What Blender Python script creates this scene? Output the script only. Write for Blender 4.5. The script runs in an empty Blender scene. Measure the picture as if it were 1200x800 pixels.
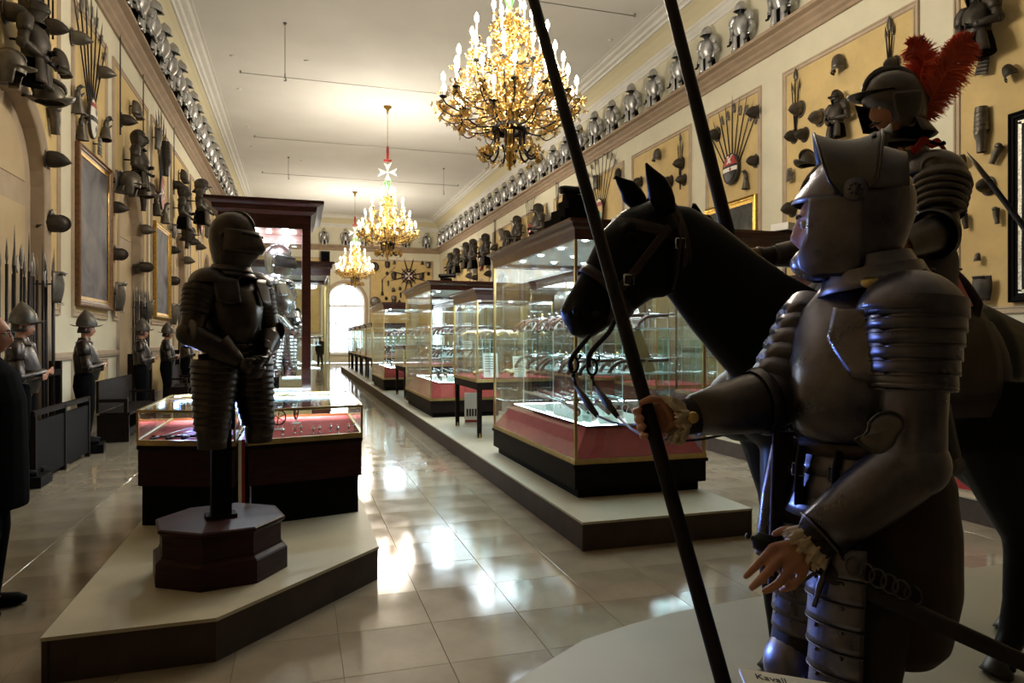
import bpy, bmesh, math, random
from mathutils import Vector, Matrix, noise
random.seed(7)
PI = math.pi
SC = bpy.context.scene
COL = SC.collection

# ------------------------------------------------------------------ camera
F_PX, VX, VY, EYE = 810.0, 350.0, 397.0, 1.6
TH = math.atan2(600.0 - VX, F_PX)
CT, ST = math.cos(TH), math.sin(TH)
cam_data = bpy.data.cameras.new('camera')
cam_data.sensor_width = 36.0
cam_data.lens = 36.0 * F_PX / 1200.0
cam_data.shift_y = -(400.0 - VY) / 1200.0
cam_data.clip_start = 0.05
cam_data.clip_end = 300
cam = bpy.data.objects.new('camera', cam_data)
cam.location = (0, 0, EYE)
cam.rotation_euler = (PI / 2, 0, -TH)
COL.objects.link(cam)
SC.camera = cam

# ------------------------------------------------------------------ world, exposure
w = bpy.data.worlds.new('sky_world')
SC.world = w
w.use_nodes = True
bg = w.node_tree.nodes['Background']
bg.inputs[0].default_value = (0.82, 0.9, 1.0, 1)
bg.inputs[1].default_value = 9.0
vs = SC.view_settings
vs.view_transform = 'Standard'
vs.look = 'None'
vs.exposure = 0.0
vs.gamma = 1.0
vs.use_curve_mapping = False
SC.cycles.use_denoising = True
SC.cycles.max_bounces = 10
SC.cycles.transparent_max_bounces = 40
SC.cycles.diffuse_bounces = 4
SC.cycles.glossy_bounces = 5
SC.cycles.sample_clamp_indirect = 6.0
SC.cycles.caustics_reflective = False
SC.cycles.caustics_refractive = False
CHANDELIER_W = 1150.0
LED_W = 1.25

# ------------------------------------------------------------------ pixel helpers (1200x800 photograph -> world)
def ray(px, py):
    r = (px - 600.0) / F_PX
    return Vector((ST + r * CT, CT - r * ST, (VY - py) / F_PX))
def at(px, py, t):
    return Vector((0, 0, EYE)) + ray(px, py) * t
def at_x(px, py, X):
    d = ray(px, py)
    return Vector((0, 0, EYE)) + d * (X / d.x)
def at_y(px, py, Y):
    d = ray(px, py)
    return Vector((0, 0, EYE)) + d * (Y / d.y)
def at_z(px, py, Z):
    d = ray(px, py)
    return Vector((0, 0, EYE)) + d * ((Z - EYE) / d.z)
V3 = Vector

# ------------------------------------------------------------------ materials
MATS = {}
def mat(name, col, rough=0.5, metal=0.0, var=0.0, scale=6.0, bump=0.0, bscale=60.0, emit=None, estr=0.0, coat=0.0,
        sheen=0.0, col2=None, rvar=0.0, stretch=None, island=0.0, spec=None, sss=0.0):
    m = bpy.data.materials.new(name)
    m.use_nodes = True
    nt = m.node_tree
    N, L = nt.nodes, nt.links
    p = N['Principled BSDF']
    p.inputs['Base Color'].default_value = (*col, 1)
    p.inputs['Roughness'].default_value = rough
    p.inputs['Metallic'].default_value = metal
    if coat:
        p.inputs['Coat Weight'].default_value = coat
        p.inputs['Coat Roughness'].default_value = 0.08
    if sheen:
        p.inputs['Sheen Weight'].default_value = sheen
    if spec is not None:
        p.inputs['Specular IOR Level'].default_value = spec
    if sss:
        p.inputs['Subsurface Weight'].default_value = sss
        p.inputs['Subsurface Radius'].default_value = (0.02, 0.008, 0.004)
    if emit:
        p.inputs['Emission Color'].default_value = (*emit, 1)
        p.inputs['Emission Strength'].default_value = estr
    if var or bump or rvar:
        tc = N.new('ShaderNodeTexCoord')
        mp = N.new('ShaderNodeMapping')
        L.new(tc.outputs['Object'], mp.inputs[0])
        if stretch:
            mp.inputs['Scale'].default_value = stretch
        no = N.new('ShaderNodeTexNoise')
        no.inputs['Scale'].default_value = scale
        no.inputs['Detail'].default_value = 6
        no.inputs['Roughness'].default_value = 0.62
        L.new(mp.outputs[0], no.inputs['Vector'])
    if var or col2:
        cr = N.new('ShaderNodeValToRGB')
        a = tuple(max(0, c * (1 - var)) for c in col)
        b = col2 if col2 else tuple(min(1, c * (1 + var)) for c in col)
        cr.color_ramp.elements[0].position = 0.32
        cr.color_ramp.elements[1].position = 0.68
        cr.color_ramp.elements[0].color = (*a, 1)
        cr.color_ramp.elements[1].color = (*b, 1)
        L.new(no.outputs['Fac'], cr.inputs[0])
        out = cr.outputs[0]
        if island:
            oi = N.new('ShaderNodeObjectInfo')
            ge = N.new('ShaderNodeNewGeometry')
            ad = N.new('ShaderNodeMath'); ad.operation = 'ADD'
            L.new(oi.outputs['Random'], ad.inputs[0]); L.new(ge.outputs['Random Per Island'], ad.inputs[1])
            mr = N.new('ShaderNodeMapRange')
            mr.inputs['From Max'].default_value = 2.0
            mr.inputs['To Min'].default_value = 1 - island
            mr.inputs['To Max'].default_value = 1 + island
            L.new(ad.outputs[0], mr.inputs[0])
            mx = N.new('ShaderNodeMix'); mx.data_type = 'RGBA'; mx.blend_type = 'MULTIPLY'
            mx.inputs[0].default_value = 1
            L.new(out, mx.inputs[6]); L.new(mr.outputs[0], mx.inputs[7])
            out = mx.outputs[2]
        L.new(out, p.inputs['Base Color'])
    if rvar:
        mr2 = N.new('ShaderNodeMapRange')
        mr2.inputs['From Min'].default_value = 0.3; mr2.inputs['From Max'].default_value = 0.7
        mr2.inputs['To Min'].default_value = max(0.02, rough - rvar); mr2.inputs['To Max'].default_value = rough + rvar
        L.new(no.outputs['Fac'], mr2.inputs[0]); L.new(mr2.outputs[0], p.inputs['Roughness'])
    if bump:
        nb = N.new('ShaderNodeTexNoise')
        nb.inputs['Scale'].default_value = bscale
        nb.inputs['Detail'].default_value = 3
        L.new(mp.outputs[0], nb.inputs['Vector'])
        bp = N.new('ShaderNodeBump')
        bp.inputs['Strength'].default_value = bump
        bp.inputs['Distance'].default_value = 0.01
        L.new(nb.outputs['Fac'], bp.inputs['Height'])
        L.new(bp.outputs[0], p.inputs['Normal'])
    MATS[name] = m
    return m

def glass_mat(name, tint, gloss=1.0):
    m = bpy.data.materials.new(name)
    m.use_nodes = True
    nt = m.node_tree
    N, L = nt.nodes, nt.links
    N.remove(N['Principled BSDF'])
    tr = N.new('ShaderNodeBsdfTransparent'); tr.inputs[0].default_value = (*tint, 1)
    gl = N.new('ShaderNodeBsdfGlossy'); gl.inputs['Roughness'].default_value = 0.02
    gl.inputs[0].default_value = (0.95, 1.0, 0.98, 1)
    lw = N.new('ShaderNodeLayerWeight'); lw.inputs[0].default_value = 0.5      # Schlick: 0.03 + 0.97 * facing^5, the same from both sides of the pane
    po = N.new('ShaderNodeMath'); po.operation = 'POWER'; po.inputs[1].default_value = 5.0
    mu = N.new('ShaderNodeMath'); mu.operation = 'MULTIPLY_ADD'; mu.inputs[1].default_value = 0.9 * gloss; mu.inputs[2].default_value = 0.032 * gloss; mu.use_clamp = True
    mx = N.new('ShaderNodeMixShader')
    L.new(lw.outputs['Facing'], po.inputs[0]); L.new(po.outputs[0], mu.inputs[0]); L.new(mu.outputs[0], mx.inputs[0])
    L.new(tr.outputs[0], mx.inputs[1]); L.new(gl.outputs[0], mx.inputs[2])
    L.new(mx.outputs[0], N['Material Output'].inputs[0])
    MATS[name] = m
    return m

mat('cream', (0.62, 0.58, 0.44), 0.85, var=0.06, scale=1.2, bump=0.06)
mat('yellow_field', (0.56, 0.41, 0.18), 0.85, var=0.10, scale=2.0, bump=0.1)
mat('niche', (0.50, 0.39, 0.24), 0.85, var=0.06, scale=2.0)
mat('brown_molding', (0.42, 0.33, 0.235), 0.8, var=0.10, scale=3.0, bump=0.1)
mat('ledge_brown', (0.31, 0.225, 0.15), 0.8, var=0.12, scale=3.0)
mat('white_plaster', (0.66, 0.645, 0.60), 0.85, var=0.05, scale=1.5)
mat('soffit', (0.60, 0.54, 0.36), 0.85)
mat('ceiling', (0.68, 0.67, 0.635), 0.9, var=0.06, scale=0.35)
mat('marble', (0.26, 0.21, 0.145), 0.1, var=0.2, scale=1.7, island=0.05, rvar=0.05, bump=0.012, bscale=2.5)
mat('platform_top', (0.43, 0.38, 0.265), 0.5, var=0.08, scale=2.5)
mat('platform_side', (0.055, 0.038, 0.030), 0.6, var=0.2, scale=5, spec=0.25)
mat('sheet', (0.27, 0.235, 0.155), 0.5, var=0.05, scale=2.0)
mat('mahogany', (0.075, 0.022, 0.014), 0.28, var=0.45, scale=5, stretch=(1, 1, 9), coat=0.35)
mat('mahogany_dark', (0.028, 0.008, 0.007), 0.42, var=0.45, scale=5, stretch=(1, 1, 9), spec=0.16)
mat('dark_wood', (0.010, 0.006, 0.0045), 0.6, var=0.4, scale=6, stretch=(1, 1, 8), spec=0.08)
mat('black_wood', (0.004, 0.0035, 0.004), 0.6, spec=0.06)
mat('pole_wood', (0.013, 0.009, 0.008), 0.55, spec=0.2, var=0.5, scale=8, stretch=(6, 6, 0.6))
mat('brass', (0.55, 0.40, 0.16), 0.32, 1.0, var=0.12, scale=12)
mat('pink_velvet', (0.33, 0.060, 0.052), 0.9, var=0.12, scale=9, spec=0.1)
mat('red_cloth', (0.45, 0.018, 0.012), 0.8, var=0.2, scale=8, sheen=0.2)
mat('hero_steel', (0.140, 0.130, 0.150), 0.33, 1.0, var=0.35, scale=9, rvar=0.09, bump=0.05, bscale=140)
mat('hero_edge', (0.11, 0.10, 0.10), 0.36, 1.0, var=0.3, scale=20)
mat('tie_steel', (0.35, 0.33, 0.30), 0.35, 0.6)
mat('wing_steel', (0.22, 0.20, 0.195), 0.5, 0.85, var=0.2, scale=12)
mat('visor_steel', (0.165, 0.16, 0.16), 0.45, 1.0, var=0.2, scale=7, rvar=0.08)
mat('dark_steel', (0.12, 0.106, 0.098), 0.38, 1.0, var=0.35, scale=8, rvar=0.08)
mat('russet_steel', (0.06, 0.051, 0.046), 0.36, 1.0, var=0.35, scale=9, rvar=0.09)
mat('bright_steel', (0.62, 0.64, 0.66), 0.22, 1.0, var=0.1, scale=10)
mat('silver_paint', (0.42, 0.42, 0.42), 0.34, 0.75, var=0.22, scale=6)
mat('trophy_iron', (0.036, 0.028, 0.020), 0.5, 0.35, var=0.45, scale=7, bump=0.1)
mat('trophy_iron_grey', (0.115, 0.10, 0.082), 0.42, 0.7, var=0.4, scale=6)
mat('black_iron', (0.010, 0.009, 0.009), 0.45, 0.0, spec=0.25)
mat('leather', (0.028, 0.013, 0.008), 0.5, var=0.35, scale=14, bump=0.15)
mat('dark_leather', (0.010, 0.006, 0.005), 0.5, var=0.3, scale=14, bump=0.12)
mat('guard_steel', (0.10, 0.088, 0.072), 0.42, 0.7, var=0.4, scale=6)
mat('ochre_leather', (0.30, 0.17, 0.05), 0.6, var=0.2, scale=10)
mat('horse_coat', (0.0035, 0.0035, 0.0045), 0.42, var=0.3, scale=3.0, spec=0.16)
mat('hoof', (0.02, 0.018, 0.017), 0.45)
mat('skin', (0.50, 0.235, 0.145), 0.5, var=0.10, scale=14, sss=0.08)
mat('skin_dark', (0.36, 0.16, 0.09), 0.5, var=0.12, scale=14, sss=0.06)
mat('hair', (0.02, 0.012, 0.008), 0.7)
mat('breeches', (0.026, 0.011, 0.008), 0.85, var=0.3, scale=7, sheen=0.15)
mat('jacket', (0.022, 0.015, 0.012), 0.85, var=0.2, scale=9)
mat('black_cloth', (0.003, 0.003, 0.0035), 0.95, spec=0.05)
mat('lace', (0.66, 0.55, 0.38), 0.8, var=0.15, scale=30, sheen=0.2)
mat('cream_cloth', (0.55, 0.46, 0.30), 0.9, var=0.1, scale=10)
mat('feather', (1.0, 0.15, 0.06), 0.7, var=0.3, scale=12, sheen=0.3)
mat('gold', (0.58, 0.39, 0.12), 0.28, 1.0, var=0.1, scale=20)
mat('gold_frame', (0.55, 0.34, 0.07), 0.35, 0.9, var=0.35, scale=25, bump=0.4, bscale=60)
mat('brown_frame', (0.15, 0.07, 0.025), 0.4, 0.1, var=0.4, scale=18, bump=0.2)
mat('silver_frame', (0.5, 0.48, 0.42), 0.4, 0.8, var=0.5, scale=40, bump=0.5, bscale=90)
mat('candle_wax', (0.85, 0.82, 0.74), 0.5)
mat('bulb', (1, 0.9, 0.7), 0.4, emit=(1.0, 0.86, 0.62), estr=55.0)
mat('led_tube', (0.8, 0.9, 1.0), 0.4, emit=(0.55, 0.72, 1.0), estr=18.0)
mat('led', (0.9, 0.95, 1.0), 0.4, emit=(0.75, 0.88, 1.0), estr=26.0)
mat('green_leaf', (0.06, 0.30, 0.06), 0.4, var=0.3, scale=10)
mat('white_enamel', (0.75, 0.73, 0.68), 0.4)
mat('red_paint', (0.30, 0.016, 0.014), 0.45, var=0.2, scale=8)
mat('maroon_paint', (0.05, 0.008, 0.01), 0.5)
mat('white_paint', (0.68, 0.66, 0.60), 0.5, var=0.1, scale=8)
mat('green_paint', (0.05, 0.20, 0.06), 0.5)
mat('ochre_paint', (0.5, 0.30, 0.08), 0.5)
mat('card', (0.80, 0.77, 0.66), 0.7)
mat('card_yellow', (0.72, 0.62, 0.36), 0.7)
mat('ink', (0.02, 0.018, 0.016), 0.6)
mat('ivory', (0.72, 0.60, 0.38), 0.4, var=0.15, scale=9)
mat('gun_wood', (0.10, 0.04, 0.018), 0.4, var=0.4, scale=9, stretch=(1, 8, 1))
mat('gun_steel', (0.62, 0.65, 0.68), 0.18, 1.0)
mat('window_white', (0.8, 0.8, 0.78), 0.6)
mat('outdoor_stone', (0.75, 0.70, 0.60), 0.9, var=0.1, scale=2)
glass_mat('glass', (0.965, 0.985, 0.98), 1.0)
glass_mat('shelf_glass', (0.86, 0.95, 0.93), 1.3)
m = glass_mat('acrylic', (0.9, 0.95, 0.95), 1.0)
N, L = m.node_tree.nodes, m.node_tree.links
df = N.new('ShaderNodeBsdfDiffuse'); df.inputs[0].default_value = (0.85, 0.92, 0.92, 1)
m2 = N.new('ShaderNodeMixShader'); m2.inputs[0].default_value = 0.55
L.new(N['Mix Shader'].outputs[0], m2.inputs[1]); L.new(df.outputs[0], m2.inputs[2]); L.new(m2.outputs[0], N['Material Output'].inputs[0])
glass_mat('window_glass', (0.97, 0.98, 0.98), 0.8)

def painting_mat(name, cols, scale):
    m = bpy.data.materials.new(name); m.use_nodes = True
    N, L = m.node_tree.nodes, m.node_tree.links
    p = N['Principled BSDF']; p.inputs['Roughness'].default_value = 0.6; p.inputs['Specular IOR Level'].default_value = 0.2
    tc = N.new('ShaderNodeTexCoord'); no = N.new('ShaderNodeTexNoise')
    no.inputs['Scale'].default_value = scale; no.inputs['Detail'].default_value = 9; no.inputs['Distortion'].default_value = 0.8
    cr = N.new('ShaderNodeValToRGB'); e = cr.color_ramp.elements
    e[0].position = 0.3; e[0].color = (*cols[0], 1); e[1].position = 0.72; e[1].color = (*cols[-1], 1)
    for i, c in enumerate(cols[1:-1]):
        x = e.new(0.3 + 0.42 * (i + 1) / (len(cols) - 1)); x.color = (*c, 1)
    L.new(tc.outputs['Object'], no.inputs['Vector']); L.new(no.outputs['Fac'], cr.inputs[0]); L.new(cr.outputs[0], p.inputs['Base Color'])
    MATS[name] = m
painting_mat('canvas_grey', [(0.035, 0.032, 0.038), (0.075, 0.07, 0.082), (0.125, 0.115, 0.125), (0.20, 0.15, 0.11)], 1.6)
painting_mat('canvas_dark', [(0.012, 0.012, 0.012), (0.04, 0.04, 0.035), (0.09, 0.08, 0.06)], 2.0)

# ------------------------------------------------------------------ mesh builder
def rotm(axis, ang):
    return Matrix.Rotation(ang, 4, axis)
def trm(v):
    return Matrix.Translation(Vector(v))
def frame_to(z, x=(1, 0, 0)):
    """rotation whose z axis is z and whose x axis leans to x"""
    z = Vector(z).normalized(); x = Vector(x)
    x = x - z * x.dot(z)
    if x.length < 1e-5:
        x = Vector((0, 1, 0)) - z * z.y
        if x.length < 1e-5: x = Vector((1, 0, 0))
    x.normalize(); y = z.cross(x)
    return Matrix(((x.x, y.x, z.x, 0), (x.y, y.y, z.y, 0), (x.z, y.z, z.z, 0), (0, 0, 0, 1)))

class MB:
    def __init__(s):
        s.v = []; s.f = []; s.sm = []; s.M = Matrix.Identity(4)
    def add(s, vs_, fs, smooth=True):
        b = len(s.v)
        s.v.extend([s.M @ Vector(p) for p in vs_])
        s.f.extend([tuple(b + i for i in f) for f in fs])
        s.sm.extend([smooth] * len(fs))
        return s
    def box(s, c, d, R=None, taper=1.0):
        x, y, z = d[0] / 2, d[1] / 2, d[2] / 2
        vs_ = []
        for k in (-1, 1):
            q = taper if k == 1 else 1.0
            for a, b in ((-1, -1), (1, -1), (1, 1), (-1, 1)):
                p = Vector((a * x * q, b * y * q, k * z))
                if R is not None: p = R @ p
                vs_.append(p + Vector(c))
        return s.add(vs_, [(3, 2, 1, 0), (4, 5, 6, 7), (0, 1, 5, 4), (1, 2, 6, 5), (2, 3, 7, 6), (3, 0, 4, 7)], False)
    def bb(s, x0, x1, y0, y1, z0, z1):
        return s.box(((x0 + x1) / 2, (y0 + y1) / 2, (z0 + z1) / 2), (abs(x1 - x0), abs(y1 - y0), abs(z1 - z0)))
    def rings(s, R, cap=True, smooth=True, closed=True):
        n = len(R[0]); vs_ = [p for r in R for p in r]; fs = []
        for i in range(len(R) - 1):
            for j in range(n if closed else n - 1):
                k = (j + 1) % n
                fs.append((i * n + j, i * n + k, (i + 1) * n + k, (i + 1) * n + j))
        if cap and closed:
            fs.append(tuple(reversed(range(n)))); fs.append(tuple((len(R) - 1) * n + j for j in range(n)))
        return s.add(vs_, fs, smooth)
    def tube(s, pts, rad, n=8, up=(0, 0, 1), ell=None, cap=True, smooth=True):
        pts = [Vector(p) for p in pts]; m = len(pts)
        if not isinstance(rad, (list, tuple)): rad = [rad] * m
        if ell is None: ell = 1.0
        if not isinstance(ell, (list, tuple)): ell = [ell] * m
        R = []; x = Vector(up)
        for i, p in enumerate(pts):
            t = (pts[min(i + 1, m - 1)] - pts[max(i - 1, 0)])
            if t.length < 1e-9: t = Vector((0, 0, 1))
            t.normalize()
            x = x - t * x.dot(t)
            if x.length < 1e-4:
                x = Vector((1, 0.3, 0.2)) - t * t.dot(Vector((1, 0.3, 0.2)))
            x.normalize(); y = t.cross(x)
            R.append([p + (x * math.cos(2 * PI * j / n) + y * math.sin(2 * PI * j / n) * ell[i]) * rad[i] for j in range(n)])
        return s.rings(R, cap, smooth)
    def lathe(s, prof, n=16, a0=0.0, a1=2 * PI, sx=1.0, sy=1.0, cap=False, smooth=True):
        full = abs(a1 - a0 - 2 * PI) < 1e-6
        k = n if full else n + 1
        R = [[Vector((r * math.cos(a0 + (a1 - a0) * j / n) * sx, r * math.sin(a0 + (a1 - a0) * j / n) * sy, z)) for j in range(k)] for r, z in prof]
        return s.rings(R, cap, smooth, full)
    def patch(s, fn, nu, nv, th=0.0, smooth=True, closeu=False):
        ku = nu if closeu else nu + 1
        P = [[Vector(fn(i / nu, j / nv)) for i in range(ku)] for j in range(nv + 1)]
        if not th:
            return s.rings(P, False, smooth, closeu)
        Q = []
        for j in range(nv + 1):
            row = []
            for i in range(ku):
                a = P[j][(i + 1) % ku if closeu else min(i + 1, ku - 1)] - P[j][(i - 1) % ku if closeu else max(i - 1, 0)]
                b = P[min(j + 1, nv)][i] - P[max(j - 1, 0)][i]
                nrm = a.cross(b)
                if nrm.length > 1e-12: nrm.normalize()
                row.append(P[j][i] - nrm * th)
            Q.append(row)
        b0 = ku * (nv + 1); vs_ = [p for r in P for p in r] + [p for r in Q for p in r]; fs = []
        for j in range(nv):
            for i in range(nu):
                k = (i + 1) % ku
                a, b, c, d = j * ku + i, j * ku + k, (j + 1) * ku + k, (j + 1) * ku + i
                fs.append((a, b, c, d)); fs.append((b0 + d, b0 + c, b0 + b, b0 + a))
        for i in range(nu):
            k = (i + 1) % ku
            fs.append((i, b0 + i, b0 + k, k)); e = nv * ku
            fs.append((e + k, b0 + e + k, b0 + e + i, e + i))
        if not closeu:
            for j in range(nv):
                a, d = j * ku, (j + 1) * ku
                fs.append((a, d, b0 + d, b0 + a)); a, d = a + nu, d + nu
                fs.append((d, a, b0 + a, b0 + d))
        return s.add(vs_, fs, smooth)
    def prism(s, poly, z0, z1, smooth=False):
        n = len(poly)
        vs_ = [Vector((x, y, z0)) for x, y in poly] + [Vector((x, y, z1)) for x, y in poly]
        fs = [tuple(reversed(range(n))), tuple(range(n, 2 * n))] + [(i, (i + 1) % n, n + (i + 1) % n, n + i) for i in range(n)]
        return s.add(vs_, fs, smooth)
    def ball(s, c, r, n=8, m=6, sc=(1, 1, 1)):
        c = Vector(c)
        R = []
        for i in range(m + 1):
            a = PI * i / m
            q = max(1e-4, math.sin(a))
            R.append([c + Vector((r * q * math.cos(2 * PI * j / n) * sc[0], r * q * math.sin(2 * PI * j / n) * sc[1], -r * math.cos(a) * sc[2])) for j in range(n)])
        return s.rings(R, False, True)
    def mesh(s, name):
        me = bpy.data.meshes.new(name)
        me.from_pydata([tuple(p) for p in s.v], [], s.f)
        me.polygons.foreach_set('use_smooth', s.sm)
        me.validate(); me.update()
        return me
    def build(s, name, m=None, parent=None, **kw):
        me = s.mesh(name)
        if m: me.materials.append(MATS[m])
        return link(name, me, parent, **kw)

def link(name, data, parent=None, loc=None, rot=None, label=None, cat=None, group=None, kind=None):
    o = bpy.data.objects.new(name, data)
    COL.objects.link(o)
    if parent is not None: adopt(o, parent)
    if loc is not None: o.location = loc
    if rot is not None: o.rotation_euler = rot
    return tag(o, label, cat, group, kind)
KIDS = {}
def adopt(o, parent):
    o.parent = parent
    KIDS.setdefault(parent.name, []).append(o)
def tag(o, label=None, cat=None, group=None, kind=None):
    if label: o['label'] = label
    if cat: o['category'] = cat
    if group: o['group'] = group
    if kind: o['kind'] = kind
    return o
def thing(name, label, cat, loc=(0, 0, 0), rz=0.0, group=None):
    return link(name, None, None, loc, (0, 0, rz), label, cat, group)
def dup(o, loc=None, rot=None, label=None, group=None, scale=None, parent=None):
    """copy a thing with its parts and their sub-parts"""
    c = o.copy(); COL.objects.link(c)
    if parent is not None: adopt(c, parent)
    if loc is not None: c.location = loc
    if rot is not None: c.rotation_euler = rot
    if scale is not None: c.scale = (scale, scale, scale) if isinstance(scale, (int, float)) else scale
    if label: c['label'] = label
    if group: c['group'] = group
    for ch in KIDS.get(o.name, ()):
        dup(ch, parent=c)
    return c
def lerp(a, b, t): return a + (b - a) * t
def ordinal(n):
    return ['first', 'second', 'third', 'fourth', 'fifth', 'sixth', 'seventh', 'eighth', 'ninth', 'tenth', 'eleventh', 'twelfth', 'thirteenth',
            'fourteenth', 'fifteenth', 'sixteenth', 'seventeenth', 'eighteenth', 'nineteenth', 'twentieth', 'twenty-first', 'twenty-second',
            'twenty-third', 'twenty-fourth', 'twenty-fifth', 'twenty-sixth', 'twenty-seventh', 'twenty-eighth', 'twenty-ninth', 'thirtieth',
            'thirty-first', 'thirty-second'][n]
def smooth_pts(pts, k=4):
    """Catmull-Rom through the points"""
    pts = [Vector(p) for p in pts]; out = []
    for i in range(len(pts) - 1):
        p0, p1, p2, p3 = pts[max(i - 1, 0)], pts[i], pts[i + 1], pts[min(i + 2, len(pts) - 1)]
        for j in range(k):
            t = j / k
            out.append(0.5 * ((2 * p1) + (p2 - p0) * t + (2 * p0 - 5 * p1 + 4 * p2 - p3) * t * t + (3 * p1 - p0 - 3 * p2 + p3) * t ** 3))
    out.append(pts[-1])
    return out
def point_light(name, parent, loc, watts, col, size=0.1):
    d = bpy.data.lights.new(name, 'POINT'); d.energy = watts; d.color = col; d.shadow_soft_size = size
    o = bpy.data.objects.new(name, d); COL.objects.link(o); adopt(o, parent); o.location = loc
    return o
def area_light(name, parent, loc, watts, col, sx, sy, rot=(0, 0, 0)):
    d = bpy.data.lights.new(name, 'AREA'); d.shape = 'RECTANGLE'; d.size = sx; d.size_y = sy; d.energy = watts; d.color = col
    o = bpy.data.objects.new(name, d); COL.objects.link(o); adopt(o, parent); o.location = loc; o.rotation_euler = rot
    return o

# ================================================================== THE SETTING
XL, XR, YB, YE, ZC = -3.4, 9.4, -24.0, 47.6, 9.8
LEDGE_Z = 7.85

# ---- floor: a slab, near tiles one by one, far tiles joined
floor = MB().bb(XL - .4, XR + .4, YB - .4, YE + .4, -.12, -.012).build('floor', 'marble', kind='structure')
TS = 0.51
def in_view(x, y):
    fw = x * ST + y * CT; r = x * CT - y * ST
    return fw > 1.2 and abs(r / fw) < .82 and 1.6 * F_PX / fw < 480
tiles = []
nx0, nx1 = int((XL - .715) / TS) - 1, int((XR - .715) / TS) + 1
for i in range(nx0, nx1 + 1):
    for j in range(-60, 88):
        x0 = max(XL, .715 + i * TS); x1 = min(XR, .715 + (i + 1) * TS); y0 = 3.353 + (j - 6) * TS; y1 = y0 + TS
        y0 = max(y0, YB); y1 = min(y1, YE)
        if x1 - x0 < .02 or y1 - y0 < .02: continue
        c = ((x0 + x1) / 2, (y0 + y1) / 2)
        full = abs(x1 - x0 - TS) < .01 and abs(y1 - y0 - TS) < .01
        hid = (-1.1 < c[0] < .4 and 4 < c[1] < 14) or (2.1 < c[0] < 3.4 and 5 < c[1] < 36) or c[0] > 5.6 or c[0] < -2.6
        tiles.append((math.hypot(*c), c, (x0, x1, y0, y1), full and in_view(*c) and not hid))
tiles.sort()
tile_me = None; far_tiles = MB(); nt = 0
G = .0008
for d, c, (x0, x1, y0, y1), ok in tiles:
    if ok and nt < 298:
        if tile_me is None:
            b = MB(); h = TS / 2 - G
            b.rings([[(-h, -h, -.012), (h, -h, -.012), (h, h, -.012), (-h, h, -.012)], [(-h, -h, -.0012), (h, -h, -.0012), (h, h, -.0012), (-h, h, -.0012)],
                     [(-h + .0012, -h + .0012, 0), (h - .0012, -h + .0012, 0), (h - .0012, h - .0012, 0), (-h + .0012, h - .0012, 0)]], True, False)
            tile_me = b.mesh('tile'); tile_me.materials.append(MATS['marble'])
        link('tile', tile_me, floor, (c[0], c[1], 0)); nt += 1
    else:
        far_tiles.bb(x0 + G, x1 - G, y0 + G, y1 - G, -.012, 0)
far_tiles.build('paving', 'marble', floor, kind='stuff')

MB().bb(XL - .4, XR + .4, YB - .4, YE + .4, ZC, ZC + .1).build('ceiling', 'ceiling', kind='structure')

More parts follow.
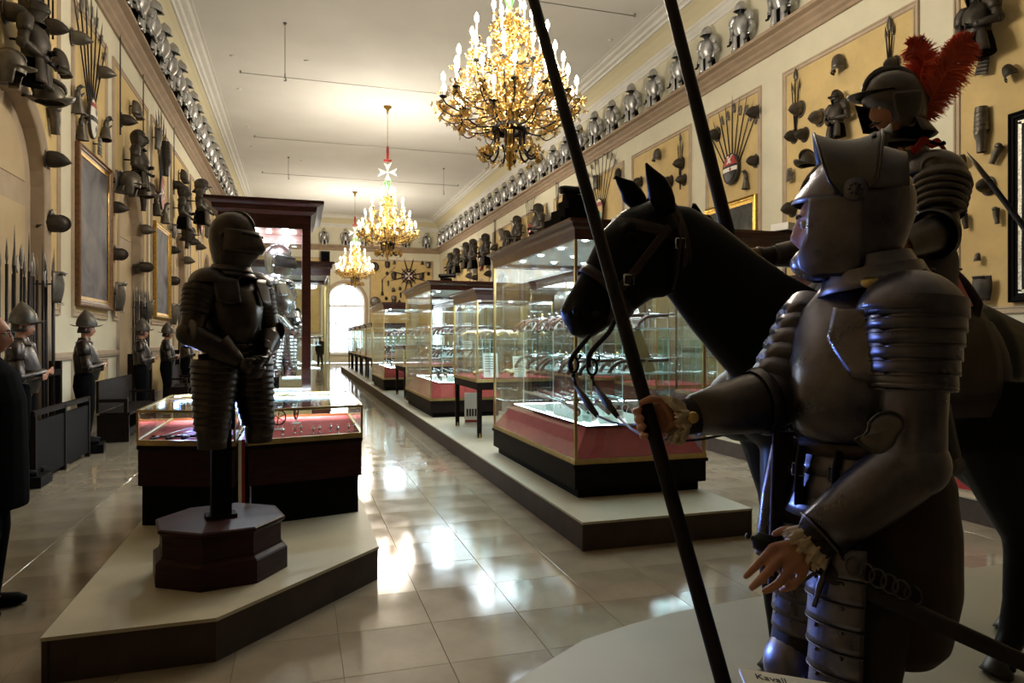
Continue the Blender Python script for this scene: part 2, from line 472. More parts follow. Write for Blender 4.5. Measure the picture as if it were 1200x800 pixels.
# ---- long walls with shallow arched niches
def arc_pts(yc, r, zs, n=16):
    return [(yc - r * math.cos(PI * k / n), zs + r * math.sin(PI * k / n)) for k in range(n + 1)]
NICHE_D = .17
def long_wall(name, xw, sgn, arches, y0, y1):
    """wall face at x = xw, room on the side sgn"""
    b = MB(); back = xw - sgn * .35; rv = MB()
    def q(ya, yb, za, zb, x=xw):
        P = [(x, ya, za), (x, yb, za), (x, yb, zb), (x, ya, zb)]
        b.add(P, [(0, 1, 2, 3) if sgn < 0 else (3, 2, 1, 0)], False)
    ys = y0
    for yc, r, zs in arches:
        q(ys, yc - r, 0, ZC)
        A = arc_pts(yc, r, zs)
        for (ya, za), (yb, zb) in zip(A, A[1:]):
            P = [(xw, ya, za), (xw, yb, zb), (xw, yb, ZC), (xw, ya, ZC)]
            b.add(P, [(0, 1, 2, 3)], False)
        O = [(yc - r, 0)] + A + [(yc + r, 0)]
        for (ya, za), (yb, zb) in zip(O, O[1:]):
            P = [(xw, ya, za), (xw, yb, zb), (xw - sgn * NICHE_D, yb, zb), (xw - sgn * NICHE_D, ya, za)]
            rv.add(P, [(0, 1, 2, 3)], False)
        ys = yc + r
    q(ys, y1, 0, ZC)
    b.bb(min(back, xw - sgn * .2), max(back, xw - sgn * .2), y0, y1, 0, ZC)
    wall = b.build(name, 'cream', kind='structure')
    rv.build('arch_reveal', 'brown_molding', wall)
    for yc, r, zs in arches:
        xb = xw - sgn * NICHE_D
        A = arc_pts(yc, r, zs)
        b = MB(); b.M = Matrix(((0, 0, 1, 0), (1, 0, 0, 0), (0, 1, 0, 0), (0, 0, 0, 1)))
        b.prism([(yc - r, 0)] + A + [(yc + r, 0)], xb - sgn * .02, xb + sgn * .004)
        b.build('niche_back', 'brown_molding', wall)
        b = MB(); b.M = Matrix(((0, 0, 1, 0), (1, 0, 0, 0), (0, 1, 0, 0), (0, 0, 0, 1)))
        b.prism([(yc - r * .78, .4), (yc - r * .78, zs - .32), (yc + r * .78, zs - .32), (yc + r * .78, .4)], xb, xb + sgn * .016)
        b.build('niche_panel', 'niche', wall)
        b = MB(); b.M = Matrix(((0, 0, 1, 0), (1, 0, 0, 0), (0, 1, 0, 0), (0, 0, 0, 1)))
        b.prism(arc_pts(yc, r * .78, zs + .02, 12), xb, xb + sgn * .016)
        b.build('niche_lunette', 'niche', wall)
        # moulded surround
        b = MB()
        O1 = [(yc - r, 0)] + A + [(yc + r, 0)]
        prof = [(.0, .0), (.012, .03), (.09, .034), (.10, .05), (.15, .05), (.17, .03), (.19, .0)]
        R = []
        for (ya, za) in O1:
            if za >= zs - 1e-6:
                dy, dz = (ya - yc) / r, (za - zs) / r
            else:
                dy, dz = (-1 if ya < yc else 1), 0
            R.append([(xw + sgn * (e - .002), ya + dy * o, za + dz * o) for o, e in prof])
        b.rings(R, False, True, False)
        b.build('arch_molding', 'brown_molding', wall)
    return wall
L_ARCH = [(-2.8, 1.0, 3.72), (3.7, 1.0, 3.72), (10.12, 1.04, 3.72), (16.35, 1.0, 3.72), (22.6, 1.0, 3.72), (28.8, 1.0, 3.72), (35.0, 1.0, 3.72), (41.2, 1.0, 3.72)]
R_ARCH = [(-2.8, 1.0, 3.72), (3.7, 1.0, 3.72), (10.16, 1.02, 3.72), (16.8, 1.0, 3.72), (23.3, 1.0, 3.72), (32.0, 1.0, 3.72), (36.1, 1.0, 3.72), (40.3, 1.0, 3.72), (44.4, 1.0, 3.72)]
wall_left = long_wall('wall_left', XL, 1, L_ARCH, YB - .3, YE + .3)
wall_right = long_wall('wall_right', XR, -1, R_ARCH, YB - .3, YE + .3)

# ---- end wall with the tall arched window, and the wall behind the camera
WY, WR, WZ0, WZS = 3.02, 1.23, .62, 4.08
def end_wall():
    b = MB()
    def q(xa, xb, za, zb):
        b.add([(xa, YE, za), (xb, YE, za), (xb, YE, zb), (xa, YE, zb)], [(0, 1, 2, 3)], False)
    q(XL - .3, WY - WR, 0, ZC); q(WY + WR, XR + .3, 0, ZC); q(WY - WR, WY + WR, 0, WZ0)
    A = arc_pts(WY, WR, WZS, 20)
    for (xa, za), (xb, zb) in zip(A, A[1:]):
        b.add([(xa, YE, za), (xb, YE, zb), (xb, YE, ZC), (xa, YE, ZC)], [(0, 1, 2, 3)], False)
    O = [(WY - WR, WZ0)] + A + [(WY + WR, WZ0)]
    for (xa, za), (xb, zb) in zip(O, O[1:] + O[:1]):
        b.add([(xa, YE, za), (xb, YE, zb), (xb, YE + .5, zb), (xa, YE + .5, za)], [(0, 1, 2, 3)], False)
    wl = b.build('wall_end', 'cream', kind='structure')
    b = MB(); prof = [(0, 0), (.02, .03), (.12, .04), (.2, .05), (.24, 0)]
    R = []
    for (xa, za) in O:
        if za >= WZS - 1e-6: dx, dz = (xa - WY) / WR, (za - WZS) / WR
        else: dx, dz = (-1 if xa < WY else 1), 0
        R.append([(xa + dx * o, YE - e, za + dz * o) for o, e in prof])
    b.rings(R, False, True, False).build('window_molding', 'brown_molding', wl)
    win = MB()
    yw = YE + .3
    R = []
    for (xa, za) in O:
        if za >= WZS - 1e-6: dx, dz = (xa - WY) / WR, (za - WZS) / WR
        else: dx, dz = (-1 if xa < WY else 1), 0
        R.append([(xa - dx * o, yw + e, za - dz * o) for o, e in [(0, 0), (.09, 0), (.09, .06), (0, .06)]])
    win.rings(R, False, False, True)
    win.bb(WY - WR, WY + WR, yw, yw + .06, WZ0, WZ0 + .1)
    window = win.build('window_1', 'window_white', kind='structure')
    MB().bb(WY - WR + .02, WY + WR - .02, yw - .01, yw + .07, 3.75, 3.9).build('transom', 'window_white', window)
    for x in (WY - .62, WY, WY + .62):
        h = WZS + math.sqrt(max(0, WR ** 2 - (x - WY) ** 2)) - .05
        MB().bb(x - .04, x + .04, yw, yw + .06, WZ0 + .1, h if x == WY else 3.75).build('mullion', 'window_white', window)
    for z in (1.6, 2.65):
        MB().bb(WY - WR + .05, WY + WR - .05, yw + .01, yw + .05, z - .025, z + .025).build('glazing_bar', 'window_white', window)
    g = MB(); g.M = Matrix(((1, 0, 0, 0), (0, 0, 1, yw + .025), (0, 1, 0, 0), (0, 0, 0, 1)))
    g.prism([(WY - WR + .05, WZ0 + .05)] + arc_pts(WY, WR - .05, WZS, 20) + [(WY + WR - .05, WZ0 + .05)], 0, .012)
    g.build('pane', 'window_glass', window)
    MB().bb(WY - WR - .1, WY + WR + .1, YE - .12, YE + .1, WZ0 - .08, WZ0).build('window_sill', 'white_plaster', window)
    return wl
wall_end = end_wall()
MB().bb(XL - .3, XR + .3, YB - .3, YB, 0, ZC).build('wall_back', 'cream', kind='structure')

# ---- panels: yellow fields inside stone mouldings
def wall_pt(side, a, z, e=0.0):
    if side == 'L': return (XL + e, a, z)
    if side == 'R': return (XR - e, a, z)
    return (a, YE - e, z)
def field(wall, side, a0, a1, z0, z1, arch=None):
    b = MB(); e = .012
    def q(p):
        P = [wall_pt(side, a, z, e) for a, z in p]
        b.add(P, [(0, 1, 2, 3)], False)
    if arch is None:
        q([(a0, z0), (a1, z0), (a1, z1), (a0, z1)])
    else:
        yc, r, zs = arch; r += .18
        if z0 < zs:
            q([(a0, z0), (yc - r, z0), (yc - r, z1), (a0, z1)]); q([(yc + r, z0), (a1, z0), (a1, z1), (yc + r, z1)])
        A = arc_pts(yc, r, zs)
        for (ya, za), (yb, zb) in zip(A, A[1:]):
            q([(ya, za), (yb, zb), (yb, z1), (ya, z1)])
    b.build('panel_field', 'yellow_field', wall)
    # moulding frame, mitred sweep
    prof = [(0.0, 0.012), (.012, .035), (.03, .035), (.04, .022), (.07, .022), (.08, .04), (.105, .04), (.115, .0)]
    gap = [] if arch is None or z0 > arch[2] + arch[1] else [arch[0] - arch[1] - .19, arch[0] + arch[1] + .19]
    loop = [(a0, z0, -1, -1), (a1, z0, 1, -1), (a1, z1, 1, 1), (a0, z1, -1, 1)]
    R = [[wall_pt(side, a + da * o, z + dz * o, x) for o, x in prof] for a, z, da, dz in loop]
    b = MB()
    if gap:
        c0 = [wall_pt(side, gap[0], z0 - o, x) for o, x in prof]; c1 = [wall_pt(side, gap[1], z0 - o, x) for o, x in prof]
        b.rings([c1, R[1], R[2], R[3], R[0], c0], False, False, False)
    else:
        b.rings(R + [R[0]], False, False, False)
    b.build('panel_molding', 'brown_molding', wall)
L_PANELS = [(-4.4, -1.2, -2.8), (-.6, 1.5, None), (2.1, 5.3, 3.7), (5.9, 7.9, None), (8.55, 11.76, 10.12), (12.35, 14.4, None), (14.83, 18.0, 16.35), (18.4, 20.64, None), (21.05, 24.2, 22.6),
            (24.65, 26.7, None), (27.2, 30.4, 28.8), (30.9, 33.0, None), (33.4, 36.6, 35.0), (37.1, 39.2, None), (39.6, 42.8, 41.2), (43.3, 46.8, None)]
R_PANELS = [(-4.4, -1.2, -2.8), (-.6, 1.5, None), (2.1, 4.3, 99), (4.75, 7.95, None), (8.55, 11.78, 10.16), (12.46, 14.55, None), (15.2, 18.42, 16.8), (18.95, 21.2, None), (21.7, 24.95, 23.3),
            (25.7, 29.75, None), (30.4, 33.7, 32.0), (34.35, 37.9, 36.1), (38.5, 42.1, 40.3), (42.6, 46.2, 44.4)]
for side, wl, PN, AR in (('L', wall_left, L_PANELS, L_ARCH), ('R', wall_right, R_PANELS, R_ARCH)):
    for a0, a1, ac in PN:
        arch = next((q for q in AR if ac is not None and abs(q[0] - ac) < .3), None)
        field(wl, side, a0 + .115, a1 - .115, 2.06, 6.88, arch)
        if arch is None:
            field(wl, side, a0 + .115, a1 - .115, .3, 1.15)
field(wall_end, 'E', 4.7, 8.85, 2.06, 6.9)
field(wall_end, 'E', -2.9, 1.3, 2.06, 6.9)

# ---- ledge, cornice, dado and skirting swept along the walls
def sweep(name, m, prof, side, a0, a1):
    b = MB()
    R = [[wall_pt(side, a, z, x) for x, z in prof] for a in (a0, a1)]
    b.rings(R, True, False, True)
    return b.build(name, m, kind='structure')
LEDGE = [(-.05, 7.5), (.05, 7.5), (.07, 7.56), (.12, 7.6), (.14, 7.66), (.22, 7.72), (.24, 7.76), (.36, 7.78), (.36, 7.85), (-.05, 7.85)]
CORN = [(-.05, 9.06), (.03, 9.06), (.04, 9.13), (.08, 9.16), (.11, 9.22), (.16, 9.25), (.17, 9.29), (-.05, 9.3)]
SOFF = [(-.05, 9.28), (.14, 9.28), (.24, 9.42), (.37, 9.54), (.5, 9.62), (.5, 9.9), (-.05, 9.9)]
CORN2 = [(.48, 9.61), (.53, 9.6), (.56, 9.66), (.64, 9.67), (.68, 9.73), (.8, 9.75), (.86, 9.79), (.93, 9.79), (.95, 9.82), (.48, 9.84)]
k = 1
for side, a0, a1 in (('L', YB, YE), ('R', YB, YE), ('E', XL, XR)):
    sweep('trim_%d' % k, 'ledge_brown', LEDGE, side, a0, a1)
    sweep('trim_%d' % (k + 1), 'white_plaster', CORN, side, a0, a1)
    sweep('trim_%d' % (k + 2), 'soffit', SOFF, side, a0, a1)
    sweep('trim_%d' % (k + 3), 'white_plaster', CORN2, side, a0, a1)
    k += 4
DADO = [(-.02, 1.28), (.04, 1.28), (.06, 1.33), (.06, 1.38), (-.02, 1.4)]
SKIRT = [(-.02, 0.0), (.03, 0.0), (.03, .2), (.02, .24), (-.02, .24)]
for side, AR, y0, y1 in (('L', L_ARCH, YB, YE), ('R', R_ARCH, YB, YE)):
    ys = y0
    for yc, r, zs in AR + [(y1 + 1.2, 1.0, 0)]:
        sweep('trim_%d' % k, 'brown_molding', DADO, side, ys, yc - r - .19)
        sweep('baseboard_%s' % ('left' if side == 'L' else 'right'), 'brown_molding', SKIRT, side, ys, yc - r - .19)
        k += 1; ys = yc + r + .19

# ---- ceiling furniture: tie rods and hanging hooks
for i, y in enumerate((15.75, 22.65, 29.7, 36.0)):
    p = at_z([0, 285, 299, 306][i], [0, 84, 158, 197][i], ZC) if i else None
    t = thing('tie_rod', 'thin steel tie rod across the ceiling, %s from the near end' % ordinal(i), 'rod', (3.1, y, ZC - .06))
    MB().tube([(-4.8, 0, 0), (5.0, 0, 0)], .011, 6).build('rod', 'tie_steel', t)
    for x in (-4.8, 5.0):
        MB().tube([(x, 0, .06), (x, 0, -.02)], .03, 8).build('anchor', 'tie_steel', t)
for px, y0, y1, wh in ((334, 27, 95, 'left of the large near chandelier'), (338, 184, 210, 'over the tall mahogany case'), (520, 197, 228, 'right of the middle chandelier')):
    p = at_z(px, y0, ZC); t_ = (p.x * ST + p.y * CT); ln = (y1 - y0) / F_PX * t_
    t = thing('ceiling_hook', 'thin hanging wire with a hook on the ceiling, ' + wh, 'hook', p)
    MB().tube([(0, 0, 0), (0, 0, -.05)], [.05, .03], 8).build('rose', 'dark_steel', t)
    MB().tube([(0, 0, 0), (0, 0, -ln + .2)], .009, 5).build('wire', 'dark_steel', t)
    MB().tube([(0, 0, -ln + .2), (0, 0, -ln + .08), (.04, 0, -ln + .03), (.02, 0, -ln), (-.03, 0, -ln + .02)], .014, 5).build('hook', 'dark_steel', t)
k = 0
for px, py in ((272, 65), (280, 104), (359, 71), (290, 148), (295, 171), (715, 47), (353, 188)):
    p = at_z(px, py, ZC)
    MB().lathe([(.001, -.03), (.05, -.03), (.07, -.01), (.07, 0)], 10).build('ceiling_spot', 'white_plaster', label='small round fitting in the ceiling, ' + ['first above the left cornice', 'second above the left cornice', 'beside the hanging wire',
        'third above the left cornice', 'fourth above the left cornice', 'over the right cornice', 'near the second wire'][k], cat='ceiling fitting').location = p
    k += 1

# ---- platforms
def slab(name, poly, z1, label, seams=(), top='platform_top'):
    t = thing(name, label, 'platform', (poly[0][0], poly[0][1], 0))
    o = Vector((poly[0][0], poly[0][1]))
    P = [(Vector(p) - o) for p in poly]
    MB().prism([(p.x, p.y) for p in P], z1 - .018, z1).build('platform_top', top, t)
    n = len(P); c = sum(P, Vector((0, 0))) / n
    for i in range(n):
        a, b_ = P[i], P[(i + 1) % n]
        L_ = (b_ - a).length; kk = max(1, round(L_ / 1.55)) if L_ < 12 else round(L_ / 1.55)
        d = (b_ - a) / L_; nn = Vector((d.y, -d.x))
        if nn.dot(c - a) > 0: nn = -nn
        for j in range(kk):
            s0, s1 = a + d * (L_ * j / kk + .002), a + d * (L_ * (j + 1) / kk - .002)
            i0, i1 = s0 - nn * .008, s1 - nn * .008
            b0, b1 = s0 - nn * .03, s1 - nn * .03
            MB().prism([tuple(i0), tuple(i1), tuple(b1), tuple(b0)], 0, z1 - .018).build('side_panel', 'platform_side', t)
    return t
slab('display_platform', [(-1.14, 3.69), (-.388, 3.70), (.51, 4.66), (.51, 13.5), (-1.14, 13.5)], .22, 'left low display platform with a cut-off front corner and pale top')
slab('display_platform', [(2.04, 4.81), (3.54, 4.81), (3.54, 36.0), (2.04, 36.0)], .22, 'long middle display platform with dark brown sides under the row of glass cases')
slab('display_platform', [(5.6, 1.0), (7.4, 1.0), (7.4, 36.0), (5.6, 36.0)], .22, 'right display platform running behind the horse')
P = [(.55, 2.75), (.98, 3.06), (1.42, 3.35), (1.75, 3.46), (2.07, 3.535), (2.63, 3.60), (5.2, 3.62), (5.2, -.6), (.2, -.6), (.2, 2.2)]
pl = thing('floor_sheet', 'thin pale raised floor sheet under the black horse', 'platform', (0, 0, 0))
MB().prism(P, 0.0005, .022).build('sheet_top', 'sheet', pl)

# ================================================================== ARMOUR KIT (x forward, y left, z up)
def sec(z, cx, fr, bk, hw, rg=0.0, n=20, p=0.85):
    out = []
    for j in range(n):
        a = 2 * PI * j / n
        c, s_ = math.cos(a), math.sin(a)
        x = (fr if c > 0 else bk) * math.copysign(abs(c) ** p, c)
        y = hw * math.copysign(abs(s_) ** p, s_)
        w_ = a if a < PI else 2 * PI - a
        x += rg * max(0.0, 1 - w_ / 0.7)
        out.append(Vector((cx + x, y, z)))
    return out
def M_at(o=(0, 0, 0), R=None, s=1.0):
    m = trm(o)
    if R is not None: m = m @ R
    return m @ Matrix.Scale(s, 4)

def bowl(b, pts, sx=1.15, sy=.92, n=18):
    b.lathe(pts, n, sx=sx, sy=sy)
def comb_mesh(b, r, h, z0, sx=1.15, th=.012, a0=.12, a1=PI - .12, n=14):
    """standing crest over a bowl, in the x-z plane"""
    R = []
    for i in range(n + 1):
        a = lerp(a0, a1, i / n); e = math.sin(PI * i / n) ** .6
        x0, zz = math.cos(a), math.sin(a)
        pi_ = Vector((x0 * r * sx * .95, 0, z0 + zz * r * .95)); po = Vector((x0 * (r * sx + h * e), 0, z0 + zz * (r + h * e)))
        R.append([pi_ + Vector((0, th, 0)), po + Vector((0, th * .35, 0)), po - Vector((0, th * .35, 0)), pi_ - Vector((0, th, 0))])
    b.rings(R, True, True)
def brim_mesh(b, rx, ry, ox, oy, lift, z=0.0, th=.006, n=24, drop=0.0):
    b.patch(lambda u, v: ((rx + (ox) * v) * math.cos(2 * PI * u), (ry + oy * v) * math.sin(2 * PI * u),
                          z + lift * v * v * abs(math.cos(2 * PI * u)) ** 2 - drop * v * (1 - abs(math.cos(2 * PI * u)))), n, 3, th, True, True)

def P_morion(m='trophy_iron', par=None, M=None):
    M = M or Matrix.Identity(4)
    b = MB(); b.M = M
    bowl(b, [(.128, 0), (.133, .05), (.125, .10), (.10, .15), (.06, .19), (.025, .212), (.002, .222)])
    o1 = b.build('bowl', m, par)
    b = MB(); b.M = M; comb_mesh(b, .135, .05, .075); o2 = b.build('comb', m, par)
    b = MB(); b.M = M; brim_mesh(b, .135, .112, .105, .028, .075, .0, drop=.02); o3 = b.build('brim', m, par)
    return o1, o2, o3
def P_cabasset(m='trophy_iron', par=None, M=None):
    M = M or Matrix.Identity(4)
    b = MB(); b.M = M
    R = []
    for r, z, dx in [(.122, 0, 0), (.128, .05, 0), (.12, .11, 0), (.092, .165, -.008), (.055, .205, -.022), (.022, .232, -.038), (.006, .25, -.052), (.001, .252, -.056)]:
        R.append([Vector((dx + r * 1.14 * math.cos(2 * PI * j / 18), r * .93 * math.sin(2 * PI * j / 18), z)) for j in range(18)])
    b.rings(R, False).build('bowl', m, par)
    b = MB(); b.M = M; brim_mesh(b, .137, .112, .055, .035, -.012, .0); b.build('brim', m, par)
def P_burgonet(m='trophy_iron', par=None, M=None):
    M = M or Matrix.Identity(4)
    b = MB(); b.M = M
    bowl(b, [(.118, -.02), (.128, .03), (.127, .08), (.112, .13), (.08, .172), (.04, .195), (.002, .202)], 1.2, .95)
    b.build('bowl', m, par)
    b = MB(); b.M = M; comb_mesh(b, .128, .03, .07, 1.18); b.build('comb', m, par)
    b = MB(); b.M = M
    b.patch(lambda u, v: ((.145 + .10 * v * math.cos((u - .5) * 2.2)) * math.cos((u - .5) * 2.2), (.115 + .02 * v) * math.sin((u - .5) * 2.2), .02 + .012 * v), 10, 3, .006)
    b.build('peak', m, par)
    b = MB(); b.M = M
    b.patch(lambda u, v: (-(.14 + .07 * v) * math.cos((u - .5) * 2.6), (.118 + .03 * v) * math.sin((u - .5) * 2.6), -.01 - .09 * v), 12, 4, .006)
    b.build('neck_guard', m, par)
    for s_ in (1, -1):
        b = MB(); b.M = M
        b.patch(lambda u, v: (lerp(.095, -.05, u) * (1 - .35 * v), s_ * (.105 - .012 * v - .03 * max(0, .5 - u)), .01 - .15 * v), 5, 5, .006 * s_)
        b.build('cheek_piece', m, par)
def P_visored(m='trophy_iron', par=None, M=None, m2=None, comb=.02, detail=1):
    """closed helmet: skull, pointed visor with a slit, bevor, neck plates"""
    M = M or Matrix.Identity(4); m2 = m2 or m
    n = 20 * detail
    b = MB(); b.M = M
    R = []
    for z, rx, ry, cx in [(-.13, .088, .082, -.02), (-.06, .115, .102, -.018), (0, .132, .112, -.015), (.06, .138, .115, -.012), (.11, .125, .105, -.012), (.15, .095, .08, -.012), (.175, .055, .046, -.012), (.186, .004, .004, -.012)]:
        R.append([Vector((cx + rx * math.cos(2 * PI * j / n), ry * math.sin(2 * PI * j / n), z)) for j in range(n)])
    b.rings(R, False).build('skull', m, par)
    b = MB(); b.M = M; comb_mesh(b, .132, comb, .055, 1.0, .011, .3, PI - .1); b.build('comb', m, par)
    A = 1.45
    def vis(u, v):
        a = (u - .5) * 2 * A
        k = max(0, 1 - abs(a) / 1.15)
        r = .132 + .012 + .075 * k * (1 - abs(v - .28) * .95)
        z = lerp(-.055, .075, v)
        return (-.012 + r * math.cos(a) * (1.0 if v < .9 else .985), (.122) * math.sin(a), z)
    b = MB(); b.M = M; b.patch(vis, 18 * detail, 8, .006); vo = b.build('visor', m2, par)
    b = MB(); b.M = M
    for s_ in (1, -1):
        b.patch(lambda u, v: (Vector(vis(.5 + s_ * (.03 + .25 * u), .77 + .11 * v)) + Vector((.0075, s_ * .005, 0))), 8, 1, .002)
    b.build('eye_slit', 'black_iron', vo)
    def bev(u, v):
        a = (u - .5) * 2 * 1.6
        k = max(0, 1 - abs(a) / 1.2)
        r = lerp(.10, .148, v) + .045 * k * v
        return (-.014 + r * math.cos(a), lerp(.092, .121, v) * math.sin(a), lerp(-.16, -.045, v))
    b = MB(); b.M = M; b.patch(bev, 18 * detail, 6, .006); b.build('bevor', m, par)
    for i in range(2):
        b = MB(); b.M = M
        z0 = -.135 - .028 * i
        b.lathe([(.098 + .016 * i, z0), (.108 + .02 * i, z0 - .02), (.122 + .024 * i, z0 - .036), (.118 + .024 * i, z0 - .036)], n, sx=1.12)
        b.build('neck_plate', m, par)
    for s_ in (1, -1):
        b = MB(); b.M = M
        b.ball((-.01, s_ * .122, .035), .014, 8, 5, (1, .5, 1)); b.build('pivot', m, par)

def arm_tube(b, pts, rad, n=10):
    b.tube(pts, rad, n)
def lame_stack(par, name, m, p0, p1, r0, r1, k, M=None, ell=1.0, up=(0, 0, 1), over=.35, flare=1.06, n=18, arc=None, one=False):
    """k overlapping hoops from p0 to p1, every hoop one part"""
    p0, p1 = Vector(p0), Vector(p1)
    B = MB()
    for i in range(k):
        b = B if one else MB()
        if M is not None: b.M = M
        a, c = p0.lerp(p1, i / k), p0.lerp(p1, (i + 1 + over) / k)
        ra, rc = lerp(r0, r1, i / k), lerp(r0, r1, (i + 1 + over) / k)
        if arc is None:
            b.tube([a, a.lerp(c, .5), a.lerp(c, .9), c, c], [ra * .985, (ra + rc) / 2 * 1.02, rc * flare, rc * flare, rc * .95], n, up, ell, False)
        else:
            ax = (c - a).normalized(); x = Vector(up) - ax * Vector(up).dot(ax); x.normalize(); y = ax.cross(x)
            def fn(u, v):
                t = lerp(arc[0], arc[1], u); r = lerp(ra, rc * flare, v ** 1.5)
                return a.lerp(c, v) + (x * math.cos(t) + y * math.sin(t) * ell) * r
            b.patch(fn, n, 3, .004)
        if not one: b.build(name, m, par)
    if one: B.build(name, m, par)

def gauntlet_shape(b, M, fist=False):
    b.M = M
    b.tube([(0, 0, 0), (0, 0, .07), (0, 0, .14)], [.062, .048, .036], 12, (1, 0, 0), .8, False)
    b.tube([(0, 0, .13), (0, 0, .17), (.005, 0, .21)], [.036, .042, .040], 10, (0, 1, 0), .6)
    for k in range(4):
        y = -.030 + .02 * k
        b.tube([(.004, y, .20), (.012, y, .235), (.035, y, .255), (.055, y, .25)], [.011, .0105, .010, .008], 6)
    b.tube([(.0, .036, .15), (.022, .05, .18), (.045, .046, .2)], [.012, .011, .008], 6)

def P_half(m, helm='cabasset', par=None, hm=None, glove='black_iron', arms='down'):
    """empty half armour: helmet, cuirass, arms, tassets"""
    hm = hm or m
    b = MB()
    b.rings([sec(.30, .0, .135, .115, .165, .01), sec(.34, 0, .125, .105, .15, .03), sec(.42, 0, .15, .115, .165, .045), sec(.52, 0, .165, .13, .185, .04), sec(.62, 0, .15, .13, .19, .025),
             sec(.70, 0, .115, .11, .165, .01), sec(.745, -.01, .085, .085, .105), sec(.79, -.01, .075, .075, .08)], True).build('cuirass', m, par)
    for s_ in (1, -1):
        b = MB()
        b.patch(lambda u, v: (lerp(.15, .19, v) * math.cos((u - .5) * 2.0) + .0, s_ * (.03 + lerp(.14, .19, v) * (.5 + .5 * math.sin((u - .5) * 2.4))), lerp(.33, .0, v) - .006 * math.cos(v * 25)), 8, 8, .006 * s_)
        b.build('tasset', m, par)
    b = MB(); b.tube([(0, 0, .33), (-.01, 0, .2), (-.02, 0, .02)], [.13, .15, .16], 14, (1, 0, 0), 1.15); b.build('skirt_lining', 'black_cloth', par)
    for s_ in (1, -1):
        b = MB()
        b.tube([(-.02, s_ * .12, .735), (-.01, s_ * .19, .74), (0, s_ * .245, .69), (0, s_ * .262, .61), (0, s_ * .262, .57)], [.07, .092, .092, .085, .075], 12, (1, 0, 0))
        b.build('pauldron', m, par)
        if arms == 'down':
            e = Vector((-.02, s_ * .275, .43)); h = Vector((.10, s_ * .245, .24))
        else:
            e = Vector((.0, s_ * .29, .42)); h = Vector((.17, s_ * .05, .36 + .05 * s_))
        b = MB()
        b.tube([(0, s_ * .26, .6), Vector((-.01, s_ * .268, .5)), e, e.lerp(h, .15), e.lerp(h, .5), h], [.066, .06, .062, .062, .055, .042], 12, (1, 0, 0))
        b.ball(e + Vector((-.015, 0, 0)), .068, 10, 6)
        b.build('arm', m, par)
        b = MB(); b.M = trm(h.lerp(e, .25)) @ frame_to(h - e, (1, 0, 0)).to_4x4() @ Matrix.Scale(.85, 4)
        gauntlet_shape(b, b.M); b.build('gauntlet', glove, par)
    Mh = trm((.0, 0, .86 if helm != 'visored' else .95))
    {'cabasset': P_cabasset, 'morion': P_morion, 'burgonet': P_burgonet, 'visored': P_visored}[helm](hm, par, Mh)
    b = MB(); b.tube([(-.01, 0, .76), (0, 0, .84), (0, 0, .92)], [.075, .08, .09], 10); b.build('lining', 'black_iron', par)

def P_gauntlet(m='trophy_iron', par=None):
    b = MB(); gauntlet_shape(b, Matrix.Scale(1.3, 4)); b.build('gauntlet_shell', m, par)
    b = MB(); b.M = Matrix.Scale(1.3, 4); b.lathe([(.060, .0), (.066, .0), (.066, .012), (.058, .014)], 12, sy=.8, sx=1.0); b.build('cuff_rim', m, par)
def P_vambrace(m='trophy_iron', par=None):
    b = MB(); b.tube([(0, 0, -.16), (0, 0, -.1), (.01, 0, 0), (0, 0, .14), (0, 0, .17)], [.052, .056, .066, .075, .082], 12, cap=False)
    b.ball((.03, 0, .16), .07, 10, 6, (1, 1, .8)); b.build('vambrace_shell', m, par)
    b = MB(); b.lathe([(.05, -.175), (.058, -.17), (.055, -.155)], 12); b.build('wrist_rim', m, par)
def P_tasset(m='trophy_iron', par=None):
    for i in range(5):
        b = MB(); z1 = .16 - .062 * i; z0 = z1 - .078
        b.patch(lambda u, v: (.045 * math.cos((u - .5) * 2.4) + .006 * v, lerp(.10, .13, (i + v) / 5) * math.sin((u - .5) * 2.4), lerp(z1, z0, v)), 10, 2, .005)
        b.build('lame', m, par)
def P_plate(m='trophy_iron', par=None):
    """breastplate hung on the wall"""
    b = MB()
    b.patch(lambda u, v: (lerp(.06, .10, math.sin(v * 2.6)) * math.cos((u - .5) * 2.6) * (1 + .25 * max(0, 1 - abs(u - .5) * 5)), lerp(.15, .20, math.sin(v * 2.4)) * math.sin((u - .5) * 2.6), lerp(-.22, .22, v)), 14, 8, .006)
    b.build('plate', m, par)
    b = MB(); b.patch(lambda u, v: (.11 + .03 * v - .03 * abs(u - .5), lerp(-.12, .12, u), .17 + .05 * v), 8, 2, .006); b.build('neck_edge', m, par)
    b = MB(); b.patch(lambda u, v: (.06 + .02 * v, lerp(-.13, .13, u), -.21 - .03 * v), 8, 2, .006); b.build('waist_flange', m, par)
def P_leg(m='trophy_iron', par=None):
    lame_stack(par, 'lame', m, (0, 0, .34), (0, 0, .0), .085, .10, 5, n=14)
    b = MB(); b.tube([(0, 0, .02), (.02, 0, -.05), (.02, 0, -.1), (0, 0, -.16), (0, 0, -.34)], [.085, .09, .08, .07, .062], 14, cap=False)
    b.ball((.04, 0, -.06), .075, 10, 6); b.build('greave', m, par)
def P_visor(m='trophy_iron', par=None):
    """skull piece of a helmet seen from the side"""
    b = MB(); b.patch(lambda u, v: (.13 * math.cos((u - .5) * 3.4) * math.cos(v * 1.35), .105 * math.sin((u - .5) * 3.4) * math.cos(v * 1.2), -.1 + .24 * math.sin(v * 1.5)), 14, 7, .006); b.build('plate', m, par)
    b = MB(); b.patch(lambda u, v: (.135 * math.cos((u - .5) * 3.2) + .02 * v, .108 * math.sin((u - .5) * 3.2), -.1 - .05 * v), 14, 2, .006); b.build('lower_rim', m, par)
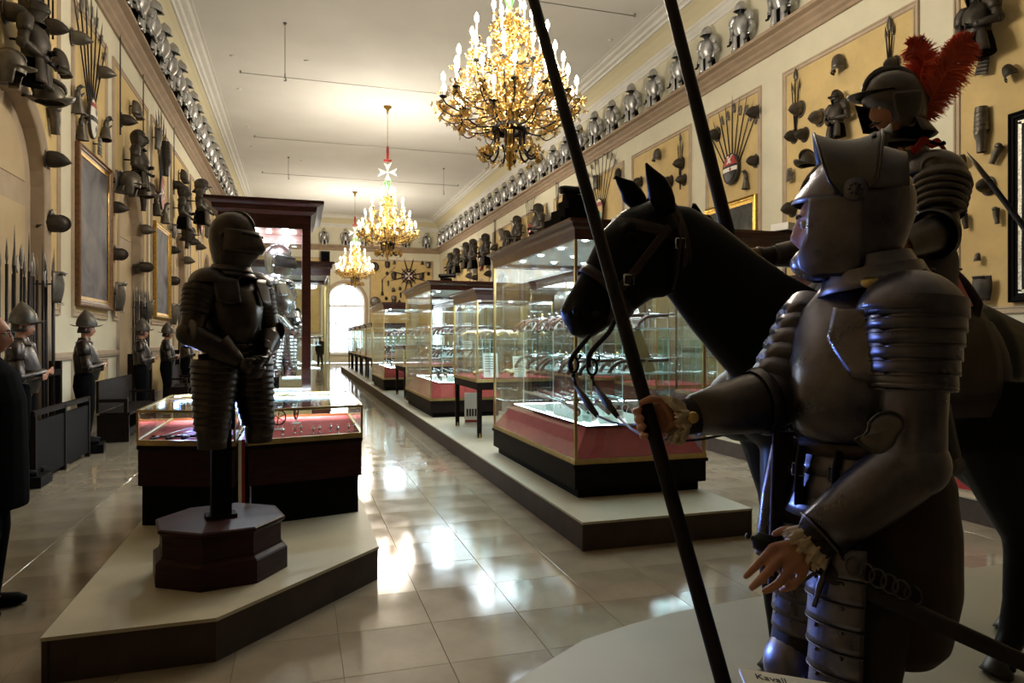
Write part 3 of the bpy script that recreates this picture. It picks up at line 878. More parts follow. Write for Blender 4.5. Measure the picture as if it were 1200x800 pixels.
def spear_parts(par, ln, head=.22, style=0, r=.014):
    b = MB(); b.tube([(0, 0, 0), (0, 0, ln)], [r, r * .8], 6); b.build('shaft', 'pole_wood', par)
    b = MB(); z = ln
    if style == 0:
        R = [[Vector((x * .5, 0, zz)), Vector((0, x, zz)), Vector((-x * .5, 0, zz)), Vector((0, -x, zz))] for x, zz in ((.012, z), (.034, z + head * .25), (.022, z + head * .6), (.002, z + head))]
        b.rings(R)
    elif style == 1:
        b.prism([(-.006, -.03), (.006, -.03), (.006, .03), (-.006, .03)], z, z + .02)
        b.lathe([(.012, z - .05), (.016, z), (.05, z + head * .25), (.06, z + head * .4), (.035, z + head * .75), (.002, z + head)], 6, sx=.3)
    else:
        b.lathe([(.012, z - .05), (.014, z + .05), (.008, z + head), (.001, z + head * 1.6)], 6)
        b.M = trm((0, 0, z)); b.patch(lambda u, v: (0, lerp(.01, .10, v) , lerp(-.06, .10, u) * (1 + v * .4)), 4, 2, .006)
    b.build('spear_head', 'trophy_iron_grey', par)
def P_spear(par, ln=1.7, style=0): spear_parts(par, ln, .22 if style != 1 else .26, style)

def shield_oval(par, rx, ry, paint):
    """paint: list of (name, material, polygon in y-z) laid 3 mm proud"""
    b = MB()
    b.M = Matrix(((0, 0, 1, 0), (1, 0, 0, 0), (0, 1, 0, 0), (0, 0, 0, 1)))
    R = [[Vector((rx * k * math.cos(2 * PI * j / 28), ry * k * math.sin(2 * PI * j / 28), z)) for j in range(28)] for k, z in ((1, -.03), (1.0, 0), (.96, .014), (.7, .035), (.35, .045), (.01, .05))]
    b.rings(R, True).build('shield_board', paint[0], par)
    b = MB(); b.M = Matrix(((0, 0, 1, 0), (1, 0, 0, 0), (0, 1, 0, 0), (0, 0, 0, 1)))
    b.rings([[Vector((rx * k * math.cos(2 * PI * j / 28), ry * k * math.sin(2 * PI * j / 28), z)) for j in range(28)] for k, z in ((1.02, -.03), (1.03, .012), (.97, .022), (.95, .012))], False).build('shield_rim', 'trophy_iron', par)
    def dome(y, z):
        k = min(1, math.hypot(y / rx, z / ry))
        pts = [(0, .05), (.35, .045), (.7, .035), (.96, .014), (1.0, .0)]
        for (a, xa), (c, xc) in zip(pts, pts[1:]):
            if k <= c + 1e-9: return lerp(xa, xc, (k - a) / (c - a)) + .004
        return .004
    for nm, m, poly in paint[1:]:
        # triangulated strip grid: subdivide polygon (convex quads) over the dome
        b = MB()
        p = [Vector((y, z)) for y, z in poly]
        if len(p) == 3: p.append(p[2])
        b.patch(lambda u, v: (lambda q: (dome(q.x, q.y), q.x, q.y))(p[0].lerp(p[1], u).lerp(p[3].lerp(p[2], u), v)), 8, 5)
        b.build(nm, m, par)
def clipband(rx, ry, z0, z1, n=8):
    """quad of a horizontal band across the oval"""
    y0 = rx * .97 * math.sqrt(max(0, 1 - (z0 / ry) ** 2)); y1 = rx * .97 * math.sqrt(max(0, 1 - (z1 / ry) ** 2))
    return [(-y0, z0), (y0, z0), (y1, z1), (-y1, z1)]
def cross8(s):
    """eight-pointed cross: four arms as quads"""
    out = []
    for k in range(4):
        c, q = math.cos(k * PI / 2), math.sin(k * PI / 2)
        for sg in (1, -1):
            P_ = [(0, 0), (s * .10 * sg, s * .35), (s * .42 * sg, s), (0, s * .72)]
            out.append([(x * c - z * q, x * q + z * c) for x, z in P_])
    return out

PROTO = {}
def place(kind, fn, loc, R, label, cat, group=None, scale=1.0, name=None):
    """one wall piece: the first is built, the others are copies with their parts"""
    e = R.to_euler() if R is not None else (0, 0, 0)
    if kind not in PROTO:
        o = thing(name or kind, label, cat, (0, 0, 0), 0, group)
        fn(o); PROTO[kind] = o
        o.location = loc; o.rotation_euler = e; o.scale = (scale,) * 3
        return o
    o = dup(PROTO[kind], loc, e, label, None, scale)
    if group: o['group'] = group
    elif 'group' in o: del o['group']
    o['category'] = cat
    return o

# ================================================================== SILVERY HALF ARMOURS ALONG THE LEDGE
ledge0 = thing('half_armour', 'x', 'armour', (0, 0, 0), 0, 'half armours standing along the ledge')
P_half('silver_paint', 'cabasset', ledge0)
ledge_used = [False]
def ledge_fig(x, y, rz, label, sc=1.0, lean=.08):
    if not ledge_used[0]:
        o = ledge0; ledge_used[0] = True
        o.location = (x, y, LEDGE_Z + .002); o.rotation_euler = (0, lean, rz); o.scale = (sc,) * 3; o['label'] = label
    else:
        dup(ledge0, (x, y, LEDGE_Z + .002), (0, lean, rz), label, None, sc)
k = 0
for i in range(29):
    y = 10.25 + 1.283 * i
    if y > 46.6: break
    ledge_fig(XR - .22, y, PI + .25 + random.uniform(-.12, .12), 'silvery half armour with pointed helmet, %s from the near end of the right-hand ledge' % ordinal(i), random.uniform(.93, 1.0))
for i in range(24):
    y = 12.0 + 1.15 * i
    ledge_fig(XL + .24, y, random.uniform(-.15, .15), 'silvery half armour with pointed helmet, %s from the near end of the left-hand ledge' % ordinal(i), random.uniform(.97, 1.03), .2)
for i, x in enumerate((-2.2, -.9, .35, 1.62, 2.99, 4.3, 5.65, 7.0, 8.40)):
    ledge_fig(x, YE - .2, -PI / 2, 'silvery half armour on the end-wall ledge, %s from the left corner' % ordinal(i), .98)

# ================================================================== TROPHIES ON THE WALLS
def wall_R(side, mode):
    n = {'L': V3((1, 0, 0)), 'R': V3((-1, 0, 0)), 'E': V3((0, -1, 0))}[side]
    rz = {'L': 0.0, 'R': PI, 'E': -PI / 2}[side]
    if mode == 'out':
        return frame_to(n, (0, 0, 1)), n
    return Matrix.Rotation(rz, 4, 'Z'), n
def put(side, kind, px, py, label, sc=1.0, tilt=0.0, e=None, cat=None, m=None):
    base, _, mode = kind.partition(':')
    R, n = wall_R(side, mode)
    off = {'out': .03, 'up': .25 * sc}.get(mode, .09)
    if base in ('half', 'half_visored'): off = max(e or 0, .255 * sc); e = None
    if e is not None: off = e
    if mode == 'out': sc *= .62 if side == 'L' else .78
    if mode == 'out' and base == 'morion': base = 'cabasset'
    mid = off + (.16 * sc if mode == 'out' else 0)
    p = {'L': lambda: at_x(px, py, XL + mid), 'R': lambda: at_x(px, py, XR - mid), 'E': lambda: at_y(px, py, YE - mid)}[side]()
    if mode == 'out':
        p -= n * (.16 * sc)
        R = R @ Matrix.Rotation(tilt, 4, 'Z')
    else:
        R = R @ Matrix.Rotation(tilt, 4, 'X')
        if mode == 'up': p = p - V3((0, 0, .09 * sc))
        if base in ('half', 'half_visored'): p = p - V3((0, 0, .55 * sc))
        if base == 'gauntlet': p = p - V3((0, 0, .15 * sc))
    mm = m or random.choice(['trophy_iron', 'trophy_iron', 'trophy_iron_grey'])
    fn = {'morion': lambda o: P_morion(mm, o), 'cabasset': lambda o: P_cabasset(mm, o), 'burgonet': lambda o: P_burgonet(mm, o), 'visor': lambda o: P_visor(mm, o),
          'gauntlet': lambda o: P_gauntlet(mm, o), 'vambrace': lambda o: P_vambrace(mm, o), 'tasset': lambda o: P_tasset(mm, o), 'plate': lambda o: P_plate(mm, o),
          'leg': lambda o: P_leg(mm, o), 'half': lambda o: P_half('trophy_iron', 'burgonet', o, arms='cross'), 'half_visored': lambda o: P_half('trophy_iron', 'visored', o, arms='cross')}[base]
    build_ = fn
    def fn(o):
        build_(o)
        MB().tube([(0, 0, .02), (0, 0, -.06)] if mode == 'out' else [(.0, 0, .05), (-.09 / sc if mode == '' else -.25, 0, .05)], .012, 6).build('peg', 'black_iron', o)
        if base in ('half', 'half_visored'): MB().tube([(0, 0, .55), (-.255, 0, .55)], .015, 6).build('peg', 'black_iron', o)
    nm = {'half': 'trophy_armour', 'half_visored': 'trophy_armour', 'plate': 'breastplate', 'visor': 'helmet_bowl', 'leg': 'leg_harness'}.get(base, base)
    c = cat or {'morion': 'helmet', 'cabasset': 'helmet', 'burgonet': 'helmet', 'visor': 'helmet', 'gauntlet': 'gauntlet', 'vambrace': 'arm guard', 'tasset': 'thigh guard', 'plate': 'breastplate', 'leg': 'leg armour'}.get(base, 'armour')
    o = place(base + '_' + mode + '_' + mm, fn, p, R, label, c, None, sc, nm)
    if mode == 'out': o.scale = (sc * .95, sc * 1.05, sc * (1.4 if side == 'L' else 1.2))
    return o

def spear_at(side, px, py, ln, ang, label, style=0, e=.06, cat='spear', group=None, dz=0.0):
    """bottom of the shaft at the pixel, leaning by ang in the wall plane (positive to the right of the picture)"""
    R, n = wall_R(side, '')
    p = {'L': lambda: at_x(px, py, XL + e), 'R': lambda: at_x(px, py, XR - e), 'E': lambda: at_y(px, py, YE - e)}[side]()
    p.z += dz
    return place('spear_%d_%.1f' % (style, ln), lambda o: P_spear(o, ln, style), p, R @ Matrix.Rotation({'L': -ang, 'R': ang, 'E': ang}[side], 4, 'X'), label, cat, group, 1.0, 'spear')
def fan(side, px, py, name, n=7, ln=1.5, spread=.62, style=2):
    for i in range(n):
        a = lerp(-spread, spread, i / (n - 1))
        spear_at(side, px, py, ln * (1 - .12 * abs(a) / spread) // .1 * .1, a, 'thin spear fanned behind %s, %s from the left' % (name, ordinal(i)), style, .05 + .008 * (i % 2), 'spear', 'spears fanned behind ' + name)
def trio(side, px, py, name, ln=1.2):
    for i, a in enumerate((-.10, 0.0, .10)):
        spear_at(side, px, py, round(ln * (1.0 if i == 1 else .82), 1), a, '%s of three short spears %s' % (['left', 'middle', 'right'][i], name), 1 if i == 1 else 0, .05 + .01 * i)

# ---- left wall, panel over the first arch
put('L', 'half_visored', 38, 48, 'large dark trophy of crossed empty arms and cuirass above the near left arch', 1.0, .0, .25)
put('L', 'morion:out', 68, 32, 'dark morion pointing off the wall right of the crossed-arm trophy, upper left corner', 1.35)
put('L', 'morion:out', 22, 15, 'dark morion pointing off the wall at the very top left', 1.35)
put('L', 'burgonet:up', 10, 72, 'dark pointed helmet beside the near left arch crown', 1.15)
put('L', 'visor:', 66, 72, 'dark helmet shell hanging below the top left morion', 1.3)
put('L', 'morion:up', 58, 110, 'dark morion on a peg at the shoulder of the near left arch', 1.25)
put('L', 'vambrace:', 64, 142, 'dark arm guard under the peg-hung morion by the near left arch', 1.05, .3)
put('L', 'morion:out', 69, 187, 'dark morion pointing off the wall left of the large brown-framed painting', 1.4)
put('L', 'burgonet:out', 71, 262, 'dark burgonet pointing off the wall left of the brown-framed painting, lower', 1.4)
for i, px in enumerate((51, 57, 62)):
    spear_at('L', px, 46, 1.9, 0, '%s of three upright spears beside the top left morion' % ['left', 'middle', 'right'][i], 0, .06 + .01 * i)
# ---- left wall, shield panel over the first painting
put('L', 'morion:out', 97, 45, 'dark morion high on the panel above the diamond-painted shield', 1.3)
put('L', 'morion:out', 126, 85, 'dark morion pointing off the wall right of the diamond-painted shield', 1.3)
put('L', 'gauntlet:', 92, 119, 'dark gauntlet left of the diamond-painted shield, upper', 1.3, .15)
put('L', 'gauntlet:', 96, 151, 'grey gauntlet left of the diamond-painted shield, lower', 1.25, .1)
put('L', 'gauntlet:', 123, 151, 'dark gauntlet right of the diamond-painted shield', 1.35, -.25)
put('L', 'tasset:', 115, 172, 'dark thigh guard between the diamond-painted shield and the painting', .95)
fan('L', 107, 146, 'the diamond-painted shield', 7, 2.0, .5)
def shield(side, px, py, rx, ry, label, paint, name='shield'):
    R, n = wall_R(side, '')
    p = {'L': lambda: at_x(px, py, XL + .13), 'R': lambda: at_x(px, py, XR - .13), 'E': lambda: at_y(px, py, YE - .13)}[side]()
    t = thing(name, label, 'shield', p, R.to_euler().z)
    shield_oval(t, rx, ry, paint)
    MB().tube([(-.01, 0, 0), (-.125, 0, 0)], .02, 6).build('peg', 'black_iron', t)
    return t
D = lambda y, z, s: [(y, z - s * 1.5), (y + s, z), (y, z + s * 1.5), (y - s, z)]
shield('L', 109, 139, .22, .33, 'oval white shield with red stripe and black diamonds on the left wall', ['white_paint', ('stripe', 'red_paint', clipband(.22, .33, .17, .25)), ('black_band', 'black_iron', clipband(.22, .33, -.07, .01)),
       ('diamond', 'black_iron', D(.02, .1, .05)), ('diamond', 'black_iron', D(.02, -.17, .05))])
# ---- left wall, second arch panel
spear_at('L', 141, 158, 1.9, 0, 'upright spear left of the grey helmet on the second left arch panel', 0)
put('L', 'visor:', 157, 128, 'grey helmet shell at the top of the second left arch panel', 1.3, m='trophy_iron_grey')
put('L', 'morion:out', 152, 141, 'dark morion below the grey helmet shell on the second left arch panel', 1.35)
put('L', 'half_visored', 162, 188, 'dark trophy of crossed empty arms above the second left arch', 1.05, 0, .25)
spear_at('L', 168, 168, 1.4, 0, 'upright spear right of the second left trophy', 1)
put('L', 'burgonet:up', 152, 211, 'dark helmet hanging low on the second left trophy', 1.3)
put('L', 'morion:up', 171, 224, 'dark morion on a peg right of the second left arch', 1.25)
put('L', 'vambrace:', 168, 238, 'dark arm guard below the peg-hung morion right of the second left arch', 1.0, .1)
put('L', 'plate:', 136, 212, 'grey breastplate left of the second left arch', .85, m='trophy_iron_grey')
put('L', 'morion:out', 141, 243, 'dark morion pointing off the wall right of the large brown-framed painting', 1.35)
put('L', 'burgonet:out', 142, 298, 'dark burgonet pointing off the wall right of the large painting, middle', 1.3)
put('L', 'plate:', 137, 348, 'grey breastplate right of the large painting, lowest', 1.25, m='trophy_iron_grey')
# ---- left wall, red shield panel
put('L', 'plate:', 182, 164, 'dark plate at the top of the red shield panel on the left wall', 1.2)
put('L', 'leg:', 194, 186, 'dark laminated leg guard right of the red shield', 1.3)
fan('L', 189, 228, 'the red shield on the left wall', 5, 2.0, .35)
shield('L', 190, 226, .25, .42, 'oval red shield with a white cross emblem on the left wall', ['red_paint'] + [('cross_arm', 'white_paint', q) for q in cross8(.2)])
put('L', 'gauntlet:', 183, 241, 'dark gauntlet above the gilt painting, left', 1.6)
put('L', 'gauntlet:', 193, 251, 'grey gauntlet above the gilt painting, right', 1.6, m='trophy_iron_grey')
put('L', 'morion:out', 174, 269, 'dark morion pointing off the wall left of the gilt-framed left painting', 1.35)
put('L', 'burgonet:out', 173, 313, 'dark burgonet left of the gilt-framed left painting, lower', 1.3)
# ---- left wall, third arch panel and beyond
spear_at('L', 204, 228, 2.0, 0, 'upright spear on the third left arch panel', 0)
put('L', 'visor:', 213, 206, 'dark helmet shell at the top of the third left arch panel', 1.4)
put('L', 'morion:out', 211, 217, 'dark morion at the top of the third left arch panel', 1.5)
put('L', 'half_visored', 215, 244, 'dark trophy of crossed empty arms above the third left arch', 1.1, 0, .25)
put('L', 'burgonet:up', 221, 272, 'dark helmet on a peg right of the third left arch', 1.3)
put('L', 'vambrace:', 219, 284, 'dark arm guard right of the third left arch', 1.1)
put('L', 'plate:', 202, 271, 'small dark plate left of the third left arch', .9)
put('L', 'morion:out', 205, 293, 'dark morion right of the gilt-framed left painting, upper', 1.4)
put('L', 'burgonet:out', 205, 329, 'dark burgonet right of the gilt-framed left painting, middle', 1.4)
put('L', 'plate:', 202, 368, 'dark breastplate right of the gilt-framed left painting, lowest', 1.3)
put('L', 'half', 236, 236, 'far dark trophy armour on the left wall just left of the tall case', 1.4, 0, .25)
put('L', 'morion:out', 229, 283, 'far dark morion left of the black stand armour helmet, upper', 1.5)
put('L', 'morion:out', 236, 289, 'far dark morion left of the black stand armour helmet, lower', 1.5)
put('L', 'morion:out', 222, 305, 'far dark morion beside the third left arch, lower', 1.5)
put('L', 'plate:', 240, 268, 'far dark breastplate next to the tall case cornice', 1.5)
shield('L', 236, 258, .3, .5, 'far small red and white oval shield left of the tall case', ['red_paint', ('white_band', 'white_paint', clipband(.3, .5, -.1, .18))])

# ---- right wall, nearest panel
put('R', 'half', 1150, 20, 'dark half armour high on the nearest right-hand panel above the red plume', 1.0, .1, .2)
put('R', 'tasset:', 1153, 76, 'dark laminated plate right of the red plume', .85, -.2)
put('R', 'visor:', 1183, 84, 'dark V-shaped shoulder plate at the right edge beneath the top corner', .8, .5)
put('R', 'leg:', 1150, 152, 'long dark leg harness hung on the nearest right-hand panel', .95)
put('R', 'vambrace:', 1167, 181, 'grey elbow guard right of the long leg harness', .75, -.5, m='trophy_iron_grey')
put('R', 'visor:', 1128, 187, 'dark round cup beside the rider\'s shoulder', .55)
put('R', 'cabasset:out', 1150, 217, 'dark pear-shaped helmet above the pair of small arm guards', 1.0, .3)
put('R', 'vambrace:', 1131, 259, 'small dark arm guard right of the rider\'s elbow', .62, .15)
put('R', 'vambrace:', 1168, 253, 'small grey arm guard left of the dark silver-edged frame', .62, .1, m='trophy_iron_grey')
put('R', 'visor:', 1146, 301, 'small dark ring-like plate below the two small arm guards', .42)
put('R', 'plate:', 1152, 338, 'dark breastplate lowest on the nearest right-hand panel', .8)
# ---- right wall, arch panel behind the rider
put('R', 'visor:', 983, 74, 'brownish helmet shell left of three spears above the rider', 1.15, .2, m='trophy_iron_grey')
trio('R', 1042, 86, 'above the rider\'s helmet', .7)
put('R', 'cabasset:out', 1041, 74, 'round dark boss over the three spears above the rider', 1.0)
trio('R', 932, 160, 'left of the foreground helmet', 1.1)
put('R', 'morion:out', 930, 127, 'dark morion over the three spears left of the foreground helmet', 1.2)
put('R', 'cabasset:out', 924, 159, 'dark helmet low on the three spears, left one', 1.05)
put('R', 'cabasset:out', 936, 157, 'dark helmet low on the three spears, right one', 1.05)
put('R', 'cabasset:out', 953, 137, 'dark pear-shaped helmet between the spears and the small trophy armour', 1.2)
put('R', 'half', 981, 133, 'small dark trophy armour behind the foreground man\'s raised visor', .8, 0, .15)
put('R', 'morion:up', 946, 187, 'dark morion on a peg left of the foreground helmet', 1.2)
put('R', 'tasset:', 926, 205, 'grey laminated plate left of the foreground helmet', .8, m='trophy_iron_grey')
put('R', 'cabasset:out', 921, 244, 'dark pear-shaped helmet just above the tall right case', 1.2)
# ---- right wall, painted shield over the gilt painting
put('R', 'cabasset:out', 880, 131, 'dark pear-shaped helmet above the black and red shield', 1.2)
put('R', 'cabasset:out', 834, 157, 'dark pear-shaped helmet behind the rider\'s lance', 1.2)
put('R', 'cabasset:out', 879, 188, 'dark helmet right of the black and red shield', 1.1, .4)
put('R', 'gauntlet:', 874, 212, 'grey gauntlet right of the black and red shield', 1.2, m='trophy_iron_grey')
fan('R', 858, 212, 'the black and red shield', 9, 1.6, .6)
shield('R', 856, 198, .28, .34, 'oval black and red shield with a white band on the right wall', ['black_iron', ('red_top', 'red_paint', clipband(.28, .34, .08, .29)), ('white_bar', 'white_paint', clipband(.28, .34, -.06, .03)),
       ('white_stripe', 'white_paint', [(-.1, .12), (-.03, .12), (.12, .3), (.06, .31)]), ('white_stripe', 'white_paint', [(.03, .12), (.1, .12), (-.06, .31), (-.12, .28)]), ('red_mark', 'red_paint', D(.06, -.02, .04))])
# ---- right wall, further panels
put('R', 'visor:', 771, 181, 'brownish helmet shell above the horse\'s nearer ear', 1.15, m='trophy_iron_grey')
trio('R', 797, 222, 'above the horse\'s neck', 1.2)
put('R', 'morion:out', 793, 191, 'dark morion over the three spears above the horse\'s neck', 1.2)
put('R', 'cabasset:out', 780, 212, 'dark pear-shaped helmet right of the horse\'s ears', 1.2)
put('R', 'morion:out', 796, 210, 'dark morion lower on the three spears above the horse\'s neck', 1.1)
put('R', 'morion:out', 745, 213, 'dark morion seen between the horse\'s two ears', 1.2)
fan('R', 704, 258, 'the red, white and green shield', 8, 2.2, .55)
shield('R', 702, 248, .3, .42, 'oval red, white, ochre and green shield on the right wall', ['ochre_paint', ('red_top', 'red_paint', clipband(.3, .42, .16, .3)), ('white_arc', 'white_paint', clipband(.3, .42, .3, .4)), ('green_half', 'green_paint', clipband(.3, .42, -.36, -.06))])
put('R', 'plate:', 699, 214, 'dark plate above the red, white and green shield', 1.0)
put('R', 'visor:', 725, 203, 'dark helmet shell just left of the horse\'s far ear', 1.1)
trio('R', 653, 262, 'behind the stepped stand on the big case', 2.0)
put('R', 'morion:out', 648, 255, 'dark morion left of the stepped stand on the big case', 1.4)
put('R', 'visor:', 664, 235, 'grey helmet shell above the stepped stand on the big case', 1.5, m='trophy_iron_grey')
put('R', 'half', 655, 271, 'dark trophy armour half hidden by the big case cornice', 1.0, 0, .2)
put('R', 'half', 606, 272, 'far dark trophy armour left of the red shield over the big case', 1.35, 0, .22)
put('R', 'half', 631, 262, 'far dark trophy armour right of the red shield over the big case', 1.5, 0, .22)
fan('R', 621, 284, 'the far red shield over the big case', 5, 2.2, .3)
shield('R', 621, 275, .3, .5, 'far red shield with white stripes over the big case', ['red_paint', ('white_stripe', 'white_paint', [(-.2, -.2), (-.12, -.26), (.2, .2), (.12, .26)])])
trio('R', 580, 296, 'left above the big case corner', 1.9)
put('R', 'morion:out', 578, 290, 'far dark morion above the left end of the big case', 1.5)
put('R', 'plate:', 588, 275, 'far grey plate above the big case, upper', 1.3, m='trophy_iron_grey')
put('R', 'half', 594, 286, 'far dark trophy armour right of the three spears over the big case', 1.2, 0, .22)
put('R', 'cabasset:out', 585, 294, 'far dark pear-shaped helmet low over the big case', 1.5)
put('R', 'half', 569, 292, 'far dark trophy armour left of the big case, nearest of the far group', 1.5, 0, .22)
shield('R', 563, 304, .35, .6, 'far red and white shield left of the big case', ['red_paint', ('white_band', 'white_paint', clipband(.35, .6, -.1, .2))])
put('R', 'plate:', 571.5, 309, 'far dark plate beside the red and white far shield', 1.1)
put('R', 'morion:out', 570, 320.5, 'far dark morion beside the red and white far shield, lower', 1.5)
put('R', 'half', 554.5, 297, 'far dark trophy armour, second left of the big case', 1.5, 0, .22)
put('R', 'half', 546, 299, 'far dark trophy armour, third left of the big case', 1.4, 0, .22)
put('R', 'plate:', 557, 316, 'far dark plate under the second far trophy armour', 1.1)
put('R', 'plate:', 549, 313, 'far dark plate under the third far trophy armour', 1.1)
put('R', 'morion:out', 548, 323, 'far dark morion under the third far trophy armour', 1.5)
put('R', 'morion:out', 555, 325, 'far dark morion under the second far trophy armour', 1.5)
put('R', 'half', 535, 305, 'far dark trophy armour, next to last before the end wall', 1.4, 0, .22)
put('R', 'half', 528, 310, 'far dark trophy armour nearest the end wall on the right', 1.4, 0, .22)
put('R', 'plate:', 537, 318, 'far dark plate nearest the end wall on the right', 1.1)

# ---- end wall
c0 = at_y(479, 323.5, YE - .1)
for i in range(12):
    a = 2 * PI * (i + .5) / 12 if i % 1 == 0 else 0
    ln = 1.3 if i % 3 != 1 else .75
    o = place('star_blade_%.2f' % ln, lambda q: (MB().tube([(0, 0, .1), (0, 0, .45)], .05, 6).build('grip', 'pole_wood', q), MB().box((0, 0, .47), (.03, .3, .05)).build('guard', 'trophy_iron', q),
              MB().tube([(0, 0, .47), (0, 0, ln * .8), (0, 0, ln)], [.05, .035, .004], 4).build('blade', 'trophy_iron', q)), c0, Matrix.Rotation(-PI / 2, 4, 'Z') @ Matrix.Rotation(a, 4, 'X'),
              'blade in the star around the round cross shield on the end wall, %s clockwise' % ordinal(i), 'sword', 'blades of the star on the end wall', 1.0, 'sword')
def round_shield(px, py, r, label, m, cross=False):
    p = at_y(px, py, YE - .12)
    t = thing('round_shield', label, 'shield', p, -PI / 2)
    MB().tube([(-.01, 0, 0), (-.118, 0, 0)], .02, 6).build('peg', 'black_iron', t)
    shield_oval(t, r, r, [m] + ([('cross_arm', 'white_paint', q) for q in cross8(r * .8)] if cross else []))
round_shield(479, 323.5, .36, 'round dark shield with a white eight-pointed cross on the end wall', 'maroon_paint', True)
round_shield(438.5, 312.5, .32, 'plain round dark shield, upper, right of the far window', 'trophy_iron')
round_shield(440, 353.5, .34, 'round grey shield, lower, right of the far window', 'trophy_iron_grey')
EW = [('plate:', 454, 310, 'upper left'), ('visor:', 462, 307.5, 'top, left of the star'), ('visor:', 495, 308, 'top, right of the star'), ('plate:', 502, 310.5, 'upper right'), ('cabasset:out', 454, 320, 'left, second down'),
      ('plate:', 461.5, 323, 'left of the star points'), ('plate:', 494, 323.5, 'right of the star points'), ('cabasset:out', 502.5, 320.5, 'right, second down'), ('vambrace:', 455, 332, 'left, third down'), ('burgonet:up', 461, 338.5, 'lower left of the star'),
      ('cabasset:out', 469, 338, 'below the star, left'), ('morion:out', 478, 340.5, 'directly below the star'), ('cabasset:out', 490, 337, 'below the star, right'), ('cabasset:out', 453, 349.5, 'bottom left'), ('plate:', 461.5, 350, 'bottom, second from left'),
      ('vambrace:', 469.5, 346, 'bottom, third from left'), ('morion:up', 468, 353.5, 'bottom, above the far case')]
for kd, px, py, wh in EW:
    nm = {'plate': 'breastplate', 'visor': 'shoulder plate', 'cabasset': 'pear-shaped helmet', 'vambrace': 'arm guard', 'burgonet': 'burgonet', 'morion': 'morion'}[kd.partition(':')[0]]
    put('E', kd, px, py, 'far dark %s on the end-wall panel, %s' % (nm, wh), .95)
t = thing('mace', 'long dark mace hanging right of the far window', 'mace', at_y(448, 346, YE - .08), -PI / 2)
MB().tube([(0, 0, 0), (0, 0, .2), (0, 0, .25), (0, 0, .9)], [.1, .1, .05, .03], 8).build('mace_head', 'trophy_iron', t)
MB().tube([(0, 0, .9), (0, 0, 1.1)], [.045, .03], 6).build('grip', 'pole_wood', t)
spear_at('E', 447.5, 328, 1.1, -.78, 'slanting dark blade right of the lowest chandelier on the end wall', 0)

# ---- framed paintings
def painting(side, a0, a1, z0, z1, label, fm, canvas, fw=.1, inner=None):
    c = wall_pt(side, (a0 + a1) / 2, (z0 + z1) / 2, .03)
    t = thing('framed_painting', label, 'painting', c, {'L': 0, 'R': PI, 'E': -PI / 2}[side])
    hw, hz = (a1 - a0) / 2, (z1 - z0) / 2
    prof = [(0, 0), (0, .07), (.02, .085), (.045, .06), (.07, .06), (.085, .04), (fw, .03), (fw, 0)]
    def ring(sy, sz): return [Vector((d, sy * (hw - o), sz * (hz - o))) for o, d in prof]
    R = [ring(-1, -1), ring(1, -1), ring(1, 1), ring(-1, 1)]
    MB().rings(R + [R[0]], False, False, True).build('frame', fm, t)
    if inner:
        b = MB()
        for (y0, y1, w0, w1) in ((-hw + fw - .02, hw - fw + .02, -hz + fw - .02, -hz + fw + .03), (-hw + fw - .02, hw - fw + .02, hz - fw - .03, hz - fw + .02), (-hw + fw - .02, -hw + fw + .03, -hz + fw, hz - fw), (hw - fw - .03, hw - fw + .02, -hz + fw, hz - fw)):
            b.bb(.02, .04, y0, y1, w0, w1)
        b.build('inner_slip', inner, t)
    MB().bb(0, .022, -hw + fw - .01, hw - fw + .01, -hz + fw - .01, hz - fw + .01).build('canvas', canvas, t)
painting('L', 12.43, 14.45, 2.12, 4.72, 'large full-length painting in a dark brown and gold beaded frame, near left wall', 'brown_frame', 'canvas_grey', .14, 'gold_frame')
painting('L', 18.55, 20.58, 2.13, 4.48, 'tall greyish painting in a gilt frame, second along the left wall', 'gold_frame', 'canvas_grey', .12)
painting('R', 12.55, 14.47, 2.1, 4.7, 'dark painting in a bright gilt frame above the horse\'s neck', 'gold_frame', 'canvas_dark', .15)
painting('R', 4.9, 7.06, 2.1, 4.68, 'dark picture in a black frame with silver beading at the right edge', 'black_wood', 'canvas_dark', .14, 'silver_frame')
painting('R', 19.0, 21.1, 2.0, 3.55, 'small landscape in a gold frame seen through the big case', 'gold_frame', 'canvas_grey', .12)

# ---- spear racks along the left wall
def rack(y0, y1, n, ztop, label, where):
    t = thing('spear_rack', label, 'rack', (XL + .2, (y0 + y1) / 2, 0))
    h = (y1 - y0) / 2
    for z in (.12, 1.15):
        MB().bb(-.08, .08, -h, h, z - .04, z + .04).build('rail', 'dark_wood', t)
    for s_ in (-1, 1):
        MB().bb(-.07, .07, s_ * h - .04, s_ * h + .04, 0, 1.3).build('post', 'dark_wood', t)
    MB().bb(-.12, .1, -h, h, 0, .08).build('foot', 'dark_wood', t)
    for i in range(n):
        y = lerp(y0 + .08, y1 - .08, i / (n - 1)) + random.uniform(-.03, .03)
        st = [0, 1, 0, 2][i % 4]
        o = place('rack_spear_%d' % st, lambda q: spear_parts(q, 2.18, .3, st, .02), (XL + .21 + random.uniform(-.03, .03), y, .16 + random.uniform(0, ztop - 2.5)), Matrix.Rotation(random.uniform(-.02, .02), 4, 'X'),
                  'upright spear in the rack %s, %s from the near end' % (where, ordinal(i)), 'spear', 'spears in the rack ' + where, 1.0, 'spear')
rack(8.9, 10.95, 16, 2.62, 'dark wooden rack of upright spears at the near left arch', 'at the near left arch')
rack(15.5, 17.1, 11, 2.6, 'dark wooden rack of upright spears at the second left arch', 'at the second left arch')
rack(20.9, 22.9, 8, 2.6, 'dark wooden rack of upright spears at the third left arch', 'at the third left arch')
p = at_x(64, 337, XL + .3)
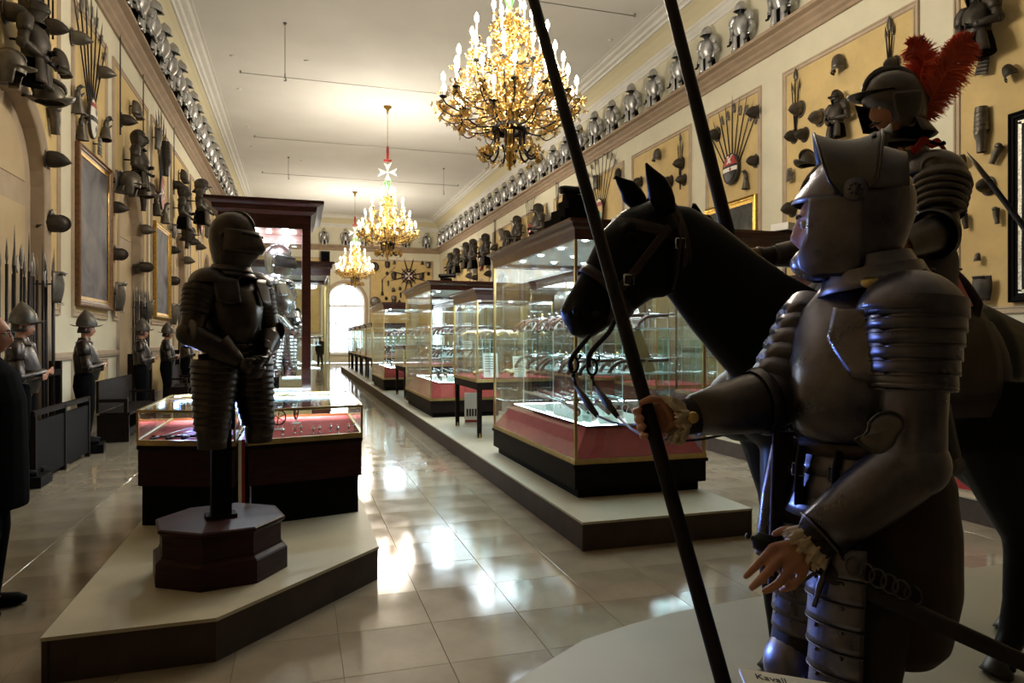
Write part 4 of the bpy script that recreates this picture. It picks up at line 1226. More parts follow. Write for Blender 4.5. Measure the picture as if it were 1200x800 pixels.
o = place('plate_bright', lambda q: (P_plate('trophy_iron_grey', q), MB().tube([(.05, 0, .05), (-.32, 0, .05)], .012, 6).build('peg', 'black_iron', q)), p, Matrix.Identity(4), 'grey rounded backplate standing above the near left spear rack', 'breastplate', None, .95, 'backplate')
o = place('plate_bright', None, at_x(173, 363, XL + .3), Matrix.Identity(4), 'grey rounded backplate above the second left spear rack', 'breastplate', None, .95)

# ---- fittings on the end wall
t = thing('loudspeaker', 'black loudspeaker box high on the end wall left of the lowest chandelier', 'loudspeaker', at_y(381, 302, YE - .28), -PI / 2)
MB().bb(-.2, .2, -.3, .3, -.42, .42).build('box', 'black_iron', t); MB().bb(.2, .215, -.25, .25, -.36, .36).build('grille', 'black_cloth', t); MB().tube([(-.2, 0, 0), (-.28, 0, 0)], .05, 8).build('bracket', 'black_iron', t)

# ================================================================== CHANDELIERS
def chandelier(loc, label):
    t = thing('chandelier', label, 'chandelier', loc, 0, 'gilded candle chandeliers of the hall')
    top = ZC - loc[2]
    b = MB()
    b.lathe([(.002, 0), (.035, .02), (.02, .05), (.055, .09), (.03, .13), (.07, .18), (.045, .24), (.085, .3), (.06, .36), (.09, .45), (.07, .55), (.06, .62)], 14)
    b.build('finial', 'gold', t)
    b = MB(); b.lathe([(.06, .6), (.05, .75), (.075, .85), (.045, 1.0), (.07, 1.12), (.035, 1.3), (.06, 1.5), (.03, 1.7), (.05, 1.85), (.03, 2.05), (.045, 2.2), (.02, 2.45), (.02, 2.75)], 12)
    b.build('stem', 'gold', t)
    b = MB(); b.lathe([(.22, .56), (.262, .56), (.268, .62), (.25, .68), (.22, .68), (.22, .56)], 24); b.build('ring', 'black_iron', t)
    me = None
    for i in range(12):
        a = 2 * PI * i / 12
        if me is None:
            b = MB(); b.tube(smooth_pts([(.23, 0, .6), (.225, 0, .42), (.24, 0, .3), (.33, 0, .2), (.43, 0, .27)], 3), .017, 5); b.tube(smooth_pts([(.215, 0, .62), (.2, 0, .8), (.235, 0, .98), (.29, 0, 1.05)], 3), .012, 5)
            me = b.mesh('basket_arm'); me.materials.append(MATS['black_iron'])
        link('basket_arm', me, t, (0, 0, 0), (0, 0, a))
    tiers = [(1.0, 1.0, 14, 0.0, .80), (.76, .80, 8, .2, .60), (.80, 1.38, 12, .13, 1.05), (.57, 1.84, 8, .3, 1.5), (.24, 2.22, 5, .1, 1.95)]
    cb = MB(); cb.lathe([(.004, -.03), (.03, -.015), (.055, .0), (.06, .015), (.02, .02)], 10); cup = cb.mesh('cup'); cup.materials.append(MATS['black_iron'])
    wb = MB(); wb.tube([(0, 0, .015), (0, 0, .23)], [.015, .013], 8); wax = wb.mesh('candle'); wax.materials.append(MATS['candle_wax'])
    fb = MB(); fb.lathe([(.006, .22), (.024, .24), (.034, .28), (.026, .325), (.003, .37)], 8); fl = fb.mesh('bulb'); fl.materials.append(MATS['bulb'])
    rnd = random.Random(3); flowers = []
    for r, z, n, ph, dip in tiers:
        am = MB(); path = smooth_pts([(.05, 0, z - .1), (r * .35, 0, dip + .12 * (z - dip)), (r * .68, 0, dip), (r * .93, 0, lerp(dip, z, .45)), (r, 0, z - .03)], 4)
        am.tube(path, .0125, 5)
        am.tube(smooth_pts([(r * .68, 0, dip), (r * .85, 0, dip - .06), (r * 1.05, 0, dip + .05), (r * 1.0, 0, dip + .14)], 3), .009, 5)
        ame = am.mesh('arm'); ame.materials.append(MATS['black_iron'])
        for i in range(n):
            a = 2 * PI * i / n + ph
            ao = link('arm', ame, t, (0, 0, 0), (0, 0, a))
            link('cup', cup, ao, (r, 0, z))
            c = link('candle', wax, t, (r * math.cos(a), r * math.sin(a), z))
            link('bulb', fl, c)
            ca, sa = math.cos(a), math.sin(a)
            for q in range(48):
                s_ = rnd.random(); p = path[min(len(path) - 1, int(s_ ** .8 * len(path)))]
                if rnd.random() < .3: p = Vector((r * rnd.uniform(.8, 1.12), 0, dip + rnd.uniform(-.05, .2)))
                p = p + Vector((rnd.gauss(0, .035), rnd.gauss(0, .06), rnd.gauss(.02, .05)))
                flowers.append(Vector((p.x * ca - p.y * sa, p.x * sa + p.y * ca, p.z)))
    for i in range(170):
        a = rnd.uniform(0, 2 * PI); r = .43 + rnd.gauss(0, .05); flowers.append(Vector((r * math.cos(a), r * math.sin(a), .25 + rnd.gauss(0, .05))))
    for i in range(220):
        a = rnd.uniform(0, 2 * PI); z = rnd.uniform(.95, 2.35); r = rnd.uniform(.08, .25); flowers.append(Vector((r * math.cos(a), r * math.sin(a), z)))
    b = MB()
    for p in flowers:
        s_ = rnd.uniform(.034, .062)
        R = Matrix.Rotation(rnd.uniform(0, 6.3), 4, 'Z') @ Matrix.Rotation(rnd.uniform(.3, 2.2), 4, 'X')
        b.M = trm(p) @ R
        for k in range(5):
            q = 2 * PI * k / 5; c, n_ = math.cos(q), math.sin(q); c1, n1 = math.cos(q + .5), math.sin(q + .5); c2, n2 = math.cos(q - .5), math.sin(q - .5)
            b.add([(0, 0, 0), (c1 * s_ * .6, n1 * s_ * .6, .25 * s_), (c * s_, n_ * s_, .1 * s_), (c2 * s_ * .6, n2 * s_ * .6, .25 * s_)], [(0, 1, 2, 3)], False)
    b.M = Matrix.Identity(4)
    b.build('gilt_flowers', 'gold', t, kind='stuff')
    for i in range(6):
        a = 2 * PI * i / 6
        b = MB(); b.M = Matrix.Rotation(a, 4, 'Z')
        b.patch(lambda u, v: (.03 + .14 * v ** 1.5, (u - .5) * .10 * math.sin(PI * min(1, v * .95 + .03)), 2.42 + .42 * v - .02 * abs(u - .5)), 4, 8, .004)
        b.build('leaf', 'green_leaf', t)
    b = MB(); b.M = trm((0, 0, 3.12)) @ Matrix.Rotation(-TH, 4, 'Z') @ Matrix(((1, 0, 0, 0), (0, 0, -1, 0), (0, 1, 0, 0), (0, 0, 0, 1)))
    for q in cross8(.34): b.prism(q, -.02, .02)
    b.build('cross', 'white_enamel', t)
    b = MB(); b.tube([(0, 0, 2.7), (0, 0, 2.82)], .014, 6); b.tube([(0, 0, 3.4), (0, 0, 3.52)], .018, 6); b.build('hanger', 'gold', t)
    b = MB(); b.tube([(0, 0, 3.5), (0, 0, 3.56), (0, 0, 3.95), (0, 0, 4.05)], [.02, .045, .05, .02], 8); b.box((0, 0, 3.53), (.28, .05, .06)); b.build('hilt', 'red_paint', t)
    b = MB()
    z = 4.05; k = 0
    while z < top - .25:
        b.M = trm((0, 0, z + .06)) @ Matrix.Rotation(PI / 2 * (k % 2), 4, 'Z')
        b.tube([(.022 * math.cos(q), 0, .06 * math.sin(q)) for q in [2 * PI * j / 8 for j in range(9)]], .007, 4, (0, 1, 0), None, False); z += .1; k += 1
    b.M = Matrix.Identity(4)
    b.build('chain', 'brass', t)
    b = MB(); b.lathe([(.01, top - .28), (.03, top - .26), (.05, top - .15), (.06, top - .1), (.14, top - .05), (.15, top)], 12); b.build('canopy', 'gold', t)
    spots = [(r, z, 2 * PI * i / n + ph) for r, z, n, ph, dip in (tiers[0], tiers[2], tiers[3]) for i in range(0, n, 2)]
    for r, z, a in spots:
        point_light('candle_glow', t, (r * math.cos(a), r * math.sin(a), z + .40), CHANDELIER_W / len(spots), (1.0, .90, .75), .05)
    return t
chandelier((3.0, 9.85, 4.10), 'large near gilded chandelier with lit candles and green leaves on top')
chandelier((3.0, 24.6, 4.36), 'middle gilded chandelier hanging under a white eight-pointed cross')
chandelier((3.0, 39.4, 4.40), 'smallest, farthest gilded chandelier in front of the bright arched window')

# ================================================================== DISPLAY CASES
LEDC = (.80, .91, 1.0)
led_mb = MB(); led_mb.lathe([(.001, -.004), (.022, -.004), (.03, .0), (.03, .012)], 10); LED_ME = led_mb.mesh('spot_lamp'); LED_ME.materials.append(MATS['led'])
def glass_case(label, x0, x1, y0, y1, z0, zb, zt, zc, shelves=(), legs=False, slope=True, watts=40, leds=(2, 3), cornice_out=.07, post='brass', pw=.024, back=False, wood='dark_wood', cat='display case', deck=None, name='display_case', grp=None):
    """zb top of the base, zt underside of the cornice, zc its top"""
    ox, oy = (x0 + x1) / 2, (y0 + y1) / 2
    t = thing(name, label, cat, (ox, oy, z0), 0, grp)
    X0, X1, Y0, Y1 = x0 - ox, x1 - ox, y0 - oy, y1 - oy
    B, T, C = zb - z0, zt - z0, zc - z0
    if legs:
        for sx in (X0 + .05, X1 - .05):
            for sy in (Y0 + .05, Y1 - .05):
                lg = MB().box((sx, sy, B / 2), (.055, .055, B - .01), taper=1.15).build('leg', wood, t)
                MB().lathe([(.03, 0), (.034, .01), (.03, .06), (.028, .07)], 8).build('brass_foot', 'brass', lg).location = (sx, sy, 0)
        MB().bb(X0 + .01, X1 - .01, Y0 + .01, Y1 - .01, B - .15, B - .03).build('apron', wood, t)
    else:
        MB().bb(X0 + .05, X1 - .05, Y0 + .05, Y1 - .05, 0, .09).build('plinth', 'black_wood', t)
        MB().bb(X0, X1, Y0, Y1, .08, B - .05).build('base', wood, t)
        for (a, b_, c, d) in ((X0 - .015, X1 + .015, Y0 - .015, Y0 + .01), (X0 - .015, X1 + .015, Y1 - .01, Y1 + .015), (X0 - .015, X0 + .01, Y0, Y1), (X1 - .01, X1 + .015, Y0, Y1)):
            MB().bb(a, b_, c, d, B - .075, B - .045).build('base_molding', wood, t)
    MB().bb(X0 - .005, X1 + .005, Y0 - .005, Y1 + .005, B - .045, B).build('brass_rail', 'brass', t)
    for sx in (X0, X1):
        for sy in (Y0, Y1):
            MB().box((sx - math.copysign(pw / 2, sx), sy - math.copysign(pw / 2, sy), (B + T) / 2), (pw, pw, T - B)).build('corner_post', post, t)
    for (a, b_, c, d) in ((X0 + .024, X1 - .024, Y0 + .004, Y0 + .010), (X0 + .024, X1 - .024, Y1 - .010, Y1 - .004), (X0 + .004, X0 + .010, Y0 + .024, Y1 - .024), (X1 - .010, X1 - .004, Y0 + .024, Y1 - .024)):
        MB().bb(a, b_, c, d, B, T).build('pane', 'glass', t)
    if back: MB().bb(X1 - .05, X1 - .015, Y0 + .02, Y1 - .02, B, T).build('back_panel', 'mahogany', t)
    # cornice: swept moulding and lid
    o = cornice_out
    prof = [(-.03, T), (.0, T), (.005, lerp(T, C, .5)), (o * .4, lerp(T, C, .62)), (o * .5, lerp(T, C, .8)), (o, lerp(T, C, .88)), (o, C), (-.03, C)]
    R = [[Vector((sx * (abs(X0) + q), sy * (abs(Y0) + q), z)) for q, z in prof] for sx, sy in ((-1, -1), (1, -1), (1, 1), (-1, 1))]
    MB().rings(R + [R[0]], False, False, True).build('cornice', wood if wood == 'mahogany' else 'mahogany', t)
    MB().bb(X0, X1, Y0, Y1, C - .03, C - .005).build('lid', 'black_wood', t)
    cz = lerp(T, C, .35)
    MB().bb(X0 + .02, X1 - .02, Y0 + .02, Y1 - .02, cz, cz + .012).build('canopy_panel', 'mahogany' if post == 'mahogany' else 'white_plaster', t)
    nx, ny = leds
    for i in range(nx):
        for j in range(ny):
            link('spot_lamp', LED_ME, t, (lerp(X0, X1, (i + .5) / nx) * .9, lerp(Y0, Y1, (j + .5) / ny) * .95, cz - .014))
    if post == 'mahogany':
        for sx in (.3, .7):
            for sy in (.25, .75): point_light('case_light', t, (lerp(X0, X1, sx), lerp(Y0, Y1, sy), cz - .06), watts * LED_W / 4, LEDC, .03)
    else:
        area_light('case_light', t, (0, 0, cz - .03), watts * LED_W, LEDC, (X1 - X0) * .8, (Y1 - Y0) * .85)
    if slope:
        D = .25 if deck is None else deck; I_ = .17
        R = [[Vector((sx * (abs(X0) - .012 - q), sy * (abs(Y0) - .012 - q), z)) for sx, sy in ((-1, -1), (1, -1), (1, 1), (-1, 1))] for q, z in ((0, B + .001), (I_, B + D))]
        MB().rings(R, True, False).build('velvet_skirt', 'pink_velvet', t)
        for (a, b_, c, d) in ((X0 + I_, X1 - I_, Y0 + I_, Y0 + I_ + .02), (X0 + I_, X1 - I_, Y1 - I_ - .02, Y1 - I_), (X0 + I_, X0 + I_ + .02, Y0 + I_, Y1 - I_), (X1 - I_ - .02, X1 - I_, Y0 + I_, Y1 - I_)):
            MB().bb(a, b_, c, d, B + D, B + D + .012).build('deck_edge', wood, t)
        for (a, b_, c, d) in ((X0 + I_ + .04, X1 - I_ - .04, Y0 + I_ + .03, Y0 + I_ + .05), (X0 + I_ + .03, X0 + I_ + .05, Y0 + I_ + .06, Y1 - I_ - .04), (X0 + I_ + .04, X1 - I_ - .04, Y1 - I_ - .05, Y1 - I_ - .03)):
            MB().bb(a, b_, c, d, B + D + .001, B + D + .014).build('light_strip', 'led', t)
        MB().bb(X0 + I_ + .06, X1 - I_ - .06, Y0 + I_ + .06, Y1 - I_ - .06, B + D, B + D + .008).build('deck_panel', 'white_enamel', t)
        dz = B + D + .008
    else:
        MB().bb(X0 + .02, X1 - .02, Y0 + .02, Y1 - .02, B - .01, B + .008).build('velvet_deck', 'pink_velvet', t)
        dz = B + .008
    for z in shelves:
        q = .2
        MB().bb(X0 + q, X1 - q, Y0 + q, Y1 - q, z - z0 - .008, z - z0).build('glass_shelf', 'shelf_glass', t)
        for sx in (X0 + q + .003, X1 - q - .003): MB().bb(sx - .003, sx + .003, Y0 + q, Y1 - q, z - z0 - .009, z - z0 + .001).build('shelf_edge', 'acrylic', t)
        MB().bb(X0 + q, X1 - q, Y0 + q - .003, Y0 + q + .003, z - z0 - .009, z - z0 + .001).build('shelf_edge', 'acrylic', t)
        for sy in (Y0 + q + .12, 0, Y1 - q - .12):
            for sx in (X0 + q + .05, X1 - q - .05):
                zl = dz if z == shelves[0] else shelves[0] - z0
                sp_ = MB().bb(sx - .004, sx + .004, sy - .1, sy + .1, zl, z - z0 - .008).build('shelf_support', 'shelf_glass', t)
                MB().bb(sx - .0045, sx + .0045, sy - .104, sy - .1, zl, z - z0 - .008).build('bright_edge', 'acrylic', sp_)
    return t, dz + z0

# ---- pieces shown in the cases
def P_pistol(par):
    MB().tube([(-.02, 0, .115), (.24, 0, .125)], [.0105, .0085], 8).build('barrel', 'gun_steel', par)
    b = MB(); b.tube(smooth_pts([(.17, 0, .108), (.0, 0, .1), (-.06, 0, .092), (-.12, 0, .05), (-.145, 0, .01)], 4), [.011] * 5 + [.015] * 4 + [.018] * 4 + [.016] * 3 + [.02], 8); b.ball((-.148, 0, .0), .024, 8, 5); b.build('stock', 'gun_wood', par)
    b = MB(); b.box((.0, .016, .112), (.07, .006, .022)); b.tube([(.02, .02, .12), (.012, .022, .15), (-.012, .022, .155)], .005, 5); b.tube([(-.01, 0, .09), (.01, 0, .07), (.04, 0, .08)], .004, 5); b.build('lock', 'gun_steel', par)
    b = MB(); b.bb(-.05, .2, -.03, .03, 0, .004)
    for x in (-.03, .17): b.tube([(x, 0, .003), (x, 0, .105)], .003, 5)
    b.build('stand', 'acrylic', par)
def P_musket(par):
    MB().tube([(0, 0, .14), (.95, 0, .16)], [.013, .010], 8).build('barrel', 'gun_steel', par)
    b = MB(); b.tube(smooth_pts([(.75, 0, .14), (.3, 0, .125), (0, 0, .115), (-.12, 0, .10), (-.36, 0, .06)], 3), [.013] * 6 + [.018] * 3 + [.024, .032, .038, .042], 8, ell=.6); b.build('stock', 'gun_wood', par)
    b = MB(); b.box((.0, .018, .128), (.12, .008, .03)); b.tube([(.03, .022, .14), (.02, .024, .18), (-.015, .024, .185)], .007, 5); b.tube([(-.05, 0, .09), (.0, 0, .07), (.04, 0, .1)], .004, 5); b.build('lock', 'gun_steel', par)
    b = MB()
    for x in (-.15, .5):
        b.tube([(x, -.04, 0), (x, 0, .11), (x, .04, 0)], .004, 5)
    b.build('stand', 'acrylic', par)
def P_horn(par):
    MB().tube(smooth_pts([(-.14, 0, .06), (-.05, 0, .09), (.05, 0, .09), (.13, 0, .05)], 4), [.034 - .0018 * i for i in range(13)], 10).build('horn', 'ivory', par)
    b = MB(); b.tube([(-.14, 0, .06), (-.16, 0, .05)], .036, 10); b.tube([(.13, 0, .05), (.165, 0, .03)], .009, 6); b.build('mount', 'brass', par)
    MB().tube([(-.08, 0, 0), (-.08, 0, .06)], .005, 5).build('stand', 'acrylic', par)
def P_card(par):
    b = MB(); b.M = Matrix.Rotation(-.5, 4, 'X'); b.bb(-.07, .07, -.003, .003, 0, .26); b.build('card_face', 'card', par)
    MB().bb(-.06, .06, -.002, .12, 0, .004).build('foot', 'card', par)
    b = MB(); b.M = Matrix.Rotation(-.5, 4, 'X')
    for i in range(7): b.bb(-.055, -.055 + [.11, .1, .105, .08, .11, .095, .05][i], -.0042, -.003, .22 - i * .026, .226 - i * .026)
    b.build('text_lines', 'ink', par)
def P_small(par):
    MB().lathe([(.03, 0), (.034, .006), (.012, .02), (.008, .05), (.03, .075), (.034, .1), (.018, .125), (.004, .14)], 10).build('flask_body', 'gun_steel', par)
    MB().tube([(.0, 0, .12), (.0, 0, .165)], [.008, .011], 6).build('nozzle', 'brass', par)
def item(kind, loc, rz, label, group, sc=1.0):
    fn = {'pistol': P_pistol, 'musket': P_musket, 'powder_horn': P_horn, 'label_card': P_card, 'powder_flask': P_small}[kind]
    cat = {'pistol': 'pistol', 'musket': 'gun', 'powder_horn': 'powder horn', 'label_card': 'label', 'powder_flask': 'flask'}[kind]
    return place(kind, fn, loc, Matrix.Rotation(rz, 4, 'Z'), label, cat, group, sc)
def stock_case(nm, x0, x1, y0, y1, dz, shelves, big=True):
    cx = (x0 + x1) / 2
    if big:
        for i in range(5):
            x = lerp(x0 + .32, x1 - .32, i / 4)
            item('musket', (x, (y0 + y1) / 2 - .25 + .12 * (i % 2), dz + .012), PI / 2 * (1 if i % 2 else -1) + (PI if i % 2 == 0 else 0), 'long gun on the floor of %s, %s from the left' % (nm, ordinal(i)), 'long guns in ' + nm)
        for i in range(3):
            item('label_card', (x0 + .3 + .27 * i, y0 + .24, dz + .012), 0, 'white label card at the front edge inside %s, %s from the left' % (nm, ordinal(i)), 'label cards in ' + nm, .5)
    for s_, z in enumerate(shelves):
        sn = ['lower', 'upper'][s_]
        for i in range(9):
            y = lerp(y0 + .32, y1 - .32, i / 8)
            for x, rw in ((x0 + .34, 'left'), (cx, 'middle'), (x1 - .38, 'right')):
                kd = 'pistol' if (i + s_) % 4 != 3 else 'powder_flask'
                item(kd, (x, y, z + .001), random.uniform(-.3, .3), '%s on the %s shelf of %s, %s of the %s row' % (['pistol', 'flask'][kd != 'pistol'], sn, nm, ordinal(i), rw), 'small arms on the %s shelf of %s' % (sn, nm), 1.1)
        for i in range(6):
            item('label_card', (x0 + .24, lerp(y0 + .45, y1 - .45, i / 5), z + .001), -PI / 2 + .2, 'tiny card on the %s shelf of %s, %s along the left edge' % (sn, nm, ordinal(i)), 'tiny label cards in ' + nm, .3)
        item('label_card', (cx + .12, y0 + .3, z + .001), .1, 'leaning white label card on the %s shelf of %s' % (['lower', 'upper'][s_], nm), None, .85 if s_ else 1.25)

SH = (1.28, 1.70)
_, d = glass_case('largest glass display case with sloped pink base, nearest on the middle platform', 2.27, 3.56, 5.52, 8.12, .221, .56, 2.46, 2.63, SH, watts=80, leds=(3, 4))
stock_case('the largest near case', 2.27, 3.56, 5.52, 8.12, d, SH)
_, d = glass_case('glass table case on dark legs behind the largest near case', 2.36, 3.5, 9.3, 10.8, .221, 1.04, 2.14, 2.30, (1.6,), legs=True, slope=False, watts=45, leds=(2, 2))
for i in range(7):
    item('powder_horn', (2.6 + .28 * (i % 3), 9.65 + .16 * i, 1.601), .5 * i, 'pale ivory powder horn on the shelf of the first table case, %s from the front' % ordinal(i), 'ivory powder horns in the first table case', 1.15)
for i in range(5):
    item('powder_horn', (2.55 + .17 * i, 9.62 + .1 * (i % 2), d + .001), .9 * i, 'pale ivory powder horn on the floor of the first table case, %s from left' % ordinal(i), 'ivory powder horns on the floor of the first table case', 1.0)
item('label_card', (2.62, 9.5, d + .001), -.2, 'tall white label card leaning in the first table case, left', None, 1.5)
item('label_card', (3.05, 9.5, d + .001), -.2, 'tall white label card leaning in the first table case, right', None, 1.3)
_, d = glass_case('second large glass case with pink base on the middle platform', 2.2, 3.5, 11.95, 14.9, .221, .56, 2.46, 2.62, SH, watts=80, leds=(2, 4))
stock_case('the second large case', 2.2, 3.5, 11.95, 14.9, d, SH)
_, d = glass_case('glass table case between the second and third large cases', 2.3, 3.45, 15.9, 17.4, .221, 1.0, 1.35, 1.45, (), legs=True, slope=False, watts=14, leds=(1, 2))
for i in range(4): item('pistol', (2.55 + .2 * i, 16.4, d + .001), .2, 'pistol in the low table case before the third large case, %s from left' % ordinal(i), 'pistols in the low table case', 1.1)
_, d = glass_case('third large glass case with pink base, far along the middle platform', 2.16, 3.5, 18.6, 21.6, .221, .56, 2.4, 2.58, SH, watts=70, leds=(2, 3))
stock_case('the third large case', 2.16, 3.5, 18.6, 21.6, d, SH)
for i in range(5):
    y = 22.7 + 2.35 * i
    _, d = glass_case('far glass table case on dark legs, %s beyond the third large case' % ordinal(i), 2.25, 3.4, y, y + 1.7, .221, 1.02, 1.98, 2.12, (1.5,), legs=True, slope=False, watts=30, leds=(1, 2), grp='far table cases on the middle platform')
    for j in range(4):
        item('pistol', (2.5 + .2 * j, y + .5 + .2 * j, d + .001), .3, 'floor pistol, %s from left, in the far table case %s past the third case' % (ordinal(j), ordinal(i)), 'pistols in far table case ' + ordinal(i), 1.2)
        item('powder_flask', (2.5 + .2 * j, y + .5 + .2 * j, 1.501), .3, 'shelf flask, %s from left, in the far table case %s past the third case' % (ordinal(j), ordinal(i)), 'flasks in far table case ' + ordinal(i), 1.2)

# ---- left: tall case with the bright armour, and the case behind it
glass_case('tall mahogany case with a bright armour inside, left of the aisle', -.77, .12, 7.5, 8.75, .221, .86, 2.74, 3.02, (), slope=False, watts=110, leds=(3, 2), cornice_out=.13, post='mahogany', wood='mahogany', pw=.085)
_, d = glass_case('glass case with brass edges behind the tall mahogany case', -.75, .44, 10.4, 12.2, .221, .62, 2.52, 2.72, (1.5,), slope=False, watts=70, leds=(2, 2), cornice_out=.06, wood='mahogany')
for i in range(6): item('pistol', (.05 + .06 * (i % 2), 10.8 + .2 * i, 1.501), .2, 'small pistol on the shelf of the brass-edged left case, %s from the front' % ordinal(i), 'pistols in the brass-edged left case', 1.1)
for i in range(3): item('powder_flask', (.1, 10.8 + .3 * i, d + .001), .2, 'flask on the pink floor of the brass-edged left case, %s from the front' % ordinal(i), 'flasks in the brass-edged left case', 1.5)

# ---- left: the two low vitrines
def vitrine(label, poly, z0, zb, zt, watts):
    o = Vector((sum(p[0] for p in poly) / 4, sum(p[1] for p in poly) / 4))
    P = [Vector(p) - o for p in poly]
    t = thing('vitrine', label, 'vitrine', (o.x, o.y, z0))
    def grow(k): return [tuple(p + p.normalized() * k) for p in P]
    MB().prism(grow(-.06), 0, .3).build('plinth', 'black_wood', t)
    MB().prism(grow(-.015), .3, zb - z0 - .05).build('base', 'mahogany_dark', t)
    MB().prism(grow(.0), zb - z0 - .05, zb - z0 - .02).build('base_molding', 'dark_wood', t)
    MB().prism(grow(-.012), zb - z0 - .02, zb - z0 + .0).build('velvet_deck', 'pink_velvet', t)
    n = 4
    for i in range(n):
        a, b_ = P[i], P[(i + 1) % n]; d_ = (b_ - a).normalized(); nn = Vector((-d_.y, d_.x))
        if nn.dot(a) > 0: nn = -nn
        def strip(k0, k1, za, zb_): return MB().prism([tuple(a + nn * k0), tuple(b_ + nn * k0), tuple(b_ + nn * k1), tuple(a + nn * k1)], za, zb_)
        strip(0, .02, zb - z0 - .02, zb - z0 + .02).build('brass_rail', 'brass', t)
        strip(0, .018, zt - z0 - .018, zt - z0).build('brass_rail', 'brass', t)
        strip(.004, .010, zb - z0 + .02, zt - z0 - .018).build('pane', 'glass', t)
        MB().box((a.x * .985, a.y * .985, (zb + zt) / 2 - z0), (.016, .016, zt - zb)).build('corner_post', 'brass', t)
    MB().prism(grow(-.02), zt - z0 - .01, zt - z0 - .004).build('lid_pane', 'glass', t)
    y0 = min(p.y for p in P)
    for k in range(3):
        link('spot_lamp', LED_ME, t, (lerp(P[0].x + .12, P[1].x - .12, k / 2), P[2].y - .1, zt - z0 - .03))
    MB().tube([(P[3].x + .08, P[2].y - .06, zt - z0 - .05), (P[2].x - .08, P[2].y - .06, zt - z0 - .05)], .012, 8).build('lamp_tube', 'led_tube', t)
    ar = area_light('case_light', t, (0, P[2].y - .12, zt - z0 - .03), watts * LED_W, LEDC, abs(P[1].x - P[0].x) * .8, .06, (.5, 0, 0))
    return t
VIT = vitrine('left low vitrine with pink floor and swords, left of the black stand armour', [(-1.134, 5.643), (-.44, 5.385), (-.44, 7.1), (-1.134, 7.1)], .221, .84, 1.08, 14)
# its bluish corner lamp, shining along the case towards the aisle
cl = MB(); cl.box((0, 0, 0), (.02, .16, .05)); lo_ = cl.build('corner_lamp', 'led_tube', VIT); lo_.location = (-.28, .62, .78)
LL = area_light('lamp_light', VIT, (-.262, .60, .78), 34, (.20, .33, 1.0), .05, .16, Vector((2.25, -5.3, .55)).to_track_quat('-Z', 'Y').to_euler()); LL.data.spread = .62
vitrine('right low vitrine with pink floor and small wheels, beside the aisle', [(-.36, 5.385), (.485, 5.585), (.485, 7.1), (-.36, 7.1)], .221, .84, 1.08, 14)
t = thing('divider_board', 'narrow white and red upright board between the two low vitrines', 'board', (-.40, 5.42, .221))
MB().bb(-.022, .0, 0, .6, 0, .64).build('white_face', 'card', t); MB().bb(.0, .022, 0.01, .6, 0, .64).build('red_face', 'red_paint', t)
# contents
def P_wheel(par):
    b = MB(); b.M = trm((0, 0, .1)) @ Matrix.Rotation(PI / 2, 4, 'X')
    b.tube([(.062 * math.cos(2 * PI * j / 20), .062 * math.sin(2 * PI * j / 20), 0) for j in range(21)], .006, 5, (0, 0, 1), None, False); b.build('rim', 'black_iron', par)
    for k in range(3):
        b = MB(); a = PI * k / 3 + .4; b.tube([(.06 * math.cos(a), 0, .1 + .06 * math.sin(a)), (-.06 * math.cos(a), 0, .1 - .06 * math.sin(a))], .004, 5); b.build('spoke', 'black_iron', par)
    b = MB(); b.ball((0, 0, .1), .014, 8, 5); b.build('hub', 'brass', par)
    b = MB(); b.bb(-.05, .05, -.03, .03, 0, .006); b.tube([(0, 0, .005), (0, 0, .04)], .004, 5); b.build('stand', 'acrylic', par)
for i, (px, py) in enumerate(((326, 503), (347, 496))):
    p = at_z(px, py, .842)
    place('wheel', P_wheel, p, Matrix.Rotation(.3 + i, 4, 'Z'), 'small spoked wheel on a stand in the right vitrine, ' + ('left one' if i == 0 else 'right one'), 'wheel', None, 1.0)
for i in range(9):
    item('powder_flask', (-.12 + .07 * i + .02 * (i % 2), 5.72 + .06 * (i % 3), .842), .5 * i, 'small key-like piece on the pink floor of the right vitrine, %s from left' % ordinal(i), 'small pieces in the right vitrine', .42)
def P_sword(par):
    MB().tube([(0, 0, .01), (0, .72, .012)], [.012, .004], 6, (1, 0, 0), .4).build('blade', 'gun_steel', par)
    b = MB(); b.box((0, 0, .014), (.14, .014, .02)); b.tube([(0, -.01, .014), (0, -.14, .014)], [.012, .014], 6); b.ball((0, -.16, .016), .02, 8, 5); b.build('hilt', 'black_iron', par)
for i in range(6):
    place('short_sword', P_sword, (-1.02 + .11 * i, 5.85 - .02 * i, .842), Matrix.Rotation(-.25, 4, 'Z'), 'short sword on the pink floor of the left vitrine, %s from the left' % ordinal(i), 'sword', 'swords in the left vitrine', .8)
t = thing('leaflet', 'pale leaflet lying on the glass lid of the left vitrine', 'leaflet', (-.98, 6.6, 1.082), .3); MB().bb(-.1, .1, -.14, .14, 0, .004).build('cover', 'card_yellow', t); MB().bb(-.08, .08, .02, .12, .004, .0045).build('picture', 'brown_frame', t)
